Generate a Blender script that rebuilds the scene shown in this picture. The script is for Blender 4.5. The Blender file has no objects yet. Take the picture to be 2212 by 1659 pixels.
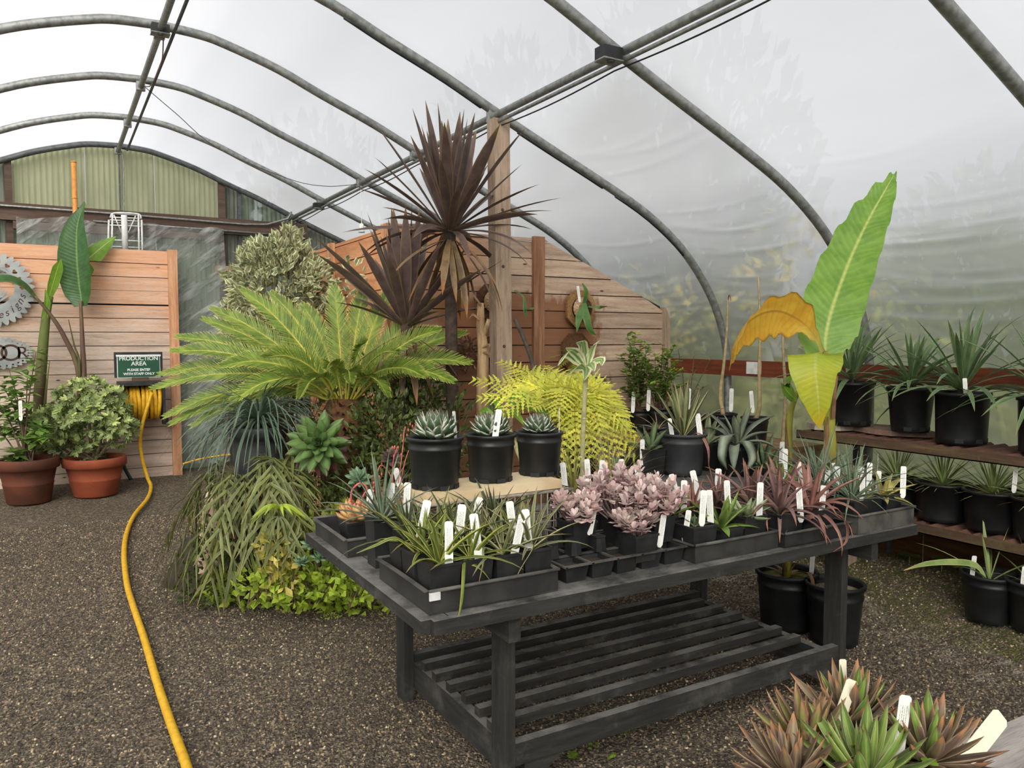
import bpy, math, random
from mathutils import Vector, Matrix, Euler
random.seed(7)
R = math.radians
scene = bpy.context.scene
COL = scene.collection

# ---------------------------------------------------------------- camera
FPX, PW, PH = 1690.0, 2212, 1659
YAW, PITCH, CAMH = R(30.4), R(3.33), 1.5
cam_data = bpy.data.cameras.new('camera')
cam = bpy.data.objects.new('camera', cam_data); COL.objects.link(cam)
cam_data.sensor_fit = 'HORIZONTAL'; cam_data.sensor_width = 36.0
cam_data.lens = 36.0 * FPX / PW
cam.location = (0, 0, CAMH)
cam.rotation_euler = (R(90) - PITCH, 0, -YAW)
cam_data.clip_end = 200; cam_data.clip_start = 0.02
scene.camera = cam

# ---------------------------------------------------------------- world: overcast sky
w = bpy.data.worlds.new('overcast_sky'); scene.world = w; w.use_nodes = True
bg = w.node_tree.nodes['Background']
bg.inputs[0].default_value = (0.93, 0.95, 1.0, 1)
bg.inputs[1].default_value = .56
sun_d = bpy.data.lights.new('veiled_sun', 'SUN'); sun_d.energy = 6.2; sun_d.angle = R(38); sun_d.color = (1, .96, .9)
sun = bpy.data.objects.new('veiled_sun', sun_d); COL.objects.link(sun); sun.rotation_euler = Vector((.45, .66, -.60)).to_track_quat('-Z', 'Y').to_euler()
scene.view_settings.view_transform = 'Standard'
scene.view_settings.look = 'None'
scene.view_settings.gamma = 1.0
scene.view_settings.use_curve_mapping = False
scene.view_settings.exposure = 0.0

# ---------------------------------------------------------------- geometry helpers
_fw = Vector((math.sin(YAW)*math.cos(PITCH), math.cos(YAW)*math.cos(PITCH), -math.sin(PITCH)))
_rt = Vector((math.cos(YAW), -math.sin(YAW), 0)); _up = _rt.cross(_fw)
def ray(u, v): return _fw + _rt*((u-1106)/FPX) - _up*((v-829.5)/FPX)
def at(u, v, X=None, Y=None, Z=None, D=None):
    """photo pixel -> the world point where its ray meets the plane X=, Y= or Z= (or at depth D)"""
    d = ray(u, v)
    t = X/d.x if X is not None else Y/d.y if Y is not None else (Z-CAMH)/d.z if Z is not None else D
    return Vector((0, 0, CAMH)) + d*t
def sm(a, b, x):
    t = min(1, max(0, (x-a)/(b-a))); return t*t*(3-2*t)
def ground(x, y):
    return .2*sm(3.3, 4.5, x) + .05*sm(7.2, 9.2, y)

class MB:
    """collects geometry for ONE mesh object (one part)"""
    def __init__(s): s.v = []; s.f = []; s.a = []
    def add(s, vs, fs, at_=None):
        o = len(s.v); s.v += [tuple(p) for p in vs]; s.f += [tuple(i+o for i in q) for q in fs]
        s.a += at_ if at_ else [(0, .5, 0)]*len(vs)
    def box(s, lo, hi, M=None):
        x0, y0, z0 = lo; x1, y1, z1 = hi
        vs = [Vector(p) for p in ((x0,y0,z0),(x1,y0,z0),(x1,y1,z0),(x0,y1,z0),(x0,y0,z1),(x1,y0,z1),(x1,y1,z1),(x0,y1,z1))]
        if M is not None: vs = [M @ p for p in vs]
        s.add(vs, [(0,3,2,1),(4,5,6,7),(0,1,5,4),(1,2,6,5),(2,3,7,6),(3,0,4,7)])
        return s
    def tube(s, pts, r, n=8, cap=True):
        pts = [Vector(p) for p in pts]; N = len(pts); rr = r if hasattr(r, '__len__') else [r]*N
        t0 = (pts[1]-pts[0]).normalized(); ref = Vector((0,0,1)) if abs(t0.z) < .9 else Vector((1,0,0))
        x = t0.cross(ref).normalized(); vs = []; al = []
        for i, p in enumerate(pts):
            t = (pts[min(i+1, N-1)]-pts[max(i-1, 0)]).normalized()
            x = (x - t*x.dot(t)).normalized(); y = t.cross(x)
            for k in range(n):
                a = 2*math.pi*k/n
                vs.append(p + x*(rr[i]*math.cos(a)) + y*(rr[i]*math.sin(a))); al.append((0, i/(N-1), 0))
        fs = [(i*n+k, i*n+(k+1) % n, (i+1)*n+(k+1) % n, (i+1)*n+k) for i in range(N-1) for k in range(n)]
        if cap: fs += [tuple(range(n-1, -1, -1)), tuple((N-1)*n+k for k in range(n))]
        s.add(vs, fs, al); return s
    def lathe(s, prof, n=28, c=(0,0,0), sq=None):
        """profile [(r,z)...]; sq: rounded-square cross-section"""
        vs = []; al = []
        for i, (r, z) in enumerate(prof):
            for k in range(n):
                a = 2*math.pi*k/n; ca, sa = math.cos(a), math.sin(a)
                q = r if not sq else r*min(1/max(abs(ca), abs(sa), 1e-6), 1.30)
                vs.append((c[0]+q*ca, c[1]+q*sa, c[2]+z)); al.append((0, i/(len(prof)-1), 0))
        fs = [(i*n+k, i*n+(k+1) % n, (i+1)*n+(k+1) % n, (i+1)*n+k) for i in range(len(prof)-1) for k in range(n)]
        if prof[0][0] > 1e-4: fs.append(tuple(range(n-1, -1, -1)))
        if prof[-1][0] > 1e-4: fs.append(tuple((len(prof)-1)*n+k for k in range(n)))
        s.add(vs, fs, al); return s
    def blade(s, pts, wid, side, fold=.15, thick=0, rnd=0):
        """leaf blade along pts; side: Vector or list; fold lowers the midrib (in widths)"""
        pts = [Vector(p) for p in pts]; N = len(pts); vs = []; al = []; nc = 4 if thick else 3
        for i, p in enumerate(pts):
            t = (pts[min(i+1, N-1)]-pts[max(i-1, 0)])
            if t.length < 1e-9: t = Vector((0,0,1))
            t.normalize()
            sd = Vector(side[i] if isinstance(side, list) else side)
            sd = sd - t*sd.dot(t)
            if sd.length < 1e-6: sd = t.orthogonal()
            sd.normalize(); nrm = sd.cross(t)      # points to the upper face
            hw = wid[i]/2; y = i/(N-1)
            vs += [p - sd*hw, p - nrm*(fold*wid[i]), p + sd*hw]; al += [(-1, y, rnd), (0, y, rnd), (1, y, rnd)]
            if thick:
                th = thick*wid[i] if thick < 1 else 0
                vs.append(p - nrm*(fold*wid[i] + th)); al.append((.05, y, rnd))
        fs = []
        for i in range(N-1):
            a, b = i*nc, (i+1)*nc
            fs += [(a, a+1, b+1, b), (a+1, a+2, b+2, b+1)]
            if thick: fs += [(a+2, a+3, b+3, b+2), (a+3, a, b, b+3)]
        s.add(vs, fs, al); return s
    def mesh(s, name, mat, smooth=False):
        me = bpy.data.meshes.new(name); me.from_pydata(s.v, [], s.f)
        if any(x != (0, .5, 0) for x in s.a[:4]) or len(s.a) > 4:
            at_ = me.attributes.new('lf', 'FLOAT_VECTOR', 'POINT')
            at_.data.foreach_set('vector', [c for x in s.a for c in x])
        for m in (mat if isinstance(mat, (list, tuple)) else [mat]): me.materials.append(m)
        if smooth: me.polygons.foreach_set('use_smooth', [True]*len(me.polygons))
        me.update(); return me
    def build(s, name, mat, parent=None, smooth=False, loc=None, rot=None):
        return inst(name, s.mesh(name, mat, smooth), parent, loc, rot)

def inst(name, me, parent=None, loc=None, rot=None, scale=None):
    o = bpy.data.objects.new(name, me); COL.objects.link(o)
    if parent is not None: o.parent = parent
    if loc is not None: o.location = loc
    if rot is not None: o.rotation_euler = rot
    if scale is not None: o.scale = scale if hasattr(scale, '__len__') else (scale,)*3
    return o
def tag(o, label, cat, group=None, kind=None):
    o['label'] = label; o['category'] = cat
    if group: o['group'] = group
    if kind: o['kind'] = kind
    return o
def thing(name, label, cat, loc=(0,0,0), group=None, rot=None):
    o = bpy.data.objects.new(name, None); COL.objects.link(o); o.empty_display_size = .05
    o.location = loc
    if rot is not None: o.rotation_euler = rot
    return tag(o, label, cat, group)
def struct(o, label=None):
    o['kind'] = 'structure'
    if label: o['label'] = label
    return o
def spline(P, n=16):
    """Catmull-Rom through the points"""
    P = [Vector(p) for p in P]; Q = [P[0]*2-P[1]] + P + [P[-1]*2-P[-2]]; out = []
    segs = len(P)-1; m = max(1, round(n/segs))
    for i in range(segs):
        a, b, c, d = Q[i:i+4]
        for k in range(m):
            t = k/m
            out.append(.5*((2*b)+(c-a)*t+(2*a-5*b+4*c-d)*t*t+(3*b-a-3*c+d)*t*t*t))
    out.append(P[-1]); return out
def lerp(a, b, t): return a+(b-a)*t
def prof(vals, n):
    """resample a width profile to n samples"""
    return [lerp(vals[int(x)], vals[min(int(x)+1, len(vals)-1)], x-int(x)) for x in (i*(len(vals)-1)/(n-1) for i in range(n))]

# ---------------------------------------------------------------- materials
def hexc(c): return (c[0]/255.0, c[1]/255.0, c[2]/255.0)
def lin(c):
    return tuple((x/12.92 if x <= .04045 else ((x+.055)/1.055)**2.4) for x in hexc(c)) + (1,)
class NT:
    def __init__(s, name):
        s.m = bpy.data.materials.new(name); s.m.use_nodes = True; s.t = s.m.node_tree
        s.b = s.t.nodes['Principled BSDF']; s.out = s.t.nodes['Material Output']
    def n(s, typ, **kw):
        x = s.t.nodes.new(typ)
        for k, v in kw.items(): setattr(x, k, v)
        return x
    def l(s, a, b): s.t.links.new(a, b)
    def coords(s, scale=(1,1,1), kind='Object', rand=True):
        tc = s.n('ShaderNodeTexCoord'); mp = s.n('ShaderNodeMapping'); mp.inputs['Scale'].default_value = scale
        if kind == 'World':
            g = s.n('ShaderNodeNewGeometry'); s.l(g.outputs['Position'], mp.inputs[0])
        else: s.l(tc.outputs[kind], mp.inputs[0])
        if rand and kind != 'World':
            oi = s.n('ShaderNodeObjectInfo'); cm = s.n('ShaderNodeVectorMath', operation='SCALE')
            cb = s.n('ShaderNodeCombineXYZ')
            for i in range(3): s.l(oi.outputs['Random'], cb.inputs[i])
            s.l(cb.outputs[0], cm.inputs[0]); cm.inputs['Scale'].default_value = 37.0
            s.l(cm.outputs[0], mp.inputs['Location'])
        return mp.outputs[0]
    def noise(s, vec, scale, detail=4, rough=.55):
        x = s.n('ShaderNodeTexNoise'); s.l(vec, x.inputs['Vector']); x.inputs['Scale'].default_value = scale
        x.inputs['Detail'].default_value = detail; x.inputs['Roughness'].default_value = rough
        return x.outputs['Fac']
    def ramp(s, fac, stops):
        x = s.n('ShaderNodeValToRGB'); s.l(fac, x.inputs[0]); e = x.color_ramp.elements
        while len(e) < len(stops): e.new(.5)
        for i, (p, c) in enumerate(stops): e[i].position = p; e[i].color = c if len(c) == 4 else lin(c)
        return x.outputs[0]
    def mix(s, fac, a, b):
        x = s.n('ShaderNodeMix', data_type='RGBA')
        for sock, v in ((x.inputs[0], fac), (x.inputs[6], a), (x.inputs[7], b)):
            if isinstance(v, (int, float)): sock.default_value = v
            elif isinstance(v, tuple): sock.default_value = v if len(v) == 4 else lin(v)
            else: s.l(v, sock)
        return x.outputs[2]
    def math(s, op, a, b=None, clamp=False):
        x = s.n('ShaderNodeMath', operation=op, use_clamp=clamp)
        for i, v in enumerate((a, b)):
            if v is None: continue
            if isinstance(v, (int, float)): x.inputs[i].default_value = v
            else: s.l(v, x.inputs[i])
        return x.outputs[0]
    def step(s, x, a, b):
        y = s.n('ShaderNodeMapRange', interpolation_type='SMOOTHSTEP'); s.l(x, y.inputs[0])
        y.inputs[1].default_value = a; y.inputs[2].default_value = b; return y.outputs[0]
    def hsv(s, col, amt):
        oi = s.n('ShaderNodeObjectInfo'); x = s.n('ShaderNodeHueSaturation'); s.l(col, x.inputs['Color'])
        s.l(s.math('ADD', s.math('MULTIPLY', oi.outputs['Random'], 2*amt), 1-amt), x.inputs['Value']); return x.outputs[0]
    def bump(s, h, strength, dist=.01):
        x = s.n('ShaderNodeBump'); x.inputs['Strength'].default_value = strength; x.inputs['Distance'].default_value = dist
        s.l(h, x.inputs['Height']); s.l(x.outputs[0], s.b.inputs['Normal']); return x.outputs[0]
    def done(s, col=None, rough=.6, metal=0, spec=.4, trans=0, tcol=None):
        if col is not None:
            if isinstance(col, tuple): s.b.inputs['Base Color'].default_value = col if len(col) == 4 else lin(col)
            else: s.l(col, s.b.inputs['Base Color'])
        if isinstance(rough, (int, float)): s.b.inputs['Roughness'].default_value = rough
        else: s.l(rough, s.b.inputs['Roughness'])
        s.b.inputs['Metallic'].default_value = metal; s.b.inputs['Specular IOR Level'].default_value = spec
        if trans:
            tr = s.n('ShaderNodeBsdfTranslucent'); mx = s.n('ShaderNodeMixShader'); mx.inputs[0].default_value = trans
            c = tcol if tcol is not None else col
            if isinstance(c, tuple): tr.inputs[0].default_value = c if len(c) == 4 else lin(c)
            else: s.l(c, tr.inputs[0])
            s.l(s.b.outputs[0], mx.inputs[1]); s.l(tr.outputs[0], mx.inputs[2]); s.l(mx.outputs[0], s.out.inputs[0])
        return s.m
def plain(name, col, col2=None, rough=.6, scale=25, bump=0, var=.06, metal=0, spec=.4, stretch=(1,1,1), trans=0, dist=.004, kind='Object'):
    k = NT(name); vec = k.coords(stretch, kind); f = k.noise(vec, scale)
    c = k.mix(k.step(f, .35, .68), col, col2 or tuple(int(x*.8) for x in col))
    if var: c = k.hsv(c, var)
    if bump: k.bump(f, bump, dist)
    return k.done(c, rough, metal, spec, trans)
def woodmat(name, c1, c2, c3, stretch=(1,14,14), scale=2.2, knots=True, bump=.25, var=.12, rough=.75, extra=None, wet=None):
    """grain runs along the local X of the stretch vector"""
    k = NT(name); vec = k.coords(stretch); f = k.noise(vec, scale, 6, .65)
    fine = k.noise(vec, scale*9, 3)
    c = k.ramp(f, [(.3, c1), (.5, c2), (.72, c3)])
    c = k.mix(k.math('MULTIPLY', k.step(fine, .5, .75), .35), c, tuple(int(x*.6) for x in c1))
    if knots:
        v2 = k.coords(tuple(1 + .55*(x-1)/13.0*4 for x in stretch))
        vo = k.n('ShaderNodeTexVoronoi'); vo.inputs['Scale'].default_value = 3.1; k.l(v2, vo.inputs['Vector'])
        c = k.mix(k.math('SUBTRACT', 1.0, k.step(vo.outputs['Distance'], .035, .085)), c, tuple(int(x*.45) for x in c1))
    c = k.hsv(c, var)
    if extra: c = extra(k, c)
    k.bump(k.math('ADD', f, k.math('MULTIPLY', fine, .5)), bump, .004)
    return k.done(c, rough, spec=.25)
def leafmat(name, mid, edge=None, ew=.75, tip=None, tw=.85, base=None, bw=.2, trans=.28, rough=.45, var=.12, vein=0, spot=None, spec=.45, mid2=None, rib=None, rw=.22):
    """leaf colours follow the leaf itself: 'lf' = (across -1..1, along 0..1, random)"""
    k = NT(name); a = k.n('ShaderNodeAttribute', attribute_name='lf'); sp = k.n('ShaderNodeSeparateXYZ'); k.l(a.outputs['Vector'], sp.inputs[0])
    x, y, rnd = sp.outputs[0], sp.outputs[1], sp.outputs[2]
    ax = k.math('ABSOLUTE', x); vec = k.coords((1,1,1)); f = k.noise(vec, 14, 3)
    c = k.mix(k.step(f, .35, .65), mid, mid2 or tuple(int(q*.78) for q in mid))
    if rib: c = k.mix(k.math('SUBTRACT', 1.0, k.step(ax, .0, rw)), c, rib)
    if vein:
        wv = k.math('SINE', k.math('MULTIPLY', k.math('ADD', y, k.math('MULTIPLY', ax, -.06)), vein))
        c = k.mix(k.math('MULTIPLY', k.step(wv, .2, 1.0), .13), c, tuple(int(q*.62) for q in mid))
        k.bump(wv, .12, .003)
    if base: c = k.mix(k.math('SUBTRACT', 1.0, k.step(y, 0.0, bw*2)), c, base)
    if edge: c = k.mix(k.step(ax, ew-.12, ew+.12), c, edge)
    if tip: c = k.mix(k.step(k.math('ADD', y, k.math('MULTIPLY', k.math('SUBTRACT', f, .5), .2)), tw-.1, tw+.1), c, tip)
    if spot: c = k.mix(k.step(k.noise(vec, 9, 5, .7), spot[1], spot[1]+.06), c, spot[0])
    v = k.n('ShaderNodeHueSaturation'); k.l(c, v.inputs['Color']); k.l(k.math('ADD', k.math('MULTIPLY', rnd, .5), .75), v.inputs['Value'])
    c = k.hsv(v.outputs[0], var)
    return k.done(c, rough, spec=spec, trans=trans)

M = {}
M['steel'] = plain('galvanised_pipe', (150,151,148), (118,120,118), .5, 30, .05, .05, .55)
M['dark_steel'] = plain('dark_pipe', (92,94,94), (70,72,72), .55, 30, .05, .05, .4)
M['cable'] = plain('black_cable', (38,38,40), (25,25,27), .6, 20)
M['black_plastic'] = plain('black_plastic', (30,30,31), (44,44,45), .5, 16, .06, .12)
M['pot_plastic'] = plain('pot_plastic', (20,21,22), (33,34,35), .42, 9, .05, .10)
M['grey_plastic'] = plain('grey_pot_plastic', (60,61,62), (47,48,50), .55, 12, .05, .05)
M['tray_plastic'] = plain('tray_plastic', (40,40,40), (62,60,58), .5, 9, .08, .08)
M['dusty_plastic'] = plain('dusty_plastic', (92,89,83), (54,53,52), .6, 10, .08, .10)
def _bench(k, c):
    # pale dust and worn paint lie on the upper faces, a little on the sides
    g = k.n('ShaderNodeNewGeometry'); sp = k.n('ShaderNodeSeparateXYZ'); k.l(g.outputs['Normal'], sp.inputs[0])
    w_ = k.noise(k.coords((1,1,1), 'World'), 5, 5, .7)
    top = k.math('MULTIPLY', k.step(sp.outputs[2], .5, .8), k.step(w_, .30, .62))
    c = k.mix(k.math('MULTIPLY', top, .62), c, (150,147,142))
    return k.mix(k.math('MULTIPLY', k.step(w_, .52, .78), .40), c, (124,121,117))
M['bench'] = woodmat('black_painted_wood', (40,39,39), (51,50,48), (66,64,61), (2,18,18), 2.5, False, .3, .10, .7, _bench)
M['bench_y'] = woodmat('black_painted_wood_cross', (40,39,39), (51,50,48), (66,64,61), (18,2,18), 2.5, False, .3, .10, .7, _bench)
M['bench_z'] = woodmat('black_painted_wood_upright', (40,39,39), (51,50,48), (66,64,61), (18,18,2), 2.5, False, .3, .10, .7, _bench)
M['post'] = woodmat('weathered_post', (128,108,92), (164,142,122), (184,162,140), (16,16,1.4), 2.4, False, .4, .05)
M['beam'] = woodmat('dark_brown_beam', (64,50,43), (86,68,58), (104,86,74), (1,14,14), 2.2, False, .3, .08)
M['hip'] = woodmat('red_brown_board', (88,44,28), (112,56,36), (128,70,46), (14,1,14), 2.4, False, .3, .08)
M['base_board'] = woodmat('old_baseboard', (70,44,26), (92,60,36), (112,78,50), (14,1,14), 2.4, False, .3, .08)
M['rough_shelf'] = woodmat('rough_shelf_wood', (110,84,60), (150,120,88), (182,154,118), (14,1,14), 2.4, False, .5, .08)
M['white_metal'] = plain('white_metal', (224,224,220), (200,200,196), .4, 20)
M['grey_wood'] = woodmat('silvered_plank', (128,120,114), (160,152,146), (178,170,163), (1.2,14,14), 3, False, .5, .03)

# ---------------------------------------------------------------- ground
def gravel_mat():
    k = NT('dark_gravel'); vec = k.coords((1,1,1), 'World')
    vo = k.n('ShaderNodeTexVoronoi'); vo.inputs['Scale'].default_value = 95; k.l(vec, vo.inputs['Vector'])
    sp = k.n('ShaderNodeSeparateColor'); k.l(vo.outputs['Color'], sp.inputs[0])
    c = k.ramp(sp.outputs[0], [(0, (64,56,48)), (.5, (96,86,74)), (.85, (130,117,98)), (1, (174,154,126))])
    c = k.mix(k.step(k.noise(vec, 1.1, 4), .35, .75), c, k.mix(.3, c, (80,70,58)))
    # moss and bare soil along the right-hand side, pale limescale band beside it (own shape, by noise)
    px = k.n('ShaderNodeSeparateXYZ'); k.l(vec, px.inputs[0])
    n2 = k.noise(vec, 2.2, 5, .65)
    edge = k.math('ADD', px.outputs[0], k.math('MULTIPLY', k.math('SUBTRACT', n2, .5), .9))
    moss = k.math('MULTIPLY', k.step(edge, 3.55, 3.8), k.step(k.noise(vec, 12, 5, .7), .3, .6))
    c = k.mix(moss, c, k.mix(k.step(k.noise(vec, 30, 4, .7), .4, .65), (84,90,34), (108,94,62)))
    band = k.math('MULTIPLY', k.step(edge, 3.42, 3.56), k.math('SUBTRACT', 1.0, k.step(edge, 3.62, 3.78)))
    c = k.mix(k.math('MULTIPLY', band, k.step(k.noise(vec, 6, 5, .7), .42, .7)), c, (186,176,160))
    k.bump(vo.outputs['Distance'], 1.0, .012)
    return k.done(c, .8, spec=.3)
M['gravel'] = gravel_mat()
def build_floor():
    mb = MB(); nx, ny = 60, 70; x0, x1, y0, y1 = -3.3, 4.62, -4.2, 9.5
    vs = [(lerp(x0,x1,i/nx), lerp(y0,y1,j/ny), ground(lerp(x0,x1,i/nx), lerp(y0,y1,j/ny))) for j in range(ny+1) for i in range(nx+1)]
    mb.add(vs, [(j*(nx+1)+i, j*(nx+1)+i+1, (j+1)*(nx+1)+i+1, (j+1)*(nx+1)+i) for j in range(ny) for i in range(nx)])
    return struct(mb.build('floor', M['gravel'], smooth=True), 'dark crushed gravel floor with mossy edge at right')
build_floor()
def stone_mat():
    k = NT('gravel_stones'); oi = k.n('ShaderNodeObjectInfo')
    c = k.ramp(oi.outputs['Random'], [(0, (58,51,44)), (.45, (92,81,69)), (.8, (126,112,93)), (.95, (168,146,112)), (1, (216,198,166))])
    return k.done(c, .75, spec=.35)
M['stones'] = stone_mat()
def scatter_gravel():
    """loose gravel: instanced pebbles on the visible floor (nobody could count them)"""
    mb = MB(); nx = 40; ny = 50; x0, x1, y0, y1 = -.4, 4.3, 1.5, 7.2
    P = lambda i, j: (lerp(x0,x1,i/nx), lerp(y0,y1,j/ny), ground(lerp(x0,x1,i/nx), lerp(y0,y1,j/ny))+.001)
    vs = [P(i,j) for j in range(ny+1) for i in range(nx+1)]
    mb.add(vs, [(j*(nx+1)+i, j*(nx+1)+i+1, (j+1)*(nx+1)+i+1, (j+1)*(nx+1)+i) for j in range(ny) for i in range(nx)])
    o = mb.build('loose_gravel', M['stones']); tag(o, 'loose dark gravel chips covering the greenhouse floor', 'gravel', kind='stuff')
    g = bpy.data.node_groups.new('gravel_scatter', 'GeometryNodeTree')
    g.interface.new_socket('Geometry', in_out='INPUT', socket_type='NodeSocketGeometry')
    g.interface.new_socket('Geometry', in_out='OUTPUT', socket_type='NodeSocketGeometry')
    N = g.nodes.new; L = g.links.new
    gi, go = N('NodeGroupInput'), N('NodeGroupOutput')
    d = N('GeometryNodeDistributePointsOnFaces'); d.inputs['Density'].default_value = 4200
    ic = N('GeometryNodeMeshIcoSphere'); ic.inputs['Radius'].default_value = .0062; ic.inputs['Subdivisions'].default_value = 1
    ip = N('GeometryNodeInstanceOnPoints')
    rr = N('FunctionNodeRandomValue'); rr.data_type = 'FLOAT_VECTOR'; rr.inputs[1].default_value = (6.28,6.28,6.28)
    rs = N('FunctionNodeRandomValue'); rs.data_type = 'FLOAT_VECTOR'; rs.inputs[0].default_value = (.5,.5,.35); rs.inputs[1].default_value = (1.35,1.2,.95)
    sm_ = N('GeometryNodeSetMaterial'); sm_.inputs['Material'].default_value = M['stones']
    L(gi.outputs[0], d.inputs['Mesh']); L(d.outputs['Points'], ip.inputs['Points']); L(ic.outputs[0], sm_.inputs[0]); L(sm_.outputs[0], ip.inputs['Instance'])
    L(rr.outputs[0], ip.inputs['Rotation']); L(rs.outputs[0], ip.inputs['Scale']); L(ip.outputs[0], go.inputs[0])
    md = o.modifiers.new('scatter', 'NODES'); md.node_group = g
scatter_gravel()

# ---------------------------------------------------------------- greenhouse shell
RIDGE = .65
PROF = [(.65,3.51),(.9,3.495),(1.07,3.46),(1.4,3.36),(1.7,3.235),(2.09,3.08),(2.43,2.925),(2.8,2.765),(3.28,2.565),(3.69,2.375),(4.03,2.14),(4.28,1.86),(4.42,1.6),(4.49,1.34),(4.5,1.0),(4.5,.5),(4.5,0)]
HALF = spline([(x, 0, z) for x, z in PROF], 64)
def arch(off=0):
    """full hoop from right foot over the ridge to left foot, offset outwards"""
    pts = []
    for i, p in enumerate(HALF):
        a = HALF[max(i-1,0)]; b = HALF[min(i+1,len(HALF)-1)]; t = (b-a).normalized()
        n = Vector((-t.z, 0, t.x)); n = n if n.z > 0 or n.x > 0 else -n
        if n.x < 0 and abs(n.x) > abs(n.z): n = -n
        pts.append(p + n*off)
    pts[0] = HALF[0] + Vector((0,0,off))
    right = pts[::-1]
    left = [Vector((2*RIDGE-p.x, 0, p.z)) for p in pts[1:]]
    return right + left
HOOPS = [-3.12, -1.9, -.69, .53, 1.75, 3.15, 4.37, 5.59, 6.81, 8.03, 9.25]
def hoop_z(x):
    x = abs(x-RIDGE)+RIDGE
    for (a, za), (b, zb) in zip(PROF, PROF[1:]):
        if a <= x <= b and b > a: return lerp(za, zb, (x-a)/(b-a))
    return 0

def film_mat():
    k = NT('poly_film'); g = k.n('ShaderNodeNewGeometry')
    mp = k.n('ShaderNodeMapping'); k.l(g.outputs['Position'], mp.inputs[0]); mp.inputs['Scale'].default_value = (1.4,.5,2.2)
    f = k.noise(mp.outputs[0], 1.4, 4, .5)
    b = k.n('ShaderNodeBump'); b.inputs['Strength'].default_value = .07; b.inputs['Distance'].default_value = .10
    k.l(f, b.inputs['Height'])
    tr = k.n('ShaderNodeBsdfTranslucent'); tr.inputs[0].default_value = (.84,.85,.88,1); k.l(b.outputs[0], tr.inputs['Normal'])
    tp = k.n('ShaderNodeBsdfTransparent'); tp.inputs[0].default_value = (.95,.97,.96,1)
    rf = k.n('ShaderNodeBsdfRefraction'); rf.inputs['Color'].default_value = (.95,.97,.95,1); rf.inputs['IOR'].default_value = 1.18; rf.inputs['Roughness'].default_value = .34
    gl = k.n('ShaderNodeBsdfGlossy'); gl.inputs['Roughness'].default_value = .35; gl.inputs['Color'].default_value = (.9,.9,.9,1); k.l(b.outputs[0], gl.inputs['Normal'])
    m0 = k.n('ShaderNodeMixShader'); m0.inputs[0].default_value = .74; k.l(tp.outputs[0], m0.inputs[1]); k.l(rf.outputs[0], m0.inputs[2])
    m1 = k.n('ShaderNodeMixShader'); m1.inputs[0].default_value = .44; k.l(tr.outputs[0], m1.inputs[1]); k.l(m0.outputs[0], m1.inputs[2])
    m2 = k.n('ShaderNodeMixShader'); m2.inputs[0].default_value = .04; k.l(m1.outputs[0], m2.inputs[1]); k.l(gl.outputs[0], m2.inputs[2])
    k.l(m2.outputs[0], k.out.inputs[0]); return k.m
M['film'] = film_mat()
def build_film():
    global HALF
    keep = HALF; HALF = spline([(x, 0, z) for x, z in PROF], 400); A = arch(.034); HALF = keep
    n = len(A); vs = []; fs = []; rg = random.Random(12); L = [0.0]
    for a, b in zip(A, A[1:]): L.append(L[-1]+(b-a).length)
    nrm = []
    for i in range(n):
        t = (A[min(i+1,n-1)]-A[max(i-1,0)]).normalized(); nn = Vector((t.z, 0, -t.x)); nrm.append(nn if nn.dot(A[i]-Vector((RIDGE,0,1))) > 0 else -nn)
    rows = 0
    for bi, (ya, yb) in enumerate(zip(HOOPS, HOOPS[1:])):
        # long creases pulled across the bay, hanging a little in the middle
        cr = []
        for k in range(46):
            z0 = rg.triangular(1.0, 3.0, 1.9); side = rg.random() < .5
            s0 = next((L[i] for i in range(n) if A[i].z > z0), 0); s0 = s0 if side else L[-1]-s0
            cr.append((s0, side, rg.uniform(.10,.30), rg.uniform(-.12,.12), rg.uniform(.0010,.0032)*(1 if rg.random() < .8 else 1.7), rg.uniform(.012,.026)))
        for j in range(12 if bi < len(HOOPS)-2 else 13):
            t = j/12; y = lerp(ya, yb, t); q = 4*t*(1-t)
            for i, p in enumerate(A):
                d = -.020*q
                for (s0, side, hang, sl, am, w_) in cr:
                    sc = s0+((-1 if side else 1)*hang*q*.5)+sl*(t-.5); e = (L[i]-sc)/w_
                    if abs(e) < 2.6: d += am*math.exp(-e*e)*min(1, q*2.2)
                m = p+nrm[i]*d; vs.append((m.x, y, m.z))
            rows += 1
    fs = [(j*n+i, j*n+i+1, (j+1)*n+i+1, (j+1)*n+i) for j in range(rows-1) for i in range(n-1)]
    mb = MB(); mb.add(vs, fs); o = mb.build('ceiling', M['film'], smooth=True); struct(o, 'milky white poly film stretched over greenhouse hoops')
    mb = MB(); A0 = arch(.03); mb.add([(p.x, HOOPS[0], p.z) for p in A0], [tuple(range(len(A0)))])
    struct(mb.build('wall_front', M['film']), 'milky film end wall behind the viewer')
build_film()
A_in = arch(0)
hoop_names = {1.75: 'nearest galvanised hoop at the upper right corner', 3.15: 'galvanised hoop curving down behind the tall banana leaf',
  4.37: 'galvanised hoop resting above the wooden post', 5.59: 'galvanised hoop passing behind the tall dark red cordyline',
  6.81: 'galvanised hoop second from the far end wall arch', 8.03: 'galvanised hoop just before the far end wall', 9.25: 'dark end hoop framing the corrugated wall'}
mbh = MB().tube(A_in, .029, 12); hoop_me = mbh.mesh('hoop', M['steel'], True)
for y in HOOPS[4:]:
    o = inst('greenhouse_hoop', hoop_me if y < 9 else mbh.mesh('hoop', M['dark_steel'], True), None, (0, y, 0))
    tag(o, hoop_names.get(y, 'galvanised hoop behind the viewer'), 'pipe', 'greenhouse hoops')
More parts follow.
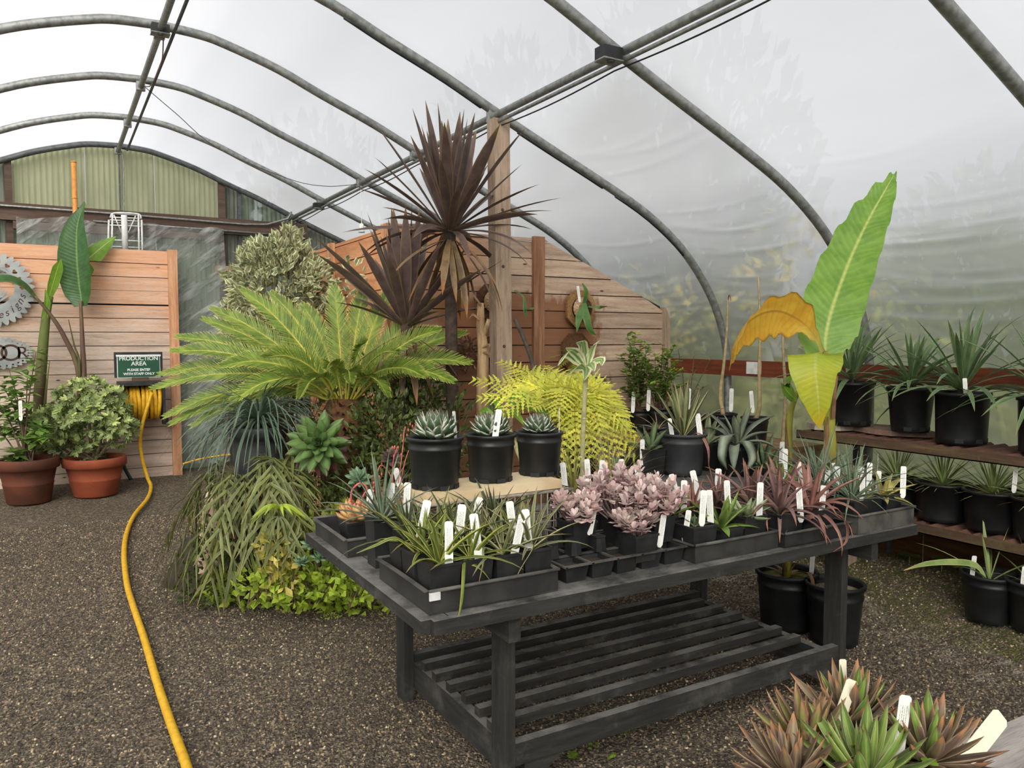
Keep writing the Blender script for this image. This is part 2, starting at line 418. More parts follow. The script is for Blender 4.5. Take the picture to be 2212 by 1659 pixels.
# purlins along the house
for nm, x, z, lab in (('ridge_pipe', .65, 3.455, 'galvanised ridge pipe running along the top of hoops'), ('purlin_pipe', 2.42, 2.885, 'galvanised purlin pipe running along right slope to wooden post'), ('purlin_pipe', 2*RIDGE-2.42, 2.885, 'galvanised purlin pipe on the left slope, outside the view')):
    if x < 0: continue
    t = thing(nm, lab, 'pipe', (x, 0, z))
    MB().tube([(0, HOOPS[0], 0), (0, 9.25, 0)], .022, 10).build('pipe', M['steel'], t, True)
    for y in HOOPS[3:]:
        MB().box((-.032, y-.02, -.032), (.032, y+.02, .05)).build('clamp', M['steel'], t)
    off = .075 if nm == 'ridge_pipe' else .0
    dz = -.015 if nm == 'ridge_pipe' else -.045
    MB().tube([(off, y, dz) for y in [HOOPS[0]+.2*i for i in range(62)]], .011, 8).build('conduit', M['dark_steel' if nm == 'ridge_pipe' else 'steel'], t, True)
    if nm != 'ridge_pipe':
        MB().tube([(.02, y, -.062-.018*abs(math.sin(math.pi*(y-3.15)/1.22))) for y in [1.0+.12*i for i in range(68)]], .004, 6).build('cable', M['cable'], t, True)
# black channel strips under the third hoop, by its own run
def strip(y, x0, x1, name, lab):
    pts = [p + Vector((0, y-.01, 0)) for p in arch(-.045) if x0 < p.x < x1]
    tag(MB().tube(pts, .009, 6).build(name, M['cable'], None, True), lab, 'channel')
strip(4.35, 1.45, 2.38, 'wire_channel', 'black wire channel under the hoop left of the post')
strip(4.35, 2.5, 3.32, 'wire_channel', 'black wire channel under the hoop right of the post')
strip(4.35, 3.36, 4.05, 'wire_channel', 'black wire channel on the curving shoulder of the hoop')
# junction boxes
def jbox(u, v, Y, s, lab):
    p = at(u, v, Y=Y); t = thing('junction_box', lab, 'box', p)
    MB().box((-s, -s*.7, -s*.55), (s, s*.7, s*.55)).build('body', M['cable'], t)
    MB().box((-s*1.06, -s*.76, -s*.62), (s*1.06, s*.76, -s*.5)).build('cover', M['steel'], t)
    MB().tube([(0, -s*.3, -s*.62), (0, -s*.3, -s*.75)], s*.35, 12).build('knob', M['dark_steel'], t)
jbox(346, 64, 5.5, .052, 'grey junction box on ridge pipe')
jbox(1315, 118, 3.07, .055, 'dark junction box on the right purlin')
jbox(688, 445, 8.0, .05, 'small dark junction box low on far purlin')
# bare bulb holder hanging from the purlin, loose wires
p0 = at(779, 398, Y=6.81); p1 = at(781, 490, D=(p0-Vector((0,0,CAMH))).dot(_fw))
t = thing('pendant_socket', 'white lamp socket hanging on a cord above wooden fence', 'lamp', p1)
MB().tube([(0,0,.02), (0,0,p0.z-p1.z)], .003, 6).build('cord', M['white_metal'], t)
MB().lathe([(.012,.03),(.02,.02),(.022,-.03),(.03,-.05),(.0,-.052)], 12).build('socket', M['white_metal'], t, True)
def wire(pix, Y, r, mat, name, lab):
    tag(MB().tube(spline([at(u, v, Y=y) for (u, v), y in zip(pix, Y)], 24), r, 6).build(name, M[mat], None, True), lab, 'wire')
M['wire_brown'] = plain('brown_wire', (122,92,78), rough=.7)
wire([(353,82),(350,130),(337,165),(325,185),(312,187)], [5.6,5.7,6.0,6.4,6.75], .004, 'wire_brown', 'hanging_wire', 'thin brown wire dangling from the ridge junction box')
wire([(312,187),(380,245),(470,320),(620,385),(700,402),(776,398)], [6.8,6.9,7.0,7.0,6.9,6.8], .003, 'dark_steel', 'slack_wire', 'slack thin wire strung from the ridge to the purlin')
wire([(262,325),(266,345),(268,400),(268,460)], [9.2,9.2,9.2,9.2], .006, 'steel', 'drop_cable', 'thin cable dropping from the ridge down the corrugated wall')
# wooden post carrying the purlin
pb = at(1098, 800, Y=4.30); pt = at(1083, 243, Y=4.36)
t = thing('wooden_post', 'weathered grey timber post propping up the purlin', 'post', (pb.x-.02, 4.33, 0))
Mx = Matrix.Shear('XY', 4, (-.012, 0))
MB().box((-.056, -.045, 0), (.056, .045, 2.86), Mx).build('timber', M['post'], t)
for z in (1.95, 1.45, 2.3):
    MB().lathe([(.011, 0), (.008, .003)], 10).build('knot', M['beam'], t, loc=(-.012-.012*z+.01, -.0455, z), rot=(R(90), 0, 0))

# hip board along the right side, bracket
t = thing('hip_board', 'red-brown hip board running along right film wall', 'board', (4.44, 0, 1.22))
MB().box((0, -3.1, 0), (.035, 4.95, .115)).build('plank', M['hip'], t)
p = at(1628, 795, X=4.435)
o = tag(MB().box((0, -.07, -.045), (.004, .07, .045)).build('metal_plate', M['white_metal'], None, loc=(4.434, p.y, p.z)), 'small pale metal plate nailed to red-brown hip board', 'plate')
t = thing('base_board', 'old brown board along the foot of the right wall', 'board', (4.40, 0, .12))
MB().box((0, -3.1, 0), (.04, 4.9, .30)).build('plank', M['base_board'], t)

# ---------------------------------------------------------------- 2-D outlines with holes, lettering
def plate(outlines, thick, mat, name, parent=None, loc=None, rot=None):
    """flat cut sheet: first outline solid, the rest holes (even-odd), in local X/Y, extruded along Z"""
    cu = bpy.data.curves.new(name, 'CURVE'); cu.dimensions = '2D'; cu.fill_mode = 'BOTH'; cu.extrude = thick/2
    for poly in outlines:
        sp = cu.splines.new('POLY'); sp.points.add(len(poly)-1)
        for i, (x, y) in enumerate(poly): sp.points[i].co = (x, y, 0, 1)
        sp.use_cyclic_u = True
    o = bpy.data.objects.new('tmp', cu); COL.objects.link(o); bpy.context.view_layer.update()
    me = bpy.data.meshes.new_from_object(o.evaluated_get(bpy.context.evaluated_depsgraph_get()))
    bpy.data.objects.remove(o); bpy.data.curves.remove(cu)
    me.name = name; me.materials.clear(); me.materials.append(mat)
    return inst(name, me, parent, loc, rot)
def lettering(txt, size, mat, name, parent, loc, rot=None, shear=0, thick=.0008, spacing=1.0, bold=0):
    cu = bpy.data.curves.new(name, 'FONT'); cu.body = txt; cu.size = size; cu.extrude = thick; cu.align_x = 'CENTER'; cu.align_y = 'CENTER'
    cu.shear = shear; cu.space_character = spacing; cu.offset = bold
    o = bpy.data.objects.new('tmp', cu); COL.objects.link(o); bpy.context.view_layer.update()
    me = bpy.data.meshes.new_from_object(o.evaluated_get(bpy.context.evaluated_depsgraph_get()))
    bpy.data.objects.remove(o); bpy.data.curves.remove(cu)
    me.name = name; me.materials.clear(); me.materials.append(mat)
    return inst(name, me, parent, loc, rot)
FACE = (R(90), 0, 0)          # a sheet drawn in X/Y stands up facing -Y

# ---------------------------------------------------------------- far end wall
def sheetmat(name, c1, c2, tr=.45, clear=.0):
    k = NT(name); f = k.noise(k.coords((1,1,.25)), 5, 5, .65)
    c = k.mix(k.step(f, .3, .7), c1, c2); k.done(c, .5, spec=.4, trans=tr)
    if clear:
        last = k.out.inputs[0].links[0].from_socket; tp = k.n('ShaderNodeBsdfTransparent'); mx = k.n('ShaderNodeMixShader'); mx.inputs[0].default_value = clear
        tp.inputs[0].default_value = (.8,.85,.8,1)
        k.l(last, mx.inputs[1]); k.l(tp.outputs[0], mx.inputs[2]); k.l(mx.outputs[0], k.out.inputs[0])
    return k.m
M['sheet_yellow'] = sheetmat('yellowed_fibreglass', (202,203,172), (184,186,154), .65)
M['sheet_grey'] = sheetmat('grey_fibreglass', (138,140,128), (104,108,98), .45)
M['sheet_clear'] = sheetmat('clear_corrugated_plastic', (170,178,168), (130,140,130), .4, .35)
M['sheet_green'] = sheetmat('green_grey_fibreglass', (160,172,152), (136,148,130), .5)
wall_back = bpy.data.objects.new('wall_back', None); COL.objects.link(wall_back); struct(wall_back, 'far end wall of corrugated fibreglass sheets'); wall_back.location = (0, 9.33, 0)
def sheet(x0, x1, zb, zt, mat, per=.052, amp=.009):
    mb = MB(); n = int((x1-x0)/per*6); vs = []; fs = []
    for i in range(n+1):
        x = lerp(x0, x1, i/n); y = amp*math.sin(2*math.pi*x/per); t = zt(x) if callable(zt) else zt
        vs += [(x, y, zb), (x, y, max(t, zb+.001))]
    for i in range(n): fs.append((2*i, 2*i+2, 2*i+3, 2*i+1))
    mb.add(vs, fs); return mb.build('corrugated_sheet', M[mat], wall_back, True)
ztop = lambda x: hoop_z(x) + .02
BZ = 2.72
for x0, x1, m in ((-.32,.34,'sheet_yellow'),(.345,1.0,'sheet_yellow'),(1.005,1.67,'sheet_yellow')): sheet(x0, x1, BZ, ztop, m)
for x0, x1, m in ((1.675,1.88,'sheet_grey'),(1.885,2.5,'sheet_clear'),(2.505,3.1,'sheet_grey'),(3.105,3.75,'sheet_grey'),(3.755,4.5,'sheet_grey')): sheet(x0, x1, 0, ztop, m)
for x0, x1, m in ((-.55,-.325,'sheet_grey'),(-1.2,-.555,'sheet_grey'),(-1.85,-1.205,'sheet_grey'),(-2.5,-1.855,'sheet_grey'),(-3.2,-2.505,'sheet_grey')): sheet(x0, x1, 0, ztop, m)
for x0, x1 in ((-.32,.34),(.345,1.0),(1.005,1.67)): sheet(x0, x1, 0, BZ, 'sheet_green')
zb0 = at(0, 440, Y=9.24).z; zb1 = at(620, 486, Y=9.24).z
t = thing('wall_beam', 'long dark brown beam across the far corrugated wall', 'beam', (0, 9.24, zb1))
MB().box((-3.1, -.03, -.15), (2.62, .05, .02)).build('timber', M['beam'], t)
MB().box((-.3, -.05, -.235), (1.66, .03, -.16)).build('lower_rail', M['beam'], t)
MB().tube([(-1.5, -.05, -.015), (.6, -.05, -.02), (1.9, -.05, -.035), (2.15, -.06, -.02), (2.38, -.08, .06), (2.42, -.1, .14)], .011, 8).build('conduit', M['steel'], t, True)
MB().tube([(.4, -.052, -.11), (2.3, -.05, -.125)], .010, 8).build('conduit', M['steel'], t, True)
for x, w_ in ((-.33,.03),(1.68,.035),(1.87,.02),(.66,.006)):
    o = MB().box((x-w_, -.02, 0 if x > 1 or x < 0 else 2.75), (x+w_, .02, hoop_z(x)), None).build('wall_stud', M['beam' if w_ > .025 else 'dark_steel'], None, loc=(0, 9.29, 0))
    tag(o, {-.33:'dark upright stud left of the yellowed sheets', 1.68:'dark upright stud right of the yellowed sheets', 1.87:'thin grey upright strip beside clear corrugated panel', .66:'thin joint strip in the middle of yellowed sheets'}[x], 'stud')
p = at(498, 585, Y=9.2)
tag(MB().box((-.17, -.03, -.045), (.30, .03, .05)).build('wood_block', M['post'], None, loc=p), 'short brown board behind the variegated shrub', 'board')
p = at(160, 390, Y=9.18); M['bamboo'] = plain('bamboo', (206,142,70), (180,116,52), .45, 12)
t = thing('bamboo_pole', 'tan bamboo pole standing against yellowed corrugated wall', 'pole', (p.x, 9.16, 2.3))
prv = [(0,0,-.3)]
MB().tube([(0,0,-1.2),(0,0,.98)], .024, 10).build('cane', M['bamboo'], t, True)
for z in (.98,.62,.3,.0): MB().lathe([(.024,-.008),(.029,0),(.024,.008)], 10).build('node_ring', M['bamboo'], t, True, loc=(0,0,z))
# plastic curtain across the doorway
def curtain_mat():
    k = NT('wrinkled_clear_plastic'); g = k.n('ShaderNodeNewGeometry'); m0 = k.n('ShaderNodeMapping'); k.l(g.outputs['Position'], m0.inputs[0]); m0.inputs['Rotation'].default_value = (0, R(38), 0)
    mp = k.n('ShaderNodeMapping'); k.l(m0.outputs[0], mp.inputs[0]); mp.inputs['Scale'].default_value = (.9,1,4.5)
    f = k.noise(mp.outputs[0], 2.2, 6, .62); k.bump(f, .9, .08)
    k.done((206,208,204), .22, spec=.6, trans=.45)
    last = k.out.inputs[0].links[0].from_socket; tp = k.n('ShaderNodeBsdfTransparent'); mx = k.n('ShaderNodeMixShader')
    k.l(k.math('SUBTRACT', .66, k.math('MULTIPLY', k.step(f, .48, .66), .58)), mx.inputs[0]); k.l(last, mx.inputs[1]); k.l(tp.outputs[0], mx.inputs[2]); k.l(mx.outputs[0], k.out.inputs[0])
    return k.m
M['curtain'] = curtain_mat()
mb = MB(); nx, nz = 60, 40; vs = []
for j in range(nz+1):
    for i in range(nx+1):
        x = lerp(-.27, 1.68, i/nx); z = lerp(.12, 2.70+.02*math.sin(x*9), j/nz)
        y = .02*math.sin(x*11+z*3.3)+.015*math.sin(x*23-z*7)+.02*math.sin(z*9+x*5)+(.03*math.sin(x*31) if j > nz-6 else 0)
        vs.append((x, 9.13+y*.8, z))
mb.add(vs, [(j*(nx+1)+i, j*(nx+1)+i+1, (j+1)*(nx+1)+i+1, (j+1)*(nx+1)+i) for j in range(nz) for i in range(nx)])
tag(mb.build('plastic_curtain', M['curtain'], None, True), 'wrinkled clear plastic sheet hung over the doorway behind fence', 'plastic sheet')

# ---------------------------------------------------------------- left plank fence with its signs
def _weather(top, mid):
    def f(k, c):
        g = k.n('ShaderNodeSeparateXYZ'); k.l(k.coords((1,1,1), 'World'), g.inputs[0])
        n = k.noise(k.coords((1,.5,2.2), 'World'), 1.6, 5, .7)
        h = k.math('ADD', g.outputs[2], k.math('MULTIPLY', k.math('SUBTRACT', n, .5), 1.5))
        return k.mix(k.math('MULTIPLY', k.step(h, 1.35, 2.3), .8), c, k.mix(.66, c, top))
    return f
M['fence_left'] = woodmat('weathered_plank', (172,150,134), (206,184,166), (220,200,184), (1,12,12), 2.0, True, .35, .14, .8, _weather((226,146,86), None))
M['fence_batten'] = woodmat('orange_batten', (166,112,80), (200,146,108), (218,172,138), (12,12,1), 2.0, False, .35, .05)
fx1 = at(387, 700, Y=8.9).x; ftop = at(387, 543, Y=8.95).z
t = thing('plank_fence', 'low fence of weathered horizontal planks beside the doorway', 'fence', (0, 8.96, 0))
pitch_ = .1415; nb = 17; base_z = ftop - nb*pitch_
meb = MB().box((-1.75, 0, 0), (fx1-.02, .025, pitch_-.007)).mesh('plank', M['fence_left'])
for i in range(nb):
    inst('plank', meb, t, (random.uniform(-.003,.003), random.uniform(-.006,.006), base_z+i*pitch_+(.004 if i == nb-4 else 0)), None, (1, 1, .95 if i == nb-5 else 1))
M['backing'] = plain('seam_light_block', (52,44,38), rough=.9)  # for dark sheets added behind the planks to stop light leaking through seams
MB().box((-1.75, .034, base_z), (fx1-.02, .038, ftop-.01)).build('backing', M['backing'], t)  # unseen sheet added to keep the fence seams dark
MB().box((fx1-.092, -.04, base_z-.02), (fx1, -.002, ftop+.01)).build('batten', M['fence_batten'], t)
M['sign_steel'] = plain('brushed_sign_steel', (158,160,158), (134,138,138), .38, 8, .05, .02, .35)
M['cutout'] = plain('cut_letter_brown', (74,52,40), rough=.8)  # dark wood brown of the letters
def scallop(cx, cy, rx, ry, n, depth, m=None):
    m = m or n*8; P = []
    for i in range(m):
        a = 2*math.pi*i/m; k_ = abs(math.sin(a*n/2)); r = 1-depth*(1-k_)
        P.append((cx+rx*r*math.cos(a), cy+ry*r*math.sin(a)))
    return P
def heart(cx, cy, s, rot=0):
    P = []
    for i in range(20):
        a = 2*math.pi*i/20; x = 16*math.sin(a)**3/17; y = (13*math.cos(a)-5*math.cos(2*a)-2*math.cos(3*a)-math.cos(4*a))/17
        P.append((cx+s*(x*math.cos(rot)-y*math.sin(rot)), cy+s*(x*math.sin(rot)+y*math.cos(rot))))
    return P
SY = 8.9
pc = at(-22, 624, Y=SY); q = at(76, 624, Y=SY); rad = q.x-pc.x
t = thing('wreath_sign', 'silver cut-metal wreath sign with hearts and cursive lettering', 'sign', (pc.x, SY, pc.z))
outer = scallop(0, 0, rad, rad*1.0, 34, .13)
inner = [(rad*.54*math.cos(2*math.pi*i/60), rad*.06+rad*.50*math.sin(2*math.pi*i/60)) for i in range(60)]
hearts = [heart(rad*.70*math.cos(a), rad*.03+rad*.69*math.sin(a), rad*.068, a-math.pi/2) for a in [R(x) for x in (2,20,38,56,74,92,110,128,146,164,182)]]
plate([outer, inner]+hearts, .004, M['sign_steel'], 'wreath_plate', t, None, FACE)
for i, c in enumerate('esigns'):
    a = R(-74+i*11.5); r_ = rad*.73
    lettering(c, rad*.26, M['cutout'], 'letter', t, (r_*math.cos(a), -.0028, r_*math.sin(a)+rad*.03), (R(90), 0, 0) if 0 else Euler((R(90), -(a+math.pi/2), 0), 'XYZ'), .35)
for a in range(-60, 61, 12):                        # little cut-metal agave inside the wreath
    aa = R(90+a); L = rad*(.62-.0022*abs(a))
    d = Vector((math.cos(aa), 0, math.sin(aa))); b0 = Vector((0,0,-rad*.40))
    MB().blade([b0, b0+d*L*.4, b0+d*L*.75, b0+d*L], [.012,.035,.022,.001], Vector((-math.sin(aa),0,math.cos(aa))), 0).build('agave_leaf', M['sign_steel'], t)
for s_, y0 in ((1,.42),(1,.30)):
    MB().blade(spline([(rad*.05*s_, 0, rad*(y0-.1)), (rad*.3, 0, rad*(y0+.1)), (rad*.52, 0, rad*(y0-.14))], 10), prof([.004,.03,.03,.003], 11), Vector((0,-.2,1)), 0).build('scroll', M['sign_steel'], t)
pc = at(-8, 763, Y=SY); q = at(73, 763, Y=SY); rx = q.x-pc.x; ry = rx*.52
t = thing('word_sign', 'silver cut-metal plate under the wreath with cut-out capitals', 'sign', (pc.x, SY, pc.z))
holes = [[(rx*.86*math.cos(a)+.009*math.cos(b), ry*.80*math.sin(a)+.009*math.sin(b)) for b in [2*math.pi*j/10 for j in range(10)]] for a in [2*math.pi*i/30 for i in range(30)]]
plate([scallop(0, 0, rx, ry, 34, .12)]+holes, .004, M['sign_steel'], 'word_plate', t, None, FACE)
for c, x, s_ in (('O', rx*.38, .34), ('R', rx*.70, .26), ('O', rx*.02, .34)):
    lettering(c, rx*s_*2.2, M['cutout'], 'letter', t, (x, -.0028, -.005), FACE)

# hose reel with the staff notice
M['black_iron'] = plain('black_iron', (34,33,33), (50,48,46), .55, 14, .1)
M['hose'] = plain('yellow_hose', (226,178,44), (206,154,34), .5, 30, .1, .04, spec=.3)
M['green_sign'] = plain('green_sign', (38,84,62), (34,76,56), .4, 6, 0, 0)
M['sign_white'] = plain('sign_white', (226,228,224), (212,214,210), .45, 6, 0, 0)
pr = at(307, 866, Y=8.72)
t = thing('hose_reel', 'black wall hose reel wound with yellow hose', 'hose reel', (pr.x, 8.72, pr.z))
HW = .185
for s_ in (-1, 1):
    MB().box((s_*HW-.012, -.20, -.20), (s_*HW+.012, .21, .17)).build('side_plate', M['black_iron'], t)
MB().box((-HW-.03, -.19, .165), (HW+.03, .21, .195)).build('top_plate', M['black_iron'], t)
MB().box((-HW, .19, -.2), (HW, .21, .17)).build('back_plate', M['black_iron'], t)
MB().box((HW, -.06, -.245), (HW+.05, .06, -.15)).build('foot_bracket', M['black_iron'], t)
MB().tube([(-HW, 0, -.01), (HW, 0, -.01)], .10, 16).build('drum', M['black_iron'], t, True)
for i in range(9):
    x = lerp(-HW+.035, HW-.035, i/8); tl = .012*math.sin(i*1.7)
    ring = [(x+tl*math.sin(a)*.8, .145*math.cos(a), -.015+.158*math.sin(a)) for a in [2*math.pi*k/26 for k in range(27)]]
    MB().tube(ring, .0195, 8, False).build('hose_coil', M['hose'], t, True)
t2 = thing('notice_board', 'green production area notice leaning on top of hose reel', 'sign', (0,0,0))
c0 = at(300, 789, Y=8.66); wS = at(352, 789, Y=8.66).x-at(247, 789, Y=8.66).x; hS = wS*.60
t2.location = c0
MB().box((-wS/2, .012, -hS/2+.01), (wS/2, .03, hS/2)).build('backing', M['black_iron'], t2)
MB().box((-wS*.445, .004, -hS*.47), (wS*.445, .012, hS*.37)).build('white_border', M['sign_white'], t2)
MB().box((-wS*.43, 0, -hS*.445), (wS*.43, .006, hS*.335)).build('green_plate', M['green_sign'], t2)
for txt, z, s_ in (('PRODUCTION', .255, .205), ('AREA', .06, .215), ('PLEASE ENTER', -.175, .125), ('WITH STAFF ONLY', -.325, .125)):
    lettering(txt, hS*s_, M['sign_white'], 'lettering', t2, (0, -.0005, z*hS), FACE, bold=.0012)
MB().box((-wS*.46, -.004, hS*.33), (wS*.46, .01, hS*.40)).build('white_strip', M['sign_white'], t2)
MB().box((-wS*.15, -.006, -hS*.6), (wS*.2, .02, -hS*.46)).build('clip', M['beam'], t2)
# the yellow hose
hp = [at(328,848,Y=8.52), at(312,900,Y=8.48), at(303,945,Y=8.46), at(306,985,Y=8.44), at(318,1030,Y=8.42)]
hp += [at(u, v, Z=.03+ground(0, y)) for u, v, y in ((326,1052,8.3),(318,1078,8),(291,1112,7.4),(274,1150,6.7),(268,1195,6),(274,1260,5),(288,1310,5),(310,1375,4),(338,1470,3),(368,1560,3),(398,1640,3),(415,1700,2),(436,1800,2),(452,1900,2))]
tag(MB().tube(spline(hp, 120), .0175, 10).build('garden_hose', M['hose'], None, True), 'yellow hose trailing from the reel across the gravel', 'hose')
M['green_hose'] = plain('dark_green_hose', (28,52,46), rough=.5)
tag(MB().tube(spline([at(262,985,Y=8.6), at(270,1012,Y=8.55), at(283,1036,Y=8.5)], 12), .017, 8).build('supply_hose', M['green_hose'], None, True), 'short dark green hose end behind terracotta pot', 'hose')
wire([(395,1002),(430,992),(470,985),(500,982)], [6.2,6.2,6.2,6.2], .006, 'hose', 'garden_twine', 'thin yellow cord stretched behind the drooping grass')
# white folded trolley standing behind the fence
t = thing('white_ladder', 'white metal step frame standing behind the plank fence', 'ladder', (0, 9.06, 0))
PX = lambda u, v: Vector(at(u, v, Y=9.06)) - Vector((0, 9.06, 0))
def bar(a, b, r, nm): MB().tube([PX(*a), PX(*b)], r, 8).build(nm, M['white_metal'], t, True)
for u in (233, 241, 301, 308): bar((u, 560), (u+(2 if u < 270 else -2), 463 if u in (241, 301) else 475), .009, 'upright')
MB().tube(spline([PX(239,470), PX(244,461), PX(272,460), PX(300,463), PX(305,472)], 14), .009, 8).build('top_rail', M['white_metal'], t, True)
bar((271,545),(268,465),.03,'centre_post')
for v in (470, 476, 487, 519, 533): bar((237,v-1),(306,v+2),.006,'rung')
bar((246,464),(262,502),.006,'brace'); bar((293,466),(277,503),.006,'brace')

# ---------------------------------------------------------------- plank wall in the middle, with corner
def _stain(k, c):
    pos = k.coords((1,1,1), 'World'); g = k.n('ShaderNodeSeparateXYZ'); k.l(pos, g.inputs[0])
    n = k.noise(k.coords((2.2,1,1.2), 'World'), 1.5, 6, .7); nn = k.math('MULTIPLY', k.math('SUBTRACT', n, .5), .75)
    x = k.math('ADD', g.outputs[0], nn); z = k.math('ADD', g.outputs[2], k.math('MULTIPLY', nn, .6))
    wet = k.math('MULTIPLY', k.math('MULTIPLY', k.step(x, 2.28, 2.42), k.math('SUBTRACT', 1.0, k.step(x, 3.66, 3.74))), k.math('SUBTRACT', 1.0, k.step(z, 1.80, 1.86)))
    c = k.mix(wet, c, k.mix(.86, c, (132,86,56)))
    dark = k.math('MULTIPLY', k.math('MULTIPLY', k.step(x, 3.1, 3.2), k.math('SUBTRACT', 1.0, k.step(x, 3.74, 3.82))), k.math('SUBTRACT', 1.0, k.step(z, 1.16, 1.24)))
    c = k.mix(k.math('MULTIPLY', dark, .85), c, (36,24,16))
    org = k.math('MULTIPLY', k.math('SUBTRACT', 1.0, k.step(x, 2.5, 2.9)), k.step(z, 1.25, 1.9))
    return k.mix(k.math('MULTIPLY', org, .55), c, (206,138,88))
M['fence_mid'] = woodmat('stained_plank', (150,126,110), (182,156,136), (200,176,154), (1,12,12), 2.0, True, .35, .16, .8, _stain)
M['fence_side'] = woodmat('orange_plank', (176,116,80), (208,146,104), (222,168,128), (12,1,12), 2.0, True, .35, .09)
M['mid_batten'] = woodmat('stained_batten', (116,80,58), (146,104,78), (176,134,106), (12,12,1), 2.0, False, .35, .03)
MY = 4.97
xa = at(1175, 517, Y=MY); xb = at(1421, 660, Y=MY); xr = at(1443, 700, Y=MY).x; mtop = at(850, 489, Y=MY).z
t = thing('plank_wall', 'tall wall of stained horizontal planks with sloping right shoulder', 'fence', (0, MY, 0))
def diag(z): return xr-.02 if z <= xb.z else lerp(xb.x, xa.x, min(1, (z-xb.z)/(xa.z-xb.z)))
pz = .1285; z = .04; k_ = 0
while z < mtop-.02:
    z1 = min(z+pz, mtop); e0, e1 = diag(z), diag(z1-.007)
    if z1 > xa.z: e1 = min(e1, xa.x); e0 = min(e0, diag(z))
    mb = MB(); y0, y1 = 0, .025; x0 = 1.99
    vs = [(x0,y0,z),(e0,y0,z),(e1,y0,z1-.007),(x0,y0,z1-.007),(x0,y1,z),(e0,y1,z),(e1,y1,z1-.007),(x0,y1,z1-.007)]
    mb.add(vs, [(0,1,2,3),(5,4,7,6),(0,4,5,1),(1,5,6,2),(2,6,7,3),(3,7,4,0)])
    mb.build('plank', M['fence_mid'], t, loc=(0, random.uniform(-.006,.006), 0)); z = z1
mb = MB(); e_ = xr-.02; mb.add([(2.0,.034,.04),(e_,.034,.04),(e_,.034,xb.z-.02),(xa.x,.034,xa.z-.02),(2.0,.034,mtop-.01)], [(0,1,2,3,4)]); mb.build('backing', M['backing'], t)  # added dark sheet, blocks backlight in the plank gaps
ub = at(1153, 700, Y=MY-.03).x; uc = at(1176, 700, Y=MY-.03).x
MB().box((ub, -.035, .04), (uc, -.001, at(1164, 515, Y=MY).z+.01)).build('batten', M['mid_batten'], t)
MB().box((xr-.062, -.03, .1), (xr, .03, at(1435, 664, Y=MY).z)).build('end_post', M['post'], t)
MB().box((1.93, -.035, .04), (2.06, .07, mtop+.015)).build('corner_post', M['fence_batten'], t)
t = thing('side_plank_wall', 'orange plank wall running back from the corner post', 'fence', (1.965, 0, 0))
z = .04; y_end = at(676, 545, X=1.965).y
meb = MB().box((0, MY+.07, 0), (.025, y_end, pz-.007)).mesh('plank', M['fence_side'])
while z < mtop-.02:
    inst('plank', meb, t, (random.uniform(-.002,.002), 0, z), None, (1, 1, min(1, (mtop-z)/pz))); z += pz
MB().box((.034, MY+.07, .05), (.038, y_end, mtop-.01)).build('backing', M['backing'], t)  # added here too, keeps light out between the side planks
yb = at(714, 600, X=1.94).y
MB().box((-.035, yb-.045, .04), (-.001, yb+.045, mtop+.01)).build('batten', M['fence_batten'], t)
MB().box((-.02, y_end-.01, .04), (.06, y_end+.06, mtop+.01)).build('end_post', M['fence_batten'], t)

# ---------------------------------------------------------------- outside the film
M['out_ground'] = plain('outdoor_grass', (128,138,84), (140,134,92), .9, 3, 0, 0)
mb = MB(); mb.box((-40,-30,-.12), (45,50,-.06)); struct(mb.build('ground_outside', M['out_ground']), 'grassy ground outside the greenhouse')
def foliage(mb, c, r, n, L, W, rng, up=.2, shell=.35):
    """loose leaves filling an ellipsoid"""
    for _ in range(n):
        d = Vector((rng.gauss(0,1), rng.gauss(0,1), rng.gauss(0,1))).normalized(); q = rng.uniform(shell, 1)**.5
        p = Vector((c[0]+d.x*r[0]*q, c[1]+d.y*r[1]*q, c[2]+d.z*r[2]*q))
        a = (d + Vector((rng.gauss(0,.6), rng.gauss(0,.6), rng.gauss(0,.6)+up))).normalized()
        s_ = a.cross(Vector((rng.gauss(0,1), rng.gauss(0,1), rng.gauss(0,1)))).normalized(); l = L*rng.uniform(.65,1.2); ww = W*rng.uniform(.7,1.2)
        nn = a.cross(s_)
        mb.blade([p, p+a*l*.5+nn*l*.06, p+a*l], [ww*.15, ww, ww*.05], s_, .08, rnd=rng.random())
def outmat(n, a, b): return leafmat(n, a, mid2=b, trans=.4, var=.05)
M['out_green'] = outmat('outdoor_leaf_green', (146,154,70), (112,128,54)); M['out_yellow'] = outmat('outdoor_leaf_yellow', (206,178,52), (150,150,46)); M['out_dark'] = outmat('outdoor_leaf_dark', (78,92,52), (58,72,42))
M['bark'] = plain('bark', (84,70,56), (60,50,42), .9, 10, .4); M['out_lime'] = outmat('outdoor_hedge_leaf', (172,172,62), (134,150,56)); M['out_small'] = outmat('outdoor_shrub_leaf', (104,128,52), (132,140,54)); rng = random.Random(3); tree_me = {}
for m in ('out_green', 'out_dark'):
    mb = MB(); foliage(mb, (0,0,0), (1,1,1), 4200, .12, .07, rng, shell=.1); tree_me[m] = mb.mesh('crown', M[m])
TREES = [(9.4,1.2,1.2,(1.6,1.9,1.5),'out_green'),(9.0,4.8,1.5,(1.5,1.9,2.0),'out_green'),(6.35,7.3,2.5,(1.45,2.0,3.2),'out_dark'),(6.1,10.4,2.7,(1.6,1.9,3.2),'out_dark'),
  (3.4,11.2,2.2,(1.4,1.0,2.5),'out_dark'),(.4,17.6,1.9,(1.9,1.2,2.2),'out_green'),(-2.8,16.2,2.1,(1.9,1.2,2.4),'out_green'),(9.6,-2.2,1.2,(1.6,1.9,1.5),'out_green')]
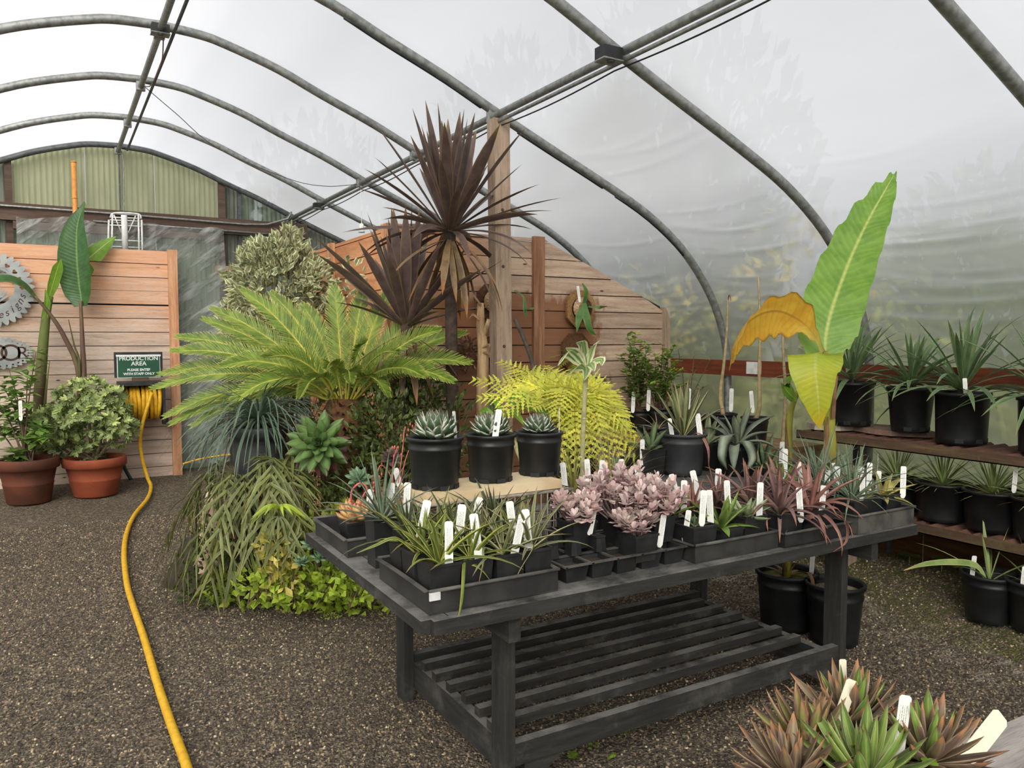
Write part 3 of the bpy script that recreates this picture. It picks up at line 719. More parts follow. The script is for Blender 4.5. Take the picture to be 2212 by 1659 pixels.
tn = ['blurred green tree outside film beside the right shelves','blurred green tree outside film behind the banana leaf','blurred dark tree outside film beyond the wooden post','blurred dark tree at the far right corner outside',
  'dark tree behind the clear corrugated panel outside','green tree behind the yellowed corrugated sheets outside','green tree outside beyond the far left of end wall','green tree outside film right of the view']
for (x, y, z, r_, m), lab in zip(TREES, tn):
    t = thing('outdoor_tree', lab, 'tree', (x, y, -.06), 'trees outside the greenhouse')
    o = inst('crown', tree_me[m], t, (0,0,z), (0,0,x), r_); o['kind'] = 'stuff'
    MB().tube([(0,0,0),(.05,.03,z*.6),(0,0,z)], [.09,.07,.05], 8).build('trunk', M['bark'], t, True)
# yellow-leaved shrub pressing against the film
def near_shrub(lab, spots, m, L, W, n=26):
    t = thing('outdoor_shrub', lab, 'shrub', (5.0, spots[0][0], -.06), 'shrubs outside the greenhouse')
    mb = MB(); rg = random.Random(hash(lab) % 99 if 0 else len(lab))
    for (y, z, x, s_) in spots: foliage(mb, (x-5.0, y-spots[0][0], z+.06), (.16*s_,.32*s_,.32*s_), n, L, W, rg, -.3)
    o = mb.build('foliage', M[m], t); o['kind'] = 'stuff'
    mb = MB()
    for (y, z, x, s_) in spots: mb.tube([(.25, (y-spots[0][0])*.5, 0), (x-5.0, y-spots[0][0], z)], [.012,.004], 5)
    o = mb.build('branches', M['bark'], t); o['kind'] = 'stuff'
near_shrub('yellow autumn leaves showing through film above the plank wall', [(5.6,1.9,4.75,1.0),(5.0,1.75,4.78,.8),(5.9,1.6,4.8,.9),(5.3,1.45,4.85,.8)], 'out_yellow', .13, .055)
near_shrub('golden leaves showing through film left of the banana leaf', [(3.9,2.35,4.62,.8),(3.7,2.1,4.68,.9),(4.2,1.95,4.7,.7),(3.5,1.75,4.75,.7),(3.9,1.6,4.8,.7)], 'out_yellow', .13, .06, 20)
t = thing('outdoor_hedge', 'long olive hedge blurred behind the right film wall', 'hedge', (6.3, 4.5, -.06))
mb = MB(); rg = random.Random(8)
for i in range(30): foliage(mb, (rg.uniform(-.35,.35), lerp(-4.5,4.5,i/29), rg.uniform(.3,1.0)), (.45,.45,.5), 80, .13, .07, rg)
o = mb.build('foliage', M['out_lime'], t); o['kind'] = 'stuff'
mb = MB()
for i in range(20): mb.tube([(0, lerp(-4.4,4.4,i/19), 0), (rg.uniform(-.2,.2), lerp(-4.4,4.4,i/19), 1.2)], [.03,.015], 6)
o = mb.build('stems', M['bark'], t); o['kind'] = 'stuff'
near_shrub('yellow-green hedge blurred through film behind the plank bench', [(2.9+.36*i, 1.0+.34*((i*7)%3), 4.98+.08*((i*5)%3), 1.2) for i in range(11)], 'out_lime', .13, .065, 40)
near_shrub('green leaves showing through film above the right shelf', [(2.3,1.75,4.82,.9),(1.8,1.85,4.85,.8),(2.6,1.6,4.8,.6),(1.6,1.55,4.82,.7)], 'out_small', .10, .05, 26)

# ---------------------------------------------------------------- main display bench
TX0, TX1, TY0, TY1, TZ = .875, 3.18, 2.0, 3.15, .70
bench = thing('display_bench', 'black painted wooden bench crowded with trays of succulents', 'bench', (0, 0, 0))
n_pl = 9; pw = (TY1-TY0)/n_pl
for i in range(n_pl):
    MB().box((TX0+.09, TY0+i*pw+.006, TZ-.036), (TX1-.005, TY0+(i+1)*pw-.006, TZ)).build('top_plank', M['bench'], bench)
MB().box((TX0, TY0+.001, TZ-.037), (TX0+.085, TY1, TZ+.001)).build('end_board', M['bench_y'], bench)
MB().box((TX0+.03, TY0-.022, TZ-.04), (TX1, TY0, TZ+.002)).build('front_board', M['bench'], bench)
MB().box((TX0, TY1, TZ-.04), (TX1, TY1+.02, TZ)).build('back_board', M['bench'], bench)
for x in (1.21, 2.86):
    for y in (2.11, 2.936):
        MB().box((x, y, 0), (x+.04, y+.085, TZ-.037)).build('leg', M['bench_z'], bench)
for x in (1.165, 2.905):
    MB().box((x, TY0+.005, .578), (x+.042, TY1, TZ-.038)).build('top_bearer', M['bench_y'], bench)
for x in (1.252, 2.82):
    MB().box((x, 2.152, .05), (x+.038, 2.944, .158)).build('low_bearer', M['bench_y'], bench)
for y in (2.27, 2.383, 2.496, 2.609, 2.722, 2.835):
    MB().box((1.262+random.uniform(-.01,.01), y, .159), (2.80+random.uniform(-.02,.02), y+.038, .192)).build('shelf_slat', M['bench'], bench)
MB().box((1.252, 2.115, .115), (2.858, 2.15, .19)).build('front_rail', M['bench'], bench)
MB().box((1.252, 2.945, .115), (2.858, 2.985, .19)).build('rear_rail', M['bench'], bench)
for x, s_ in ((1.292, 1), (2.818, -1)):
    mb = MB(); x2 = x+s_*.16
    vs = [(x,2.12,.02),(x,2.12,.114),(x2,2.12,.114),(x,2.145,.02),(x,2.145,.114),(x2,2.145,.114)]
    mb.add(vs, [(0,1,2),(3,5,4),(0,3,4,1),(1,4,5,2),(2,5,3,0)]); mb.build('gusset', M['bench'], bench)

# ---------------------------------------------------------------- shelves at the right wall
M['rust_iron'] = plain('rusty_iron', (84,62,50), (58,46,40), .8, 9, .3, .05)
def _moss_edge(k, c):
    return k.mix(k.math('MULTIPLY', k.step(k.noise(k.coords((1,1,1), 'World'), 7, 5, .7), .5, .7), .6), c, (106,96,58))
M['shelf_edge'] = woodmat('mossy_iron_edge', (70,54,44), (92,72,56), (120,100,74), (14,1,14), 2.2, False, .4, .05, .8, _moss_edge)
M['tile_shelf'] = plain('terracotta_roofing', (110,74,60), (80,58,48), .85, 14, .3, .08)
M['stone'] = plain('pale_stone', (182,170,150), (148,136,118), .85, 12, .4)
M['reddish_stone'] = plain('reddish_slab', (130,96,84), (158,140,120), .85, 9, .5)
def wall_shelf(zt, xf, y0, y1, lab):
    t = thing('wall_shelf', lab, 'shelf', (xf, y0, zt))
    L = y1-y0
    MB().box((0, 0, -.055), (.008, L, -.004)).build('angle_iron', M['shelf_edge'], t)
    MB().box((0, 0, -.055), (.05, L, -.049)).build('angle_flange', M['shelf_edge'], t)
    # corrugated roofing sheet as the deck
    n = int(L/.075*6); vs = []; fs = []; per = .075; W_ = 4.42-xf
    for i in range(n+1):
        y = L*i/n; z = -.012+.011*math.cos(2*math.pi*y/per); vs += [(.009, y, z), (W_, y, z), (.009, y, z-.006), (W_, y, z-.006)]
    for i in range(n): a = 4*i; fs += [(a, a+1, a+5, a+4), (a+2, a+6, a+7, a+3), (a, a+4, a+6, a+2)]
    mb = MB(); mb.add(vs, fs); mb.build('corrugated_deck', M['tile_shelf'], t)
    for y in (.15, L*.5, L-.15):
        MB().box((W_-.03, y, -zt+.16), (W_, y+.03, -.055)).build('support_post', M['dark_steel'], t)
    return t
wall_shelf(.935, 4.0, .7, 3.30, 'upper rusty shelf along the right wall')
wall_shelf(.52, 3.95, .6, 3.05, 'lower rusty shelf along the right wall')
p = at(1830, 935, Z=.945)
# stone slabs under the pots of the upper shelf
def slab(u, v, sx, sy, sz, mat, lab, rot=0):
    p = at(u, v, Z=.938); mb = MB(); rg = random.Random(int(u)); n = 14
    ring = [(sx*math.cos(2*math.pi*i/n)*rg.uniform(.85,1.05), sy*math.sin(2*math.pi*i/n)*rg.uniform(.85,1.05)) for i in range(n)]
    vs = [(max(-.9,x), y, 0) for x, y in ring]+[(x*.96, y*.96, sz) for x, y in ring]
    mb.add(vs, [tuple(range(n-1,-1,-1)), tuple(range(n,2*n))]+[(i,(i+1) % n, n+(i+1) % n, n+i) for i in range(n)])
    return tag(mb.build('stone_slab', M[mat], None, loc=(max(p.x, 4.0+sx+.0), p.y, .9385), rot=(0,0,rot)), lab, 'stone')
slab(1800, 925, .17, .17, .03, 'stone', 'pale stone slab under the leftmost pot of the upper shelf')
slab(1925, 935, .16, .26, .03, 'reddish_stone', 'reddish stone slab under the middle pot of upper shelf')
t = thing('plant_bench', 'rough wooden plank bench behind display bench, by the film wall', 'bench', (4.02, 3.42, 0))
for i in range(3): MB().box((i*.135, 0, .755), (i*.135+.128, 1.45, .795)).build('plank', M['rough_shelf'], t)
for x, y in ((.02,.05),(.36,.05),(.02,1.35),(.36,1.35)): MB().box((x, y, .1), (x+.05, y+.05, .754)).build('leg', M['post'], t)
MB().box((0,.02,.68),(.40,.06,.754)).build('bearer', M['post'], t); MB().box((0,1.36,.68),(.40,1.40,.754)).build('bearer', M['post'], t)

# silvered plank bench in the near right corner
t = thing('near_bench', 'silver-grey plank bench in near right corner', 'bench', (0,0,0))
A = at(1985, 1640, Z=.70); B = at(2212, 1545, Z=.70); d = (B-A); d.z = 0; d.normalize(); nrm = Vector((d.y, -d.x, 0))
Mb = Matrix((( d.x, nrm.x, 0, A.x), (d.y, nrm.y, 0, A.y), (0,0,1,.70), (0,0,0,1)))
MB().box((-.62, .0, -.04), (.75, .13, 0), Mb).build('plank', M['grey_wood'], t)
MB().box((-.62, .14, -.04), (.75, .27, 0), Mb).build('plank', M['grey_wood'], t)
MB().box((-.62, .28, -.04), (.75, .42, 0), Mb).build('plank', M['grey_wood'], t)
for x in (-.55, .6): MB().box((x, .02, -.70), (x+.06, .09, -.041), Mb).build('leg', M['bench_z'], t)
for x in (-.55, .6): MB().box((x, .33, -.70), (x+.06, .40, -.041), Mb).build('leg', M['bench_z'], t)
for x in (-.55, .6): MB().box((x, .02, -.12), (x+.06, .40, -.041), Mb).build('bearer', M['bench_z'], t)

# ---------------------------------------------------------------- pots, tags, rosettes
M['soil'] = plain('potting_soil', (70,54,42), (40,32,26), .95, 60, .6, .05)
M['grit'] = plain('gritty_soil', (150,136,116), (92,80,68), .95, 90, .7, .05)
M['moss_soil'] = plain('mossy_soil', (104,112,34), (74,66,34), .95, 50, .6, .05)
M['terracotta'] = plain('terracotta', (150,74,46), (126,60,38), .75, 5, .08, .04)
M['terracotta_dark'] = plain('terracotta_dark', (104,56,38), (78,46,32), .75, 5, .08, .04)
def tagmat():
    k = NT('printed_tag'); tc = k.n('ShaderNodeTexCoord'); sp = k.n('ShaderNodeSeparateXYZ'); k.l(tc.outputs['Object'], sp.inputs[0])
    wv = k.math('SINE', k.math('MULTIPLY', sp.outputs[0], 1500.0))
    mp = k.n('ShaderNodeMapping'); mp.inputs['Scale'].default_value = (250,1,420); k.l(tc.outputs['Object'], mp.inputs[0])
    br = k.noise(mp.outputs[0], 1, 2)
    inside = k.math('MULTIPLY', k.math('LESS_THAN', k.math('ABSOLUTE', sp.outputs[0]), .0075), k.math('MULTIPLY', k.math('GREATER_THAN', sp.outputs[2], .035), k.math('LESS_THAN', sp.outputs[2], .105)))
    ink = k.math('MULTIPLY', k.math('MULTIPLY', k.step(wv, .3, .6), k.step(br, .42, .5)), k.math('MULTIPLY', inside, .75))
    return k.done(k.mix(ink, (238,237,230), (70,70,70)), .45, spec=.4)
M['tag'] = tagmat()
M['tag_cream'] = plain('blank_cream_tag', (236,230,204), (228,222,196), .5, 5, 0, .02)
def _tagmesh(w_, h, mat):
    mb = MB(); y = .0009; c = w_*.18
    P = [(-w_*.25,-.012),(w_*.25,-.012),(w_/2,.0),(w_/2,h-c),(w_/2-c,h),(-w_/2+c,h),(-w_/2,h-c),(-w_/2,0)]; n = len(P)
    mb.add([(x,-y,z) for x,z in P]+[(x,y,z) for x,z in P], [tuple(range(n)), tuple(range(2*n-1,n-1,-1))]+[(i,n+i,n+(i+1)%n,(i+1)%n) for i in range(n)])
    return mb.mesh('plant_tag', mat)
TAG = _tagmesh(.024, .125, M['tag']); TAGC = _tagmesh(.026, .125, M['tag_cream'])
def ptag(pos, label, lean=0, back=-8, turn=-30, s=1.0, me=None):
    o = inst('plant_tag', me or TAG, None, pos, (R(back), R(lean), R(turn)), s)
    return tag(o, label, 'plant tag', 'white plant tags')
_pc = {}
def pot(par, rt, rb, h, mat='pot_plastic', soil='soil', fill=.88, ribs=True, sc=None):
    key = (rt, rb, h, mat, ribs)
    if key not in _pc:
        lip = rt*1.06; b = h*.93
        P = [(rb*.9,.0),(rb,.004),(lerp(rb,rt,.12),h*.12)]
        if ribs: P += [(lerp(rb,rt,.74),h*.74),(lerp(rb,rt,.74)*1.03,h*.755),(lerp(rb,rt,.80)*1.03,h*.80),(lerp(rb,rt,.82),h*.815),(lerp(rb,rt,.88),h*.88)]
        P += [(rt*.995,b),(lip,b+.001),(lip*1.005,h*.985),(lip*.985,h),(rt*.96,h),(rt*.94,b),(lerp(rb,rt,.75)*.94,h*.7)]
        _pc[key] = MB().lathe(P, 32).mesh('pot', M[mat], True)
    o = inst('pot', _pc[key], par)
    key2 = ('s', rt, h, fill, soil)
    if key2 not in _pc: _pc[key2] = MB().lathe([(rt*.93,h*fill-.004),(rt*.7,h*fill),(.001,h*fill+.004)], 24).mesh('soil', M[soil], True)
    inst('soil', _pc[key2], par); return h*fill
def sqpot(par, w_, h, mat='black_plastic', soil='soil', taper=.84, rot=0):
    key = ('q', w_, h, mat, taper)
    if key not in _pc:
        a, b = w_/2*taper, w_/2; t = .002; mb = MB(); vs = []
        for (r_, z) in ((a,0),(b,h-.008),(b+.003,h-.008),(b+.003,h),(b-t,h),(a-t,.01)):
            vs += [(-r_,-r_,z),(r_,-r_,z),(r_,r_,z),(-r_,r_,z)]
        fs = [(0,3,2,1)]+[(4*i+k,4*i+(k+1)%4,4*i+4+(k+1)%4,4*i+4+k) for i in range(5) for k in range(4)]+[(20,21,22,23)]
        mb.add(vs, fs); _pc[key] = mb.mesh('pot', M[mat])
        s_ = w_/2*.95; z = h*.9; _pc[key+('s',)] = MB().box((-s_,-s_,z-.006),(s_,s_,z)).mesh('soil', M[soil])
    inst('pot', _pc[key], par, None, (0,0,rot)); inst('soil', _pc[key+('s',)], par, None, (0,0,rot)); return h*.9
STRAP = [.55,.8,.95,1,.98,.92,.8,.6,.35,.02]; SWORD = [.5,.62,.75,.88,.98,1,.95,.78,.45,.02]; AGAVE = [.62,.7,.82,.95,1,.98,.88,.68,.38,.02]; SPOON = [.35,.5,.7,.9,1,1,.95,.8,.55,.1]; OVATE = [.15,.55,.85,1,1,.93,.8,.6,.35,.02]; NEEDLE = [1,1,.95,.9,.82,.74,.62,.48,.3,.03]
_lc = {}
def leaf_me(mat, L, W, bend=30, pr=STRAP, fold=.12, thick=0, n=8, p=1.3, hook=0, tw=0):
    key = (mat, round(L,3), round(W,4), bend, id(pr), fold, thick, n, p, hook, tw)
    if key not in _lc:
        pts = [Vector((0,0,0))]; ds = L/n
        for i in range(n):
            t = (i+.5)/n; a = R(bend)*t**p - (R(hook)*max(0,(t-.6)/.4) if hook else 0)
            pts.append(pts[-1]+Vector((math.sin(a),0,math.cos(a)))*ds)
        _lc[key] = MB().blade(pts, [W*x for x in prof(pr, n+1)], Vector((math.sin(R(tw)),-math.cos(R(tw)),0)), fold, thick, rnd=.5).mesh('leaf', M[mat], True)
    return _lc[key]
def rosette(par, mat, rings, z=0, seed=1, pr=STRAP, fold=.12, thick=0, name='leaf', n=8, p=1.3, c=(0,0), r0=0, jit=1.0, xmax=None, tws=(-10,10)):
    """rings: (count, tilt, length, width, bend); leaves share mesh data ring by ring"""
    rg = random.Random(seed); ph = rg.random()*6
    for (cnt, tilt, L, W, bend) in rings:
        ms = [leaf_me(mat, L, W, bend*k_, pr, fold, thick, n, p, 0, tw) for k_, tw in zip((.8, 1.2, 1.0, .9), tws)]
        for i in range(cnt):
            a = ph + 2*math.pi*(i+rg.uniform(-.3,.3)*jit)/cnt; tl = tilt+rg.uniform(-9,9)*jit
            if xmax and L*math.sin(R(min(90, tl+bend*.4)))*math.cos(a) > xmax: tl = max(0, math.degrees(math.asin(max(0, min(1, xmax/(L*math.cos(a))))))-bend*.45)
            s_ = rg.uniform(1-.16*jit,1+.1*jit)
            inst(name, rg.choice(ms), par, (c[0]+r0*math.cos(a), c[1]+r0*math.sin(a), z), (rg.uniform(-.12,.12)*jit, R(tl), a), s_)
        ph += 2.4
def wleaf(par, pts, wid, side, mat, name='leaf', fold=.1, thick=0, n=18, wave=0, rnd=.5):
    """one leaf along world points (par sits at its own location)"""
    o = Vector(par.location) if par else Vector((0,0,0)); S = [q-o for q in spline(pts, n)]
    W = prof(wid, len(S))
    mb = MB(); mb.blade(S, W, side, fold, thick, rnd)
    if wave:
        nc = 4 if thick else 3
        for i in range(len(S)):
            for k_, sg in ((0,1),(2,-1)):
                v = Vector(mb.v[i*nc+k_]); mb.v[i*nc+k_] = tuple(v + Vector((0,0,wave*math.sin(i*1.35+k_*1.7))))
    return mb.build(name, M[mat], par, True)

# leaf palettes
M['vic'] = leafmat('queen_agave_leaf', (78,102,70), (222,218,204), .70, (116,88,70), .93, trans=.05, mid2=(58,82,56))
M['aloe_var'] = leafmat('yellow_striped_leaf', (112,130,56), (200,196,98), .62, (176,150,110), .95, trans=.18, mid2=(92,114,52))
M['aloe_pale'] = leafmat('pale_striped_leaf', (126,136,88), (196,188,138), .6, (166,126,96), .9, trans=.18)
M['aloe_dark'] = leafmat('dark_olive_leaf', (78,92,58), (128,128,84), .7, (120,92,74), .92, trans=.12)
M['silver'] = leafmat('silver_green_leaf', (132,148,120), (168,176,150), .8, (150,140,110), .95, trans=.15, mid2=(104,124,98))
M['echev'] = leafmat('orange_echeveria_leaf', (230,198,136), (230,172,122), .8, (212,124,94), .88, (206,196,130), .2, trans=.15, mid2=(224,180,116))
M['coral'] = plain('coral_flower_stalk', (204,112,104), (182,88,90), .6)
M['brom'] = leafmat('bronze_bromeliad_leaf', (152,118,112), (176,142,130), .85, (170,120,96), .8, (124,122,98), .2, trans=.18, mid2=(132,98,96))
M['brom_red'] = leafmat('copper_bromeliad_leaf', (180,130,114), (196,156,138), .85, (160,106,84), .85, trans=.2, mid2=(156,104,94))
M['green_aloe'] = leafmat('fresh_green_leaf', (138,164,76), (168,184,98), .8, (150,140,80), .95, trans=.2, mid2=(108,142,66))
M['pale_agave'] = leafmat('pale_agave_leaf', (158,174,130), (186,190,150), .8, (140,110,90), .95, trans=.12)
M['yellow_leaf'] = leafmat('yellow_agave_leaf', (214,200,110), (226,214,140), .8, (180,150,90), .92, trans=.25)
M['grey_agave'] = leafmat('grey_agave_leaf', (142,150,128), (116,110,88), .93, (96,80,66), .96, trans=.06, mid2=(118,128,110), rough=.55)
M['green_agave'] = leafmat('blue_green_agave_leaf', (118,138,98), (164,162,118), .9, (110,84,66), .95, trans=.1, mid2=(94,118,86))
M['agave_purple'] = leafmat('purple_edged_agave_leaf', (150,150,82), (164,124,106), .66, (172,128,92), .82, trans=.15, mid2=(120,110,70), rib=(164,164,92))
M['agave_plum'] = leafmat('plum_agave_leaf', (146,124,94), (186,160,134), .8, (178,126,86), .84, trans=.12, mid2=(106,84,76), rib=(150,136,96))
M['agave_green'] = leafmat('toothed_green_agave_leaf', (142,166,78), (206,200,152), .86, (120,80,56), .95, trans=.18, mid2=(112,142,66), rib=(170,180,96))
M['kal'] = leafmat('pink_grey_leaf', (208,178,176), (222,186,184), .8, (206,156,160), .9, trans=.22, mid2=(216,206,196))
M['kal_stem'] = plain('mauve_stem', (138,112,112), rough=.7)
M['grassy'] = leafmat('straw_grass', (168,164,84), (186,176,104), .8, (176,150,90), .9, trans=.3)
M['yucca'] = leafmat('yucca_leaf', (108,130,88), (142,156,108), .85, (136,122,76), .95, trans=.16, mid2=(86,112,72))
M['yucca_light'] = leafmat('light_yucca_leaf', (154,172,104), (190,194,132), .8, (190,166,106), .9, trans=.22, mid2=(124,148,84))
M['straw'] = leafmat('dry_straw_leaf', (190,164,112), (170,140,92), .8, trans=.2)
M['dead'] = leafmat('dead_brown_leaf', (150,112,82), (120,86,62), .8, trans=.12)

# ---------------------------------------------------------------- trays
def tray(x0, y0, x1, y1, h, lab, mat='tray_plastic', z=TZ+.002, bow=0):
    t = thing('nursery_tray', lab, 'tray', (x0, y0, z)); W_, D_ = x1-x0, y1-y0; th = .004
    MB().box((0,0,0),(W_,D_,.004)).build('base', M[mat], t)
    MB().box((0,0,.0045),(W_,th,h)).build('side', M[mat], t); MB().box((0,D_-th,.0045),(W_,D_,h)).build('side', M[mat], t)
    MB().box((0,th,.0045),(th,D_-th,h)).build('side', M[mat], t); MB().box((W_-th,th,.0045),(W_,D_-th,h)).build('side', M[mat], t)
    MB().tube([(-.003,-.003,h),(W_+.003,-.003,h)], .006, 8).build('rim', M['dusty_plastic'], t, True)
    MB().tube([(-.003,D_+.003,h),(W_+.003,D_+.003,h)], .006, 8).build('rim', M['dusty_plastic'], t, True)
    for x in (-.004, W_+.004):
        MB().blade(spline([(x-.004,0,h),(x-.004-bow,D_*.3,h+bow*1.3),(x-.004-bow,D_*.7,h+bow*1.3),(x-.004,D_,h)], 12), [.016]*13, Vector((1,0,.15)), 0, .2).build('rim', M['dusty_plastic'], t)
    return t
tray(.905, 2.725, 1.33, 3.13, .065, 'dusty black tray at the back left corner of bench', bow=.004)
t1 = tray(.915, 2.03, 1.36, 2.43, .07, 'black tray at the front left corner holding striped aloes', bow=.006)
MB().box((-.004,-.012,.045),(.03,-.0065,.068)).build('tape', M['white_metal'], t1)
tray(1.945, 2.03, 2.37, 2.40, .065, 'brown-rimmed black tray holding green aloes at bench front')
tray(2.385, 2.01, 2.775, 2.38, .055, 'low black tray holding bronze bromeliads at bench front', 'black_plastic')
tray(2.80, 1.995, 3.175, 2.38, .078, 'chalky tray at the right end of bench', 'dusty_plastic')
# cell tray with pegs
t = thing('cell_tray', 'black cell tray with empty cells beside the pink succulents', 'tray', (1.41, 2.06, TZ+.002)); CW, CD = .525/5, .33/3
for i in range(5):
    for j in range(3):
        cx, cy = (i+.5)*CW, (j+.5)*CD; a, b = CW*.36, CW*.45; mb = MB(); vs = []
        for r_, z in ((a,0),(b,.055),(b-.003,.055),(a-.003,.004)): vs += [(cx-r_,cy-r_,z),(cx+r_,cy-r_,z),(cx+r_,cy+r_,z),(cx-r_,cy+r_,z)]
        mb.add(vs, [(0,3,2,1)]+[(4*q+k,4*q+(k+1)%4,4*q+4+(k+1)%4,4*q+4+k) for q in range(3) for k in range(4)]+[(12,13,14,15)])
        mb.build('cell', M['black_plastic'], t)
for i in range(6): MB().box((i*CW-.005,-.006,.055),(i*CW+.005,.336,.06)).build('web_bar', M['dusty_plastic'], t)
for j in range(4): MB().box((-.008,j*CD-.006,.056),(.533,j*CD+.006,.0615)).build('web_bar', M['dusty_plastic'], t)
def peg(x, y): MB().lathe([(.024,0),(.019,.045),(.021,.047),(.021,.053),(.0,.055)], 8, sq=True).build('peg', M['black_plastic'], t, loc=(x,y,.0615))
for i, j in ((1,1),(2,1),(3,1),(1,2),(2,2),(0,1)): peg(i*CW if i else .012, j*CD)
for (i, j) in ((0,0),(1,0),(2,0)): MB().box(((i+.12)*CW,(j+.12)*CD,.03),((i+.88)*CW,(j+.88)*CD,.04)).build('cell_soil', M['soil'], t)

# ---------------------------------------------------------------- wire basket, stone, three queen agaves
M['wire_white'] = plain('dull_coated_wire', (170,160,146), (140,130,118), .55, 20)
BX0, BX1, BY0, BY1, BZT = 1.075, 1.70, 2.44, 2.78, .925
t = thing('wire_basket', 'upturned pale wire basket carrying the stone slab', 'basket', (BX0, BY0, TZ+.001)); bw, bd, bh = BX1-BX0, BY1-BY0, BZT-TZ
MB().tube([(0,0,bh),(bw,0,bh),(bw,bd,bh),(0,bd,bh),(0,0,bh)], .0055, 8).build('top_ring', M['wire_white'], t, True)
MB().tube([(.01,.01,.006),(bw-.01,.01,.006),(bw-.01,bd-.01,.006),(.01,bd-.01,.006),(.01,.01,.006)], .004, 6).build('bottom_ring', M['wire_white'], t, True)
mw = MB().tube([(0,0,.006),(0,0,bh)], .0028, 6).mesh('upright_wire', M['wire_white'])
for i in range(23): inst('upright_wire', mw, t, (bw*i/22, 0, 0)); inst('upright_wire', mw, t, (bw*i/22, bd, 0))
for i in range(1, 9): inst('upright_wire', mw, t, (0, bd*i/9, 0)); inst('upright_wire', mw, t, (bw, bd*i/9, 0))
mw2 = MB().tube([(0,0,0),(bw,0,0)], .0028, 6).mesh('deck_wire', M['wire_white'])
for i in range(1, 14): inst('deck_wire', mw2, t, (0, bd*i/14, bh))
inst('deck_wire', mw2, t, (0,0,bh*.5)); inst('deck_wire', mw2, t, (0,bd,bh*.5))
M['sandstone'] = plain('sandstone', (226,204,166), (204,178,138), .85, 4, .15, .02)
mb = MB(); zs = BZT+.0065
tag(mb.box((-.285,-.115,0),(.285,.115,.032)).build('stone_slab', M['sandstone'], None, loc=(1.372, 2.56, zs), rot=(0,0,R(1.5))), 'cream sandstone slab on the wire basket under three pots', 'stone')
zp = zs+.0325
for i, (u, rt, rb, h, yy, lab, tg) in enumerate(((940,.098,.082,.185,2.555,'largest queen agave in black pot, leftmost on the sandstone slab','left'), (1060,.092,.078,.178,2.575,'queen agave in the middle pot on the sandstone slab','middle'), (1165,.090,.076,.17,2.60,'smallest queen agave in the right pot on the sandstone slab','right'))):
    x = at(u, 1000, Y=yy).x
    t = thing('potted_agave', lab, 'potted plant', (x, yy, zp), 'queen agaves on the stone slab'); hz = pot(t, rt, rb, h, fill=.9)
    s_ = (1.12, 1.0, .88)[i]
    rosette(t, 'vic', [(10,82,.088*s_,.032*s_,-22),(11,66,.094*s_,.034*s_,-26),(11,51,.096*s_,.034*s_,-28),(10,37,.094*s_,.033*s_,-26),(8,24,.088*s_,.031*s_,-22),(6,12,.078*s_,.026*s_,-14),(3,4,.062*s_,.02*s_,-6)], hz+.016, 4+i, AGAVE, .16, .25, jit=.45, n=6)
    for k in range(8):
        a = 2*math.pi*k/8; MB().box((-.018,-.004,0),(.018,.004,.016)).build('drain_notch', M['cable'], t, loc=(rb*.985*math.cos(a), rb*.985*math.sin(a), .001), rot=(0,0,a+math.pi/2))
    if i == 0: ptag((x+.085, yy+.0, zp+hz-.02), 'white tag at the right rim of the largest queen agave', 4, -6, 40)
    if i == 1: ptag((x-.022, yy-.070, zp+hz-.002), 'white tag at the front of the middle queen agave', 9, -10, -25, .95)
    if i == 2: ptag((x+.088, yy-.01, zp+hz-.02), 'white tag edge-on at the right rim of the smallest queen agave', 1, 0, 52)

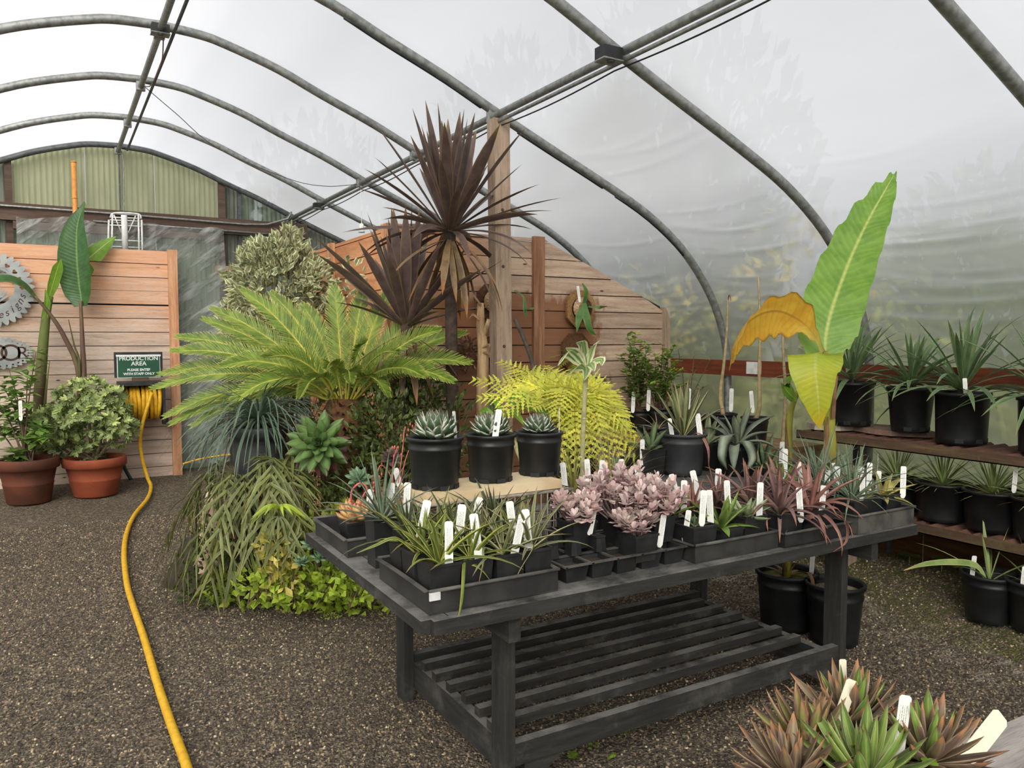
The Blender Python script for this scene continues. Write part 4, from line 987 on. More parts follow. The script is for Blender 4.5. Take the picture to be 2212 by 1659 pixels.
# ---------------------------------------------------------------- front left tray of aloes
rgp = random.Random(11)
cols = ['leftmost', 'second', 'third', 'rightmost']; rows = ['front', 'middle', 'back']
for j in range(3):
    for i in range(4):
        x, y = .975+.108*i+rgp.uniform(-.004,.004), 2.092+.118*j+rgp.uniform(-.004,.004)
        hh = (.135, .14, .145)[j]
        lab = f'striped aloe in square black pot, {cols[i]} in the {rows[j]} row of the front left tray'
        t = thing('potted_aloe', lab, 'potted plant', (x, y, TZ+.0065), 'aloes in the front left tray'); hz = sqpot(t, .10, hh)
        mt = ('aloe_var','aloe_var','aloe_pale','aloe_pale','aloe_var','aloe_dark','aloe_pale','aloe_var','aloe_dark','aloe_var','aloe_pale','aloe_dark')[j*4+i]
        sL = (1.0,.85,.9,1.05)[(i+2*j) % 4]
        rosette(t, mt, [(4,62,.25*sL,.0165,46),(5,44,.235*sL,.0175,36),(4,26,.20*sL,.0165,24),(3,9,.16*sL,.014,10)], hz, 20+j*7+i, NEEDLE, .2, .25, n=7)
        if j == 0 or (i+j) % 2 == 0:
            ptag((x+rgp.uniform(-.03,.02), y-.036, TZ+hz+.010), f'white tag in the {cols[i]} pot of the {rows[j]} row, front left tray', rgp.uniform(-12,14), rgp.uniform(-14,-4), rgp.uniform(-40,-15), rgp.uniform(1.0,1.15))
        if (j, i) == (0, 0):        # long arching leaves that leave the tray
            wleaf(t, [at(895,1190,Y=y), at(855,1162,Y=y-.0), at(810,1178,Y=y+.02), at(770,1195,Y=y+.04)], [.012,.015,.013,.002], Vector((.2,1,.3)), 'aloe_var', fold=.2, thick=.3)
        if (j, i) == (0, 1):
            wleaf(t, [at(1005,1210,Y=y), at(1003,1215,Y=y-.045), at(1001,1250,Y=y-.085), at(997,1300,Y=y-.098), at(988,1348,Y=y-.105)], [.013,.014,.014,.012,.002], Vector((1,.2,0)), 'aloe_var', fold=.2, thick=.3)
            wleaf(t, [at(1000,1222,Y=y-.02), at(1020,1220,Y=y-.045), at(1040,1232,Y=y-.05), at(1057,1252,Y=y-.05)], [.012,.013,.011,.002], Vector((.2,1,.3)), 'aloe_var', fold=.2, thick=.3)
        if (j, i) == (0, 2):
            wleaf(t, [at(1105,1195,Y=y), at(1130,1172,Y=y-.03), at(1150,1180,Y=y-.05), at(1125,1225,Y=y-.055), at(1112,1255,Y=y-.055)], [.010,.012,.012,.010,.002], Vector((.6,.8,.3)), 'aloe_pale', fold=.2, thick=.3)
            wleaf(t, [at(1060,1195,Y=y), at(1045,1185,Y=y-.03), at(1044,1215,Y=y-.05), at(1034,1260,Y=y-.055)], [.008,.010,.009,.002], Vector((1,.2,0)), 'aloe_pale', fold=.2, thick=.3)

def spiky(name, lab, x, y, z0, w_, h, mat, rings, seed, group=None, pr=NEEDLE, fold=.2, thick=.2, cat='potted plant', soil='soil', round_=None, n=8, extra=None):
    t = thing(name, lab, cat, (x, y, z0), group)
    hz = pot(t, round_[0], round_[1], h, round_[2] if len(round_) > 2 else 'pot_plastic', soil) if round_ else sqpot(t, w_, h, soil=soil)
    rosette(t, mat, rings, hz, seed, pr, fold, thick, n=n)
    return t, hz
ZB = TZ+.002
spiky('potted_tillandsia', 'silvery spiky plant in tall black pot behind the left end of front tray', .985, 2.585, ZB, .095, .175, 'silver', [(8,64,.27,.013,44),(8,42,.26,.014,26),(7,18,.24,.014,10)], 31)
spiky('potted_tillandsia', 'small silvery spiky plant in tall black pot next to the wire basket corner', 1.045, 2.49, ZB, .09, .165, 'silver', [(6,60,.17,.011,40),(6,36,.16,.012,24),(4,14,.14,.011,10)], 32)
ptag((1.06, 2.545, ZB+.165), 'white tag standing between the tall silvery plant and wire basket', 2, -6, -28)
ptag((1.028, 2.62, ZB+.155), 'white tag behind the tall silvery plant', 3, -5, -28)
for (x, y, s_, lab, sd) in ((.985, 2.86, 1.0, 'orange echeveria with a curled flower bud in the back left tray', 41), (1.165, 2.93, 1.05, 'orange echeveria with tall coral flower stalks behind silvery plant', 42), (1.27, 3.04, .9, 'yellow echeveria half hidden behind the wire basket corner', 43)):
    t = thing('potted_echeveria', lab, 'potted plant', (x, y, ZB+.0045), 'orange echeverias in the back left tray'); hz = sqpot(t, .105, .10, soil='grit')
    rosette(t, 'echev', [(7,72,.088*s_,.036,-26),(8,54,.09*s_,.037,-26),(7,36,.085*s_,.034,-20),(5,18,.07*s_,.028,-12),(3,6,.05*s_,.02,-5)], hz+.012, sd, SPOON, .14, .35, jit=.5, n=6)
    if sd == 41:
        MB().tube(spline([(0,0,hz+.03),(.03,0,hz+.10),(.045,0,hz+.125),(.02,0,hz+.15),(-.015,0,hz+.125),(-.02,0,hz+.08)], 24), .004, 6).build('flower_stalk', M['coral'], t, True)
    if sd == 42:
        for k, pts in enumerate(([(0,0,.05),(.0,0,.2),(.02,.0,.27)], [(.02,0,.05),(.05,0,.2),(.09,0,.30),(.10,0,.36)], [(.01,0,.05),(.04,0,.24),(.05,.0,.34)], [(-.01,0,.05),(-.01,0,.15),(-.05,0,.20),(-.07,0,.16)])):
            q = MB().tube(spline([(a, b, hz+c) for a, b, c in pts], 14), .0021, 6).build('flower_stalk', M['coral'], t, True)
            mb = MB(); e = pts[-1]
            for g in range(7): mb.lathe([(.001,0),(.004,.006),(.001,.014)], 6, (e[0]+rgp.uniform(-.02,.02), e[1]+rgp.uniform(-.02,.02), hz+e[2]-rgp.uniform(0,.06)))
            o = mb.build('flower_buds', M['coral'], q); o['kind'] = 'stuff'
ptag((1.03, 2.86, ZB+.095), 'white tag edge-on beside the leftmost orange echeveria', 7, 4, -28)
ptag((1.215, 2.95, ZB+.15), 'white tag leaning behind the coral flower stalks', -14, 0, -28)
ptag((1.20, 2.88, ZB+.10), 'white tag in front of the coral flower stalks', -12, -4, -28)

# plants glimpsed through and behind the wire basket
for i, (x, y, mt, lab) in enumerate(((1.22,2.93,'echev','orange succulent in a black pot behind wire basket, left'), (1.47,2.94,'brom_red','copper rosette in a black pot behind wire basket, middle'), (1.60,2.93,'brom_red','copper rosette in a black pot behind wire basket, right'))):
    if i == 0: continue
    spiky('potted_rosette', lab, x, y, ZB, .12, .13, mt, [(9,72,.11,.018,30),(7,45,.10,.018,22),(4,16,.08,.016,8)], 50+i, 'copper rosettes behind wire basket')
t, hz = spiky('potted_crassula', 'small green jade plant below the sandstone slab, beside the pink succulents', 1.60, 2.35, ZB, .085, .10, 'pale_agave', [(5,70,.05,.02,-20),(5,40,.05,.022,-20),(4,15,.05,.02,-10)], 53, pr=SPOON)

# ---------------------------------------------------------------- pink kalanchoes
def kalanchoe(x, y, z, lab, seed, R_, H, w_=.10):
    t = thing('potted_kalanchoe', lab, 'potted plant', (x, y, z), 'pink kalanchoes in the cell tray'); hz = sqpot(t, w_, .095); rg = random.Random(seed)
    st = MB(); fo = MB(); nst = int(30*(R_/.1)**1.4)
    for s_ in range(nst):
        a = rg.random()*6.28; q = R_*math.sqrt(rg.random()); tip = Vector((q*math.cos(a), q*math.sin(a), hz+H*rg.uniform(.55,1.05)*(1-.35*(q/R_)**2)))
        b = Vector((q*.25*math.cos(a), q*.25*math.sin(a), hz-.01)); md = (b+tip)/2+Vector((q*.15*math.cos(a), q*.15*math.sin(a), 0))
        st.tube([b, md, tip], [.0035,.003,.0025], 5)
        for lv in range(4):
            f = 1-.2*lv; base = md.lerp(tip, max(0,f)); 
            for k in range(4 if lv else 3):
                aa = rg.random()*6.28; tl = R(25+lv*22+rg.uniform(-10,12)); d = Vector((math.sin(tl)*math.cos(aa), math.sin(tl)*math.sin(aa), math.cos(tl)))
                L = rg.uniform(.026,.042)*(1 if lv else .75); W_ = L*rg.uniform(.5,.7); sd = d.cross(Vector((0,0,1))).normalized()
                fo.blade([base, base+d*L*.45, base+d*L*.8+Vector((0,0,.002)), base+d*L], [W_*.35,W_,W_*.8,W_*.15], sd, .1, rnd=rg.random())
    o = st.build('stems', M['kal_stem'], t); o['kind'] = 'stuff'
    o = fo.build('foliage', M['kal'], t); o['kind'] = 'stuff'
    return hz
kalanchoe(1.41+1.5*CW+.02, 2.06+1.55*CD+.02, TZ+.0645, 'dusky pink kalanchoe in the left pot of the cell tray', 61, .10, .11)
kalanchoe(1.41+3.3*CW, 2.06+1.4*CD, TZ+.0645, 'largest mound of pink kalanchoe in the middle of the cell tray', 62, .165, .19)
kalanchoe(1.41+4.5*CW, 2.06+1.0*CD, TZ+.0645, 'pale pink kalanchoe at the right end of the cell tray', 63, .11, .15)
kalanchoe(1.41+3.2*CW, 2.06+.42*CD, TZ+.03, 'low pink kalanchoe spilling over the front of the cell tray', 64, .085, .09)
for (u, v, yy, lab) in ((1274,1150,2.20,'white tag in the left pink kalanchoe pot'), (1425,1176,2.09,'white tag at the front of the low pink kalanchoe'), (1479,1165,2.10,'white tag at the right end of the pink kalanchoe tray')):
    p = at(u, v, Y=yy); ptag(p, lab, rgp.uniform(4,12), -8, -30, .85)

# ---------------------------------------------------------------- aloes, bromeliads and agaves along the front right
sp = spiky
sp('potted_aloe', 'dull green aloe in square pot nearest the pink kalanchoes', 2.005, 2.10, ZB+.0045, .115, .12, 'green_agave', [(4,55,.07,.016,20),(4,25,.07,.016,12)], 71, 'aloes in brown-rimmed tray')
sp('potted_aloe', 'bright green aloe in the middle of brown-rimmed tray', 2.14, 2.10, ZB+.0045, .115, .095, 'green_aloe', [(5,66,.17,.03,36),(5,44,.17,.032,24),(4,20,.15,.03,10)], 72, 'aloes in brown-rimmed tray', AGAVE, .18, .25)
sp('potted_agave', 'pale star-shaped agave at the right of brown-rimmed tray', 2.285, 2.12, ZB+.0045, .115, .12, 'pale_agave', [(6,72,.12,.034,12),(5,52,.12,.036,8),(3,26,.10,.03,4)], 73, 'aloes in brown-rimmed tray', AGAVE, .16, .25)
sp('potted_aloe', 'dark green aloe in the back left of brown-rimmed tray', 2.02, 2.24, ZB+.0045, .115, .13, 'green_aloe', [(4,58,.13,.022,26),(4,34,.13,.024,18),(3,12,.11,.02,6)], 74, 'aloes in brown-rimmed tray', AGAVE, .18, .25)
sp('potted_bromeliad', 'copper bromeliad in the back middle of brown-rimmed tray', 2.15, 2.26, ZB+.0045, .115, .13, 'brom_red', [(7,62,.18,.018,62),(6,38,.17,.02,40),(4,14,.14,.018,14)], 75, 'aloes in brown-rimmed tray')
sp('potted_bromeliad', 'bronze bromeliad in the back right of brown-rimmed tray', 2.29, 2.27, ZB+.0045, .115, .14, 'brom', [(8,64,.20,.022,62),(7,40,.19,.024,40),(5,14,.16,.024,12)], 76, 'aloes in brown-rimmed tray')
BR = [('bronze bromeliad with curling dead tips at the front left of low tray',2.455,2.10,77,'brom'),('bronze bromeliad with long drooping leaves at the front right of low tray',2.62,2.085,78,'brom_red'),('bronze bromeliad at the back left of low tray',2.47,2.26,79,'brom'),('mauve bromeliad at the back right of low tray',2.64,2.25,80,'brom')]
for lab, x, y, sd, mt in BR:
    t, hz = sp('potted_bromeliad', lab, x, y, ZB+.0045, .13, .115, mt, [(8,80,.25,.022,90),(8,56,.27,.027,70),(7,34,.24,.030,42),(4,12,.20,.032,10)], sd, 'bronze bromeliads in low tray')
    if sd == 78:
        wleaf(t, [at(1760,1120,Y=y), at(1800,1095,Y=y-.06), at(1828,1130,Y=y-.10), at(1828,1170,Y=y-.115), at(1800,1192,Y=y-.12)], [.018,.026,.024,.012,.002], Vector((.4,1,.2)), 'brom_red', fold=.15)
        wleaf(t, [at(1730,1118,Y=y), at(1758,1120,Y=y-.08), at(1782,1150,Y=y-.11), at(1795,1180,Y=y-.12)], [.016,.022,.018,.004], Vector((.4,1,.2)), 'brom_red', fold=.15)
T5 = [('silvery grass-like tillandsia at the front left of the chalky tray',2.87,2.08,81,'silver',[(10,60,.30,.012,66),(10,38,.30,.012,44),(8,14,.26,.012,14)]),
  ('small pale succulent at the front middle of the chalky tray',2.98,2.10,82,'pale_agave',[(6,50,.10,.012,20),(5,22,.11,.013,10)]),
  ('yellow agave hanging over the right edge of the chalky tray',3.10,2.09,83,'yellow_leaf',[(6,82,.16,.038,56),(5,54,.15,.038,30),(3,20,.11,.032,8)]),
  ('silvery tillandsia at the back left of the chalky tray',2.87,2.24,84,'silver',[(10,60,.32,.012,66),(10,36,.32,.013,40),(8,14,.30,.012,12)]),
  ('grey-green tillandsia at the back middle of the chalky tray',2.99,2.25,85,'silver',[(10,60,.30,.012,66),(10,38,.30,.013,44),(7,14,.26,.012,14)]),
  ('reddish pointed agave at the back right of the chalky tray',3.10,2.23,86,'aloe_pale',[(6,62,.14,.02,20),(5,34,.14,.02,12),(3,12,.11,.016,4)])]
for lab, x, y, sd, mt, rg_ in T5: sp('potted_tillandsia' if mt == 'silver' else 'potted_succulent', lab, x, y, ZB+.0045, .105, .125, mt, rg_, sd, 'plants in the chalky tray')
TG = [(1467,1085,2.28,-16,'white tag leaning left behind the pink kalanchoes'),(1512,1083,2.29,-12,'second leaning white tag behind the pink kalanchoes'),(1549,1078,2.30,2,'white tag right of the two leaning tags'),
  (1516,1130,2.06,5,'low white tag in the dull green aloe pot'),(1535,1130,2.09,-3,'taller white tag in the dull green aloe pot'),(1573,1108,2.16,-2,'white tag behind the bright green aloe'),(1640,1115,2.08,3,'white tag in the pale star-shaped agave pot'),
  (1477,1110,2.25,2,'short white tag between pink kalanchoe and dull green aloe'),(1684,1095,2.25,3,'white tag at the left of low bromeliad tray'),(1730,1122,2.03,-4,'white tag in the front left bronze bromeliad'),(1774,1116,2.03,6,'white tag in the front right bronze bromeliad'),
  (1695,1028,2.57,4,'white tag above the mauve bromeliad'),(1733,1056,2.29,-8,'white tag among the silvery leaves left of banana stem'),(1783,1076,2.2,6,'broad white tag left of chalky tray'),(1805,1070,2.2,3,'white tag at the left of the chalky tray'),
  (1876,1060,2.12,6,'tallest white tag in the chalky tray'),(1862,1090,2.06,4,'short white tag at the front of the chalky tray'),(1895,1075,2.12,6,'white tag right of the tallest tag in chalky tray'),(1950,1070,2.03,4,'white tag above the yellow agave'),(1809,1062,2.27,-8,'white tag right beside the banana stem'),(1855,1070,2.2,6,'white tag behind the tallest tag in chalky tray')]
for u, v, yy, ln, lab in TG: ptag(at(u, v, Y=yy), lab, ln, rgp.uniform(-10,-2), -32+rgp.uniform(-10,10), rgp.uniform(.9,1.05))

# ---------------------------------------------------------------- back row of the bench
M['lattice'] = plain('grey_lattice_plastic', (112,110,106), (84,82,80), .6, 20)
t = thing('lattice_crate', 'upturned grey lattice tray carrying two large pots', 'crate', (2.28, 2.62, ZB)); cw, cd, ch = .86, .46, .10
ml = MB().box((0,0,0),(.006,cd,.006)).mesh('lattice_bar', M['lattice']); ml2 = MB().box((0,0,0),(cw,.006,.006)).mesh('lattice_bar', M['lattice'])
for i in range(30): inst('lattice_bar', ml, t, (cw*i/30, 0, ch-.006))
for i in range(16): inst('lattice_bar', ml2, t, (0, cd*i/15.2, ch-.0125))
mz = MB()
for i in range(28): mz.tube([(cw*i/28,0,ch-.01),(cw*(i+.5)/28,0,ch*.55),(cw*(i+1)/28,0,ch*.1)], .003, 4); mz.tube([(cw*(i+1)/28,0,ch-.01),(cw*(i+.5)/28,0,ch*.55),(cw*i/28,0,ch*.1)], .003, 4)
o = mz.build('zigzag_side', M['lattice'], t); o['kind'] = 'stuff'
for a, b in (((0,0),(cw,0)),((0,cd),(cw,cd)),((0,0),(0,cd)),((cw,0),(cw,cd))): MB().tube([(a[0],a[1],.004),(b[0],b[1],.004)], .004, 5).build('base_bar', M['lattice'], t); MB().tube([(a[0],a[1],ch-.004),(b[0],b[1],ch-.004)], .0055, 5).build('rim_bar', M['lattice'], t)
for x in (0, cw): MB().box((x-.006,0,.004),(x+.006,.012,ch)).build('corner_post', M['lattice'], t); MB().box((x-.006,cd-.012,.004),(x+.006,cd,ch)).build('corner_post', M['lattice'], t)
zc = ZB+ch+.001
def onb(u, v, z): p = at(u, v, Z=z); return p.x, p.y
x, y = onb(1475, 1000, zc)
y = min(y, 3.0); x = at(1475, 1000, Y=y).x
t, hz = sp('potted_bromeliad', 'straw-green bromeliad in the large grey pot on lattice tray', x, y, zc, 0, .215, 'aloe_pale', [(5,40,.26,.022,30),(6,22,.28,.026,10),(5,9,.30,.03,4)], 91, round_=(.115,.094,'grey_plastic'), pr=SWORD)
wleaf(t, [Vector((x,y-.03,zc+hz)), Vector((x+.02,y-.09,zc+hz+.03)), Vector((x+.05,y-.125,zc+hz-.04)), Vector((x+.05,y-.135,zc+hz-.14))], [.02,.022,.02,.003], Vector((1,0,0)), 'brom_red')
ptag((x+.055, y-.07, zc+hz-.01), 'white tag at the front of the large grey pot', -6, -8, -30, 1.1); ptag((x-.06, y+.01, zc+hz-.01), 'white tag at the left rim of the large grey pot', -10, 0, -30, .9); ptag((x+.03, y+.05, zc+hz-.04), 'white tag deep inside the large grey pot', 0, 0, -30, .8)
x2 = at(1592, 1000, Y=2.86).x
t, hz = sp('potted_agave', 'grey-green agave with broad drooping leaves in ribbed pot', x2, 2.86, zc, 0, .17, 'grey_agave', [(3,58,.26,.05,118),(4,40,.25,.048,84),(4,22,.24,.045,46),(3,8,.22,.04,16)], 93, round_=(.098,.082), pr=AGAVE, fold=.16, thick=.12, n=10)
wleaf(t, [at(1583,955,Y=2.80), at(1568,945,Y=2.72), at(1560,985,Y=2.69), at(1570,1015,Y=2.69)], [.035,.055,.05,.004], Vector((1,-.3,0)), 'grey_agave', fold=.06, thick=.1); wleaf(t, [at(1600,955,Y=2.80), at(1615,958,Y=2.73), at(1626,990,Y=2.70), at(1612,1018,Y=2.69)], [.035,.055,.05,.006], Vector((1,-.3,.2)), 'grey_agave', fold=.06, thick=.1)
mr = MB()
for k in range(26):
    a = 2*math.pi*k/26; mr.tube([(.085*math.cos(a),.085*math.sin(a),.02),(.099*math.cos(a),.099*math.sin(a),.15)], .0028, 5)
o = mr.build('pot_ribs', M['pot_plastic'], t); o['kind'] = 'stuff'
ptag(at(1604, 945, Y=2.90), 'white tag edge-on behind the grey-green agave', 10, 0, 45, .9)
BACK = [('potted_agave','blue-green agave in black pot right of the ribbed pot',1650,1018,2.80,'green_agave',[(4,60,.2,.035,40),(4,40,.2,.036,26),(3,16,.18,.034,8)],101),
 ('potted_agave','small green agave in front of the blue-green agave',1690,1040,2.55,'green_aloe',[(5,62,.14,.022,30),(4,38,.14,.022,18),(3,14,.12,.02,6)],102),
 ('potted_agave','silver agave left of the banana stem',1762,1015,2.52,'silver',[(5,60,.2,.03,36),(5,36,.2,.03,20),(3,12,.18,.026,6)],103),
 ('potted_agave','grey agave behind the large grey pot',1405,985,3.05,'green_agave',[(4,60,.17,.036,40),(4,36,.17,.036,20),(3,14,.16,.03,6)],104),
 ('potted_agave','blue agave left of the large grey pot',1340,1030,2.86,'green_agave',[(5,66,.17,.034,36),(4,42,.16,.034,22),(3,14,.13,.03,6)],105),
 ('potted_agave','small striped agave behind the large grey pot, right',1528,960,3.06,'pale_agave',[(4,52,.16,.03,40),(4,30,.17,.032,18),(3,12,.15,.028,6)],106)]
for nm, lab, u, v, yy, mt, rg_, sd in BACK:
    p = at(u, v, Y=yy); sp(nm, lab, p.x, yy, ZB if sd not in (101,104,106) else zc if 2.28 < p.x < 3.14 and 2.62 < yy < 3.08 else ZB, .11, max(.08, min(.2, p.z-ZB)) if sd in (102,103,105) else .14, mt, rg_, sd, 'agaves at the back of the bench', AGAVE, .16, .2)
# grassy pots and the variegated stem between the stone slab and the lattice tray
for i, (u, v, yy, s_, lab) in enumerate(((1240,1070,2.80,1.0,'wispy straw-coloured grass in black pot right of stone slab'),(1320,1075,2.72,1.1,'wispy straw-coloured grass with long arching blades beside lattice tray'))):
    p = at(u, v, Y=yy); t, hz = sp('potted_grass', lab, p.x, yy, ZB, .11, .11, 'grassy', [(14,40,.30*s_,.004,60),(16,24,.36*s_,.004,44),(12,10,.34*s_,.004,24)], 111+i, 'wispy grasses on the bench', NEEDLE, .1, 0, n=9)
p = at(1262, 1080, Y=2.62)
M['fig_stem'] = plain('pale_green_stem', (170,164,118), (142,136,92), .7, 40, .2)
M['varieg'] = leafmat('cream_edged_leaf', (128,158,96), (222,218,176), .55, trans=.25, mid2=(104,140,80), rib=(180,190,130))
t = thing('potted_plumeria', 'tall bare stem topped with cream-edged leaves, right of stone slab', 'potted plant', (p.x, 2.62, ZB)); hz = pot(t, .075, .06, .13)
stem = [at(1262,1078,Y=2.62), at(1258,1000,Y=2.62), at(1262,880,Y=2.62), at(1266,798,Y=2.62)]; O = Vector(t.location)
MB().tube([q-O for q in spline(stem, 20)], .0105, 10).build('stem', M['fig_stem'], t, True)
ms = MB().lathe([(.001,0),(.006,.003),(.001,.006)], 8).mesh('leaf_scar', M['sign_white'])
for k in range(14):
    q = spline(stem, 28)[min(27, 2+k*2)]-O; a = k*2.4; inst('leaf_scar', ms, t, q+Vector((.009*math.cos(a), .009*math.sin(a), 0)))
tp = stem[-1]
for (a, b, wd) in (((1225,765),(1205,790),.05),((1240,800),(1222,815),.05),((1285,745),(1297,735),.045),((1300,778),(1300,790),.045),((1258,745),(1245,740),.05),((1262,745),(1262,735),.04),((1240,760),(1222,752),.045),((1268,805),(1262,822),.05),((1280,790),(1284,802),.045)):
    wleaf(t, [tp, (tp+at(*a,Y=2.60))/2+Vector((0,0,.012)), at(*a,Y=2.58), at(*b,Y=2.56)], [.012,wd,wd*.9,.004], Vector((.7,-.2,.6)), 'varieg', fold=.12, n=9)
for i, (x, y, w_) in enumerate(((1.775,2.60,.09),(1.99,2.64,.10),(2.115,2.555,.10))): sp('potted_succulent', 'small dark rosette in black pot behind the pink kalanchoes, '+('left','middle','right')[i], x, y, ZB, w_, .13, ('aloe_dark','green_agave','aloe_dark')[i], [(6,66,.09,.016,26),(5,36,.09,.016,14),(3,12,.07,.014,6)], 130+i, 'small rosettes behind the pink kalanchoes')
TG2 = [(1222,1062,2.60,-6,'white tag behind the wire basket corner'),(1272,1054,2.59,-4,'white tag in the pot of the tall bare stem'),(1299,1055,2.62,2,'white tag right of the tall bare stem'),(1332,1072,2.58,3,'white tag above the left pink kalanchoe'),(1384,1066,2.55,-8,'white tag left of the lattice tray'),(1348,1050,2.67,-6,'white tag among the straw-coloured grass'),(1387,1000,3.05,1,'white tag by the blue agave behind the grass')]
for u, v, yy, ln, lab in TG2: ptag(at(u, v, Y=yy), lab, ln, -4, -30, .95)

# ---------------------------------------------------------------- agaves on the near bench
NB = [(1745,1600,.068,'agave_purple','purple-tipped agave at the left of near agave tray'),(1835,1555,.072,'agave_plum','plum-coloured agave at the back of near agave tray'),(1868,1668,.075,'agave_green','bright green toothed agave at the bottom edge of the view'),(2005,1625,.07,'agave_plum','plum agave with green heart at the right of near agave tray'),(1712,1665,.06,'agave_plum','low brownish agave at the bottom left of near agave tray')]
trx = [at(u, v, Z=.845) for u, v, *_ in NB]
xs = [p.x for p in trx]; ys = [p.y for p in trx]
tray(min(xs)-.06, min(ys)-.055, max(xs)+.06, max(ys)+.06, .05, 'black tray under the agaves in the near right corner', 'black_plastic', .702)
for i, ((u, v, s_, mt, lab), p) in enumerate(zip(NB, trx)):
    k = s_/.07; t = thing('potted_agave', lab, 'potted plant', (p.x, p.y, .7065), 'agaves in the near right corner'); hz = sqpot(t, .095, .125, soil='grit')
    rosette(t, mt, [(9,86,.112*k,.021*k,-8),(10,66,.118*k,.022*k,-10),(9,46,.115*k,.0215*k,-8),(7,28,.108*k,.020*k,-6),(5,11,.095*k,.017*k,-3)], hz+.01, 120+i, AGAVE, .18, .2, jit=.8, n=6)
    if i in (1, 3): rosette(t, 'agave_green', [(5,38,.10*k,.021*k,-8),(5,17,.105*k,.020*k,-4)], hz+.014, 140+i, AGAVE, .18, .2, jit=.8, n=6)
    mo = MB(); rg = random.Random(i)
    for q in range(26):
        a = rg.random()*6.28; r_ = rg.uniform(.01,.045); d = Vector((math.cos(a), math.sin(a), rg.uniform(.1,.9))).normalized(); b = Vector((r_*math.cos(a), r_*math.sin(a), hz))
        mo.blade([b, b+d*.03, b+d*.055], [.006,.010,.001], d.cross(Vector((0,0,1))), .1, rnd=rg.random())
    o = mo.build('dry_leaves', M['dead'], t); o['kind'] = 'stuff'
ptag(at(1800,1590,Z=.84), 'blank cream tag leaning right among the near agaves', 22, -8, -30, .78, TAGC); ptag(at(1938,1640,Z=.84), 'printed white tag standing among the near agaves', 9, -6, -32, .80); ptag(at(1822,1500,Z=.86), 'small white tag end behind the plum-coloured near agave', 0, -6, -30, .5, TAGC)
ptag(at(2080,1652,Z=.745), 'large cream tag lying over the silver-grey plank', 52, -20, -32, .98, _tagmesh(.04, .125, M['tag_cream']))
M['clover'] = leafmat('clover_leaf', (146,180,60), trans=.3)
p = at(2008, 1648, Z=.86); t = thing('clover_sprig', 'tiny clover sprig in front of the right near agave', 'weed', p)
for k in range(4): inst('leaflet', leaf_me('clover', .014, .014, 30, SPOON, .1, 0, 4), t, (0,0,0), (0, R(70), k*1.57))

# ================================================================ planted bed
M['bed_soil'] = plain('dark_bed_soil', (44,36,28), (62,52,40), .95, 12, .6, 0, kind='World')
mb = MB(); n = 48; rings_ = []
bed = [at(u, v, Z=.0) for u, v in ((345,1265),(400,1285),(480,1300),(560,1300),(660,1305),(760,1300),(835,1290))] + [Vector((1.95,3.95,0)), Vector((2.6,3.75,0)), Vector((3.3,3.7,0)), Vector((3.5,4.9,0)), Vector((2.0,4.9,0)), Vector((1.9,6.6,0)), Vector((1.2,6.9,0)), Vector((.8,6.2,0))]
cb = sum(bed, Vector())/len(bed); nb_ = len(bed); vs = []
for s_, z in ((1,.0),(.93,.05),(.8,.10),(.5,.14),(0.02,.16)): vs += [(cb.x+(p.x-cb.x)*s_, cb.y+(p.y-cb.y)*s_, z) for p in bed]
mb.add(vs, [(r*nb_+i, r*nb_+(i+1)%nb_, (r+1)*nb_+(i+1)%nb_, (r+1)*nb_+i) for r in range(4) for i in range(nb_)]+[tuple(4*nb_+i for i in range(nb_))])
struct(mb.build('floor_bed', M['bed_soil'], None, True), 'dark soil of the raised planting bed')

def frond(par, pts, n, Ll, Wl, mat, rmat, rr=.006, lift=.35, phi=(70,35), lp=None, side=None, droop=0, start=.12, name='frond', zig=False, jit=.05, face=None, seed=0):
    """pinnate frond: rachis along world pts with leaflets both sides; rachis is its sub-part"""
    o = Vector(par.location); rg = random.Random(seed); S = [q-o for q in spline(pts, 24)]; N = len(S)-1
    lp = lp or [.45,.8,1,1,.95,.85,.7,.5,.28]
    mb = MB(); up = Vector((0,0,1))
    for k in range(n):
        t = start+(1-start)*(k+.5)/n; f = t*N; i = min(int(f), N-1); p = S[i].lerp(S[i+1], f-i); tg = (S[i+1]-S[i]).normalized()
        sd = (Vector(side) if side is not None else tg.cross(face if face is not None else up)); sd = (sd-tg*sd.dot(tg))
        if sd.length < 1e-4: sd = tg.orthogonal()
        sd.normalize(); nm = sd.cross(tg)
        if nm.z < 0 and side is None: nm = -nm
        L = Ll*prof(lp, 50)[int((k/n)*49)]; ph = R(lerp(phi[0], phi[1], t))
        for sg in (-1, 1):
            d = (tg*math.cos(ph)+sd*(sg*math.sin(ph))+nm*lift).normalized(); d = (d+Vector((rg.uniform(-jit,jit), rg.uniform(-jit,jit), rg.uniform(-jit,jit)))).normalized()
            bs = d.cross(nm).normalized()
            if zig:
                m_ = 10; q = [p+d*(L*j/m_)+Vector((0,0,-droop*L*(j/m_)**2)) for j in range(m_+1)]
                wz = [Wl*(1 if j % 2 else .30)*(1-.85*(j/m_))*(.5+.5*L/Ll) for j in range(m_+1)]; wz[-1] = .0005
                mb.blade(q, wz, bs, .06, rnd=rg.random())
            else:
                q = [p, p+d*L*.5+Vector((0,0,-droop*L*.2)), p+d*L+Vector((0,0,-droop*L))]
                mb.blade(q, [Wl*.7, Wl, Wl*.12], bs, .12, rnd=rg.random())
    f_ = mb.build(name, M[mat], par)
    MB().tube(S, [rr*(1-.8*i/N) for i in range(N+1)], 6).build('rachis', M[rmat], f_, True)
    return f_
M['cycad'] = leafmat('cycad_leaflet', (140,160,66), None, .9, (220,210,112), .86, (168,180,82), .1, trans=.32, mid2=(112,138,54), var=.10)
M['rachis'] = plain('yellow_rachis', (190,180,76), (160,160,64), .5)
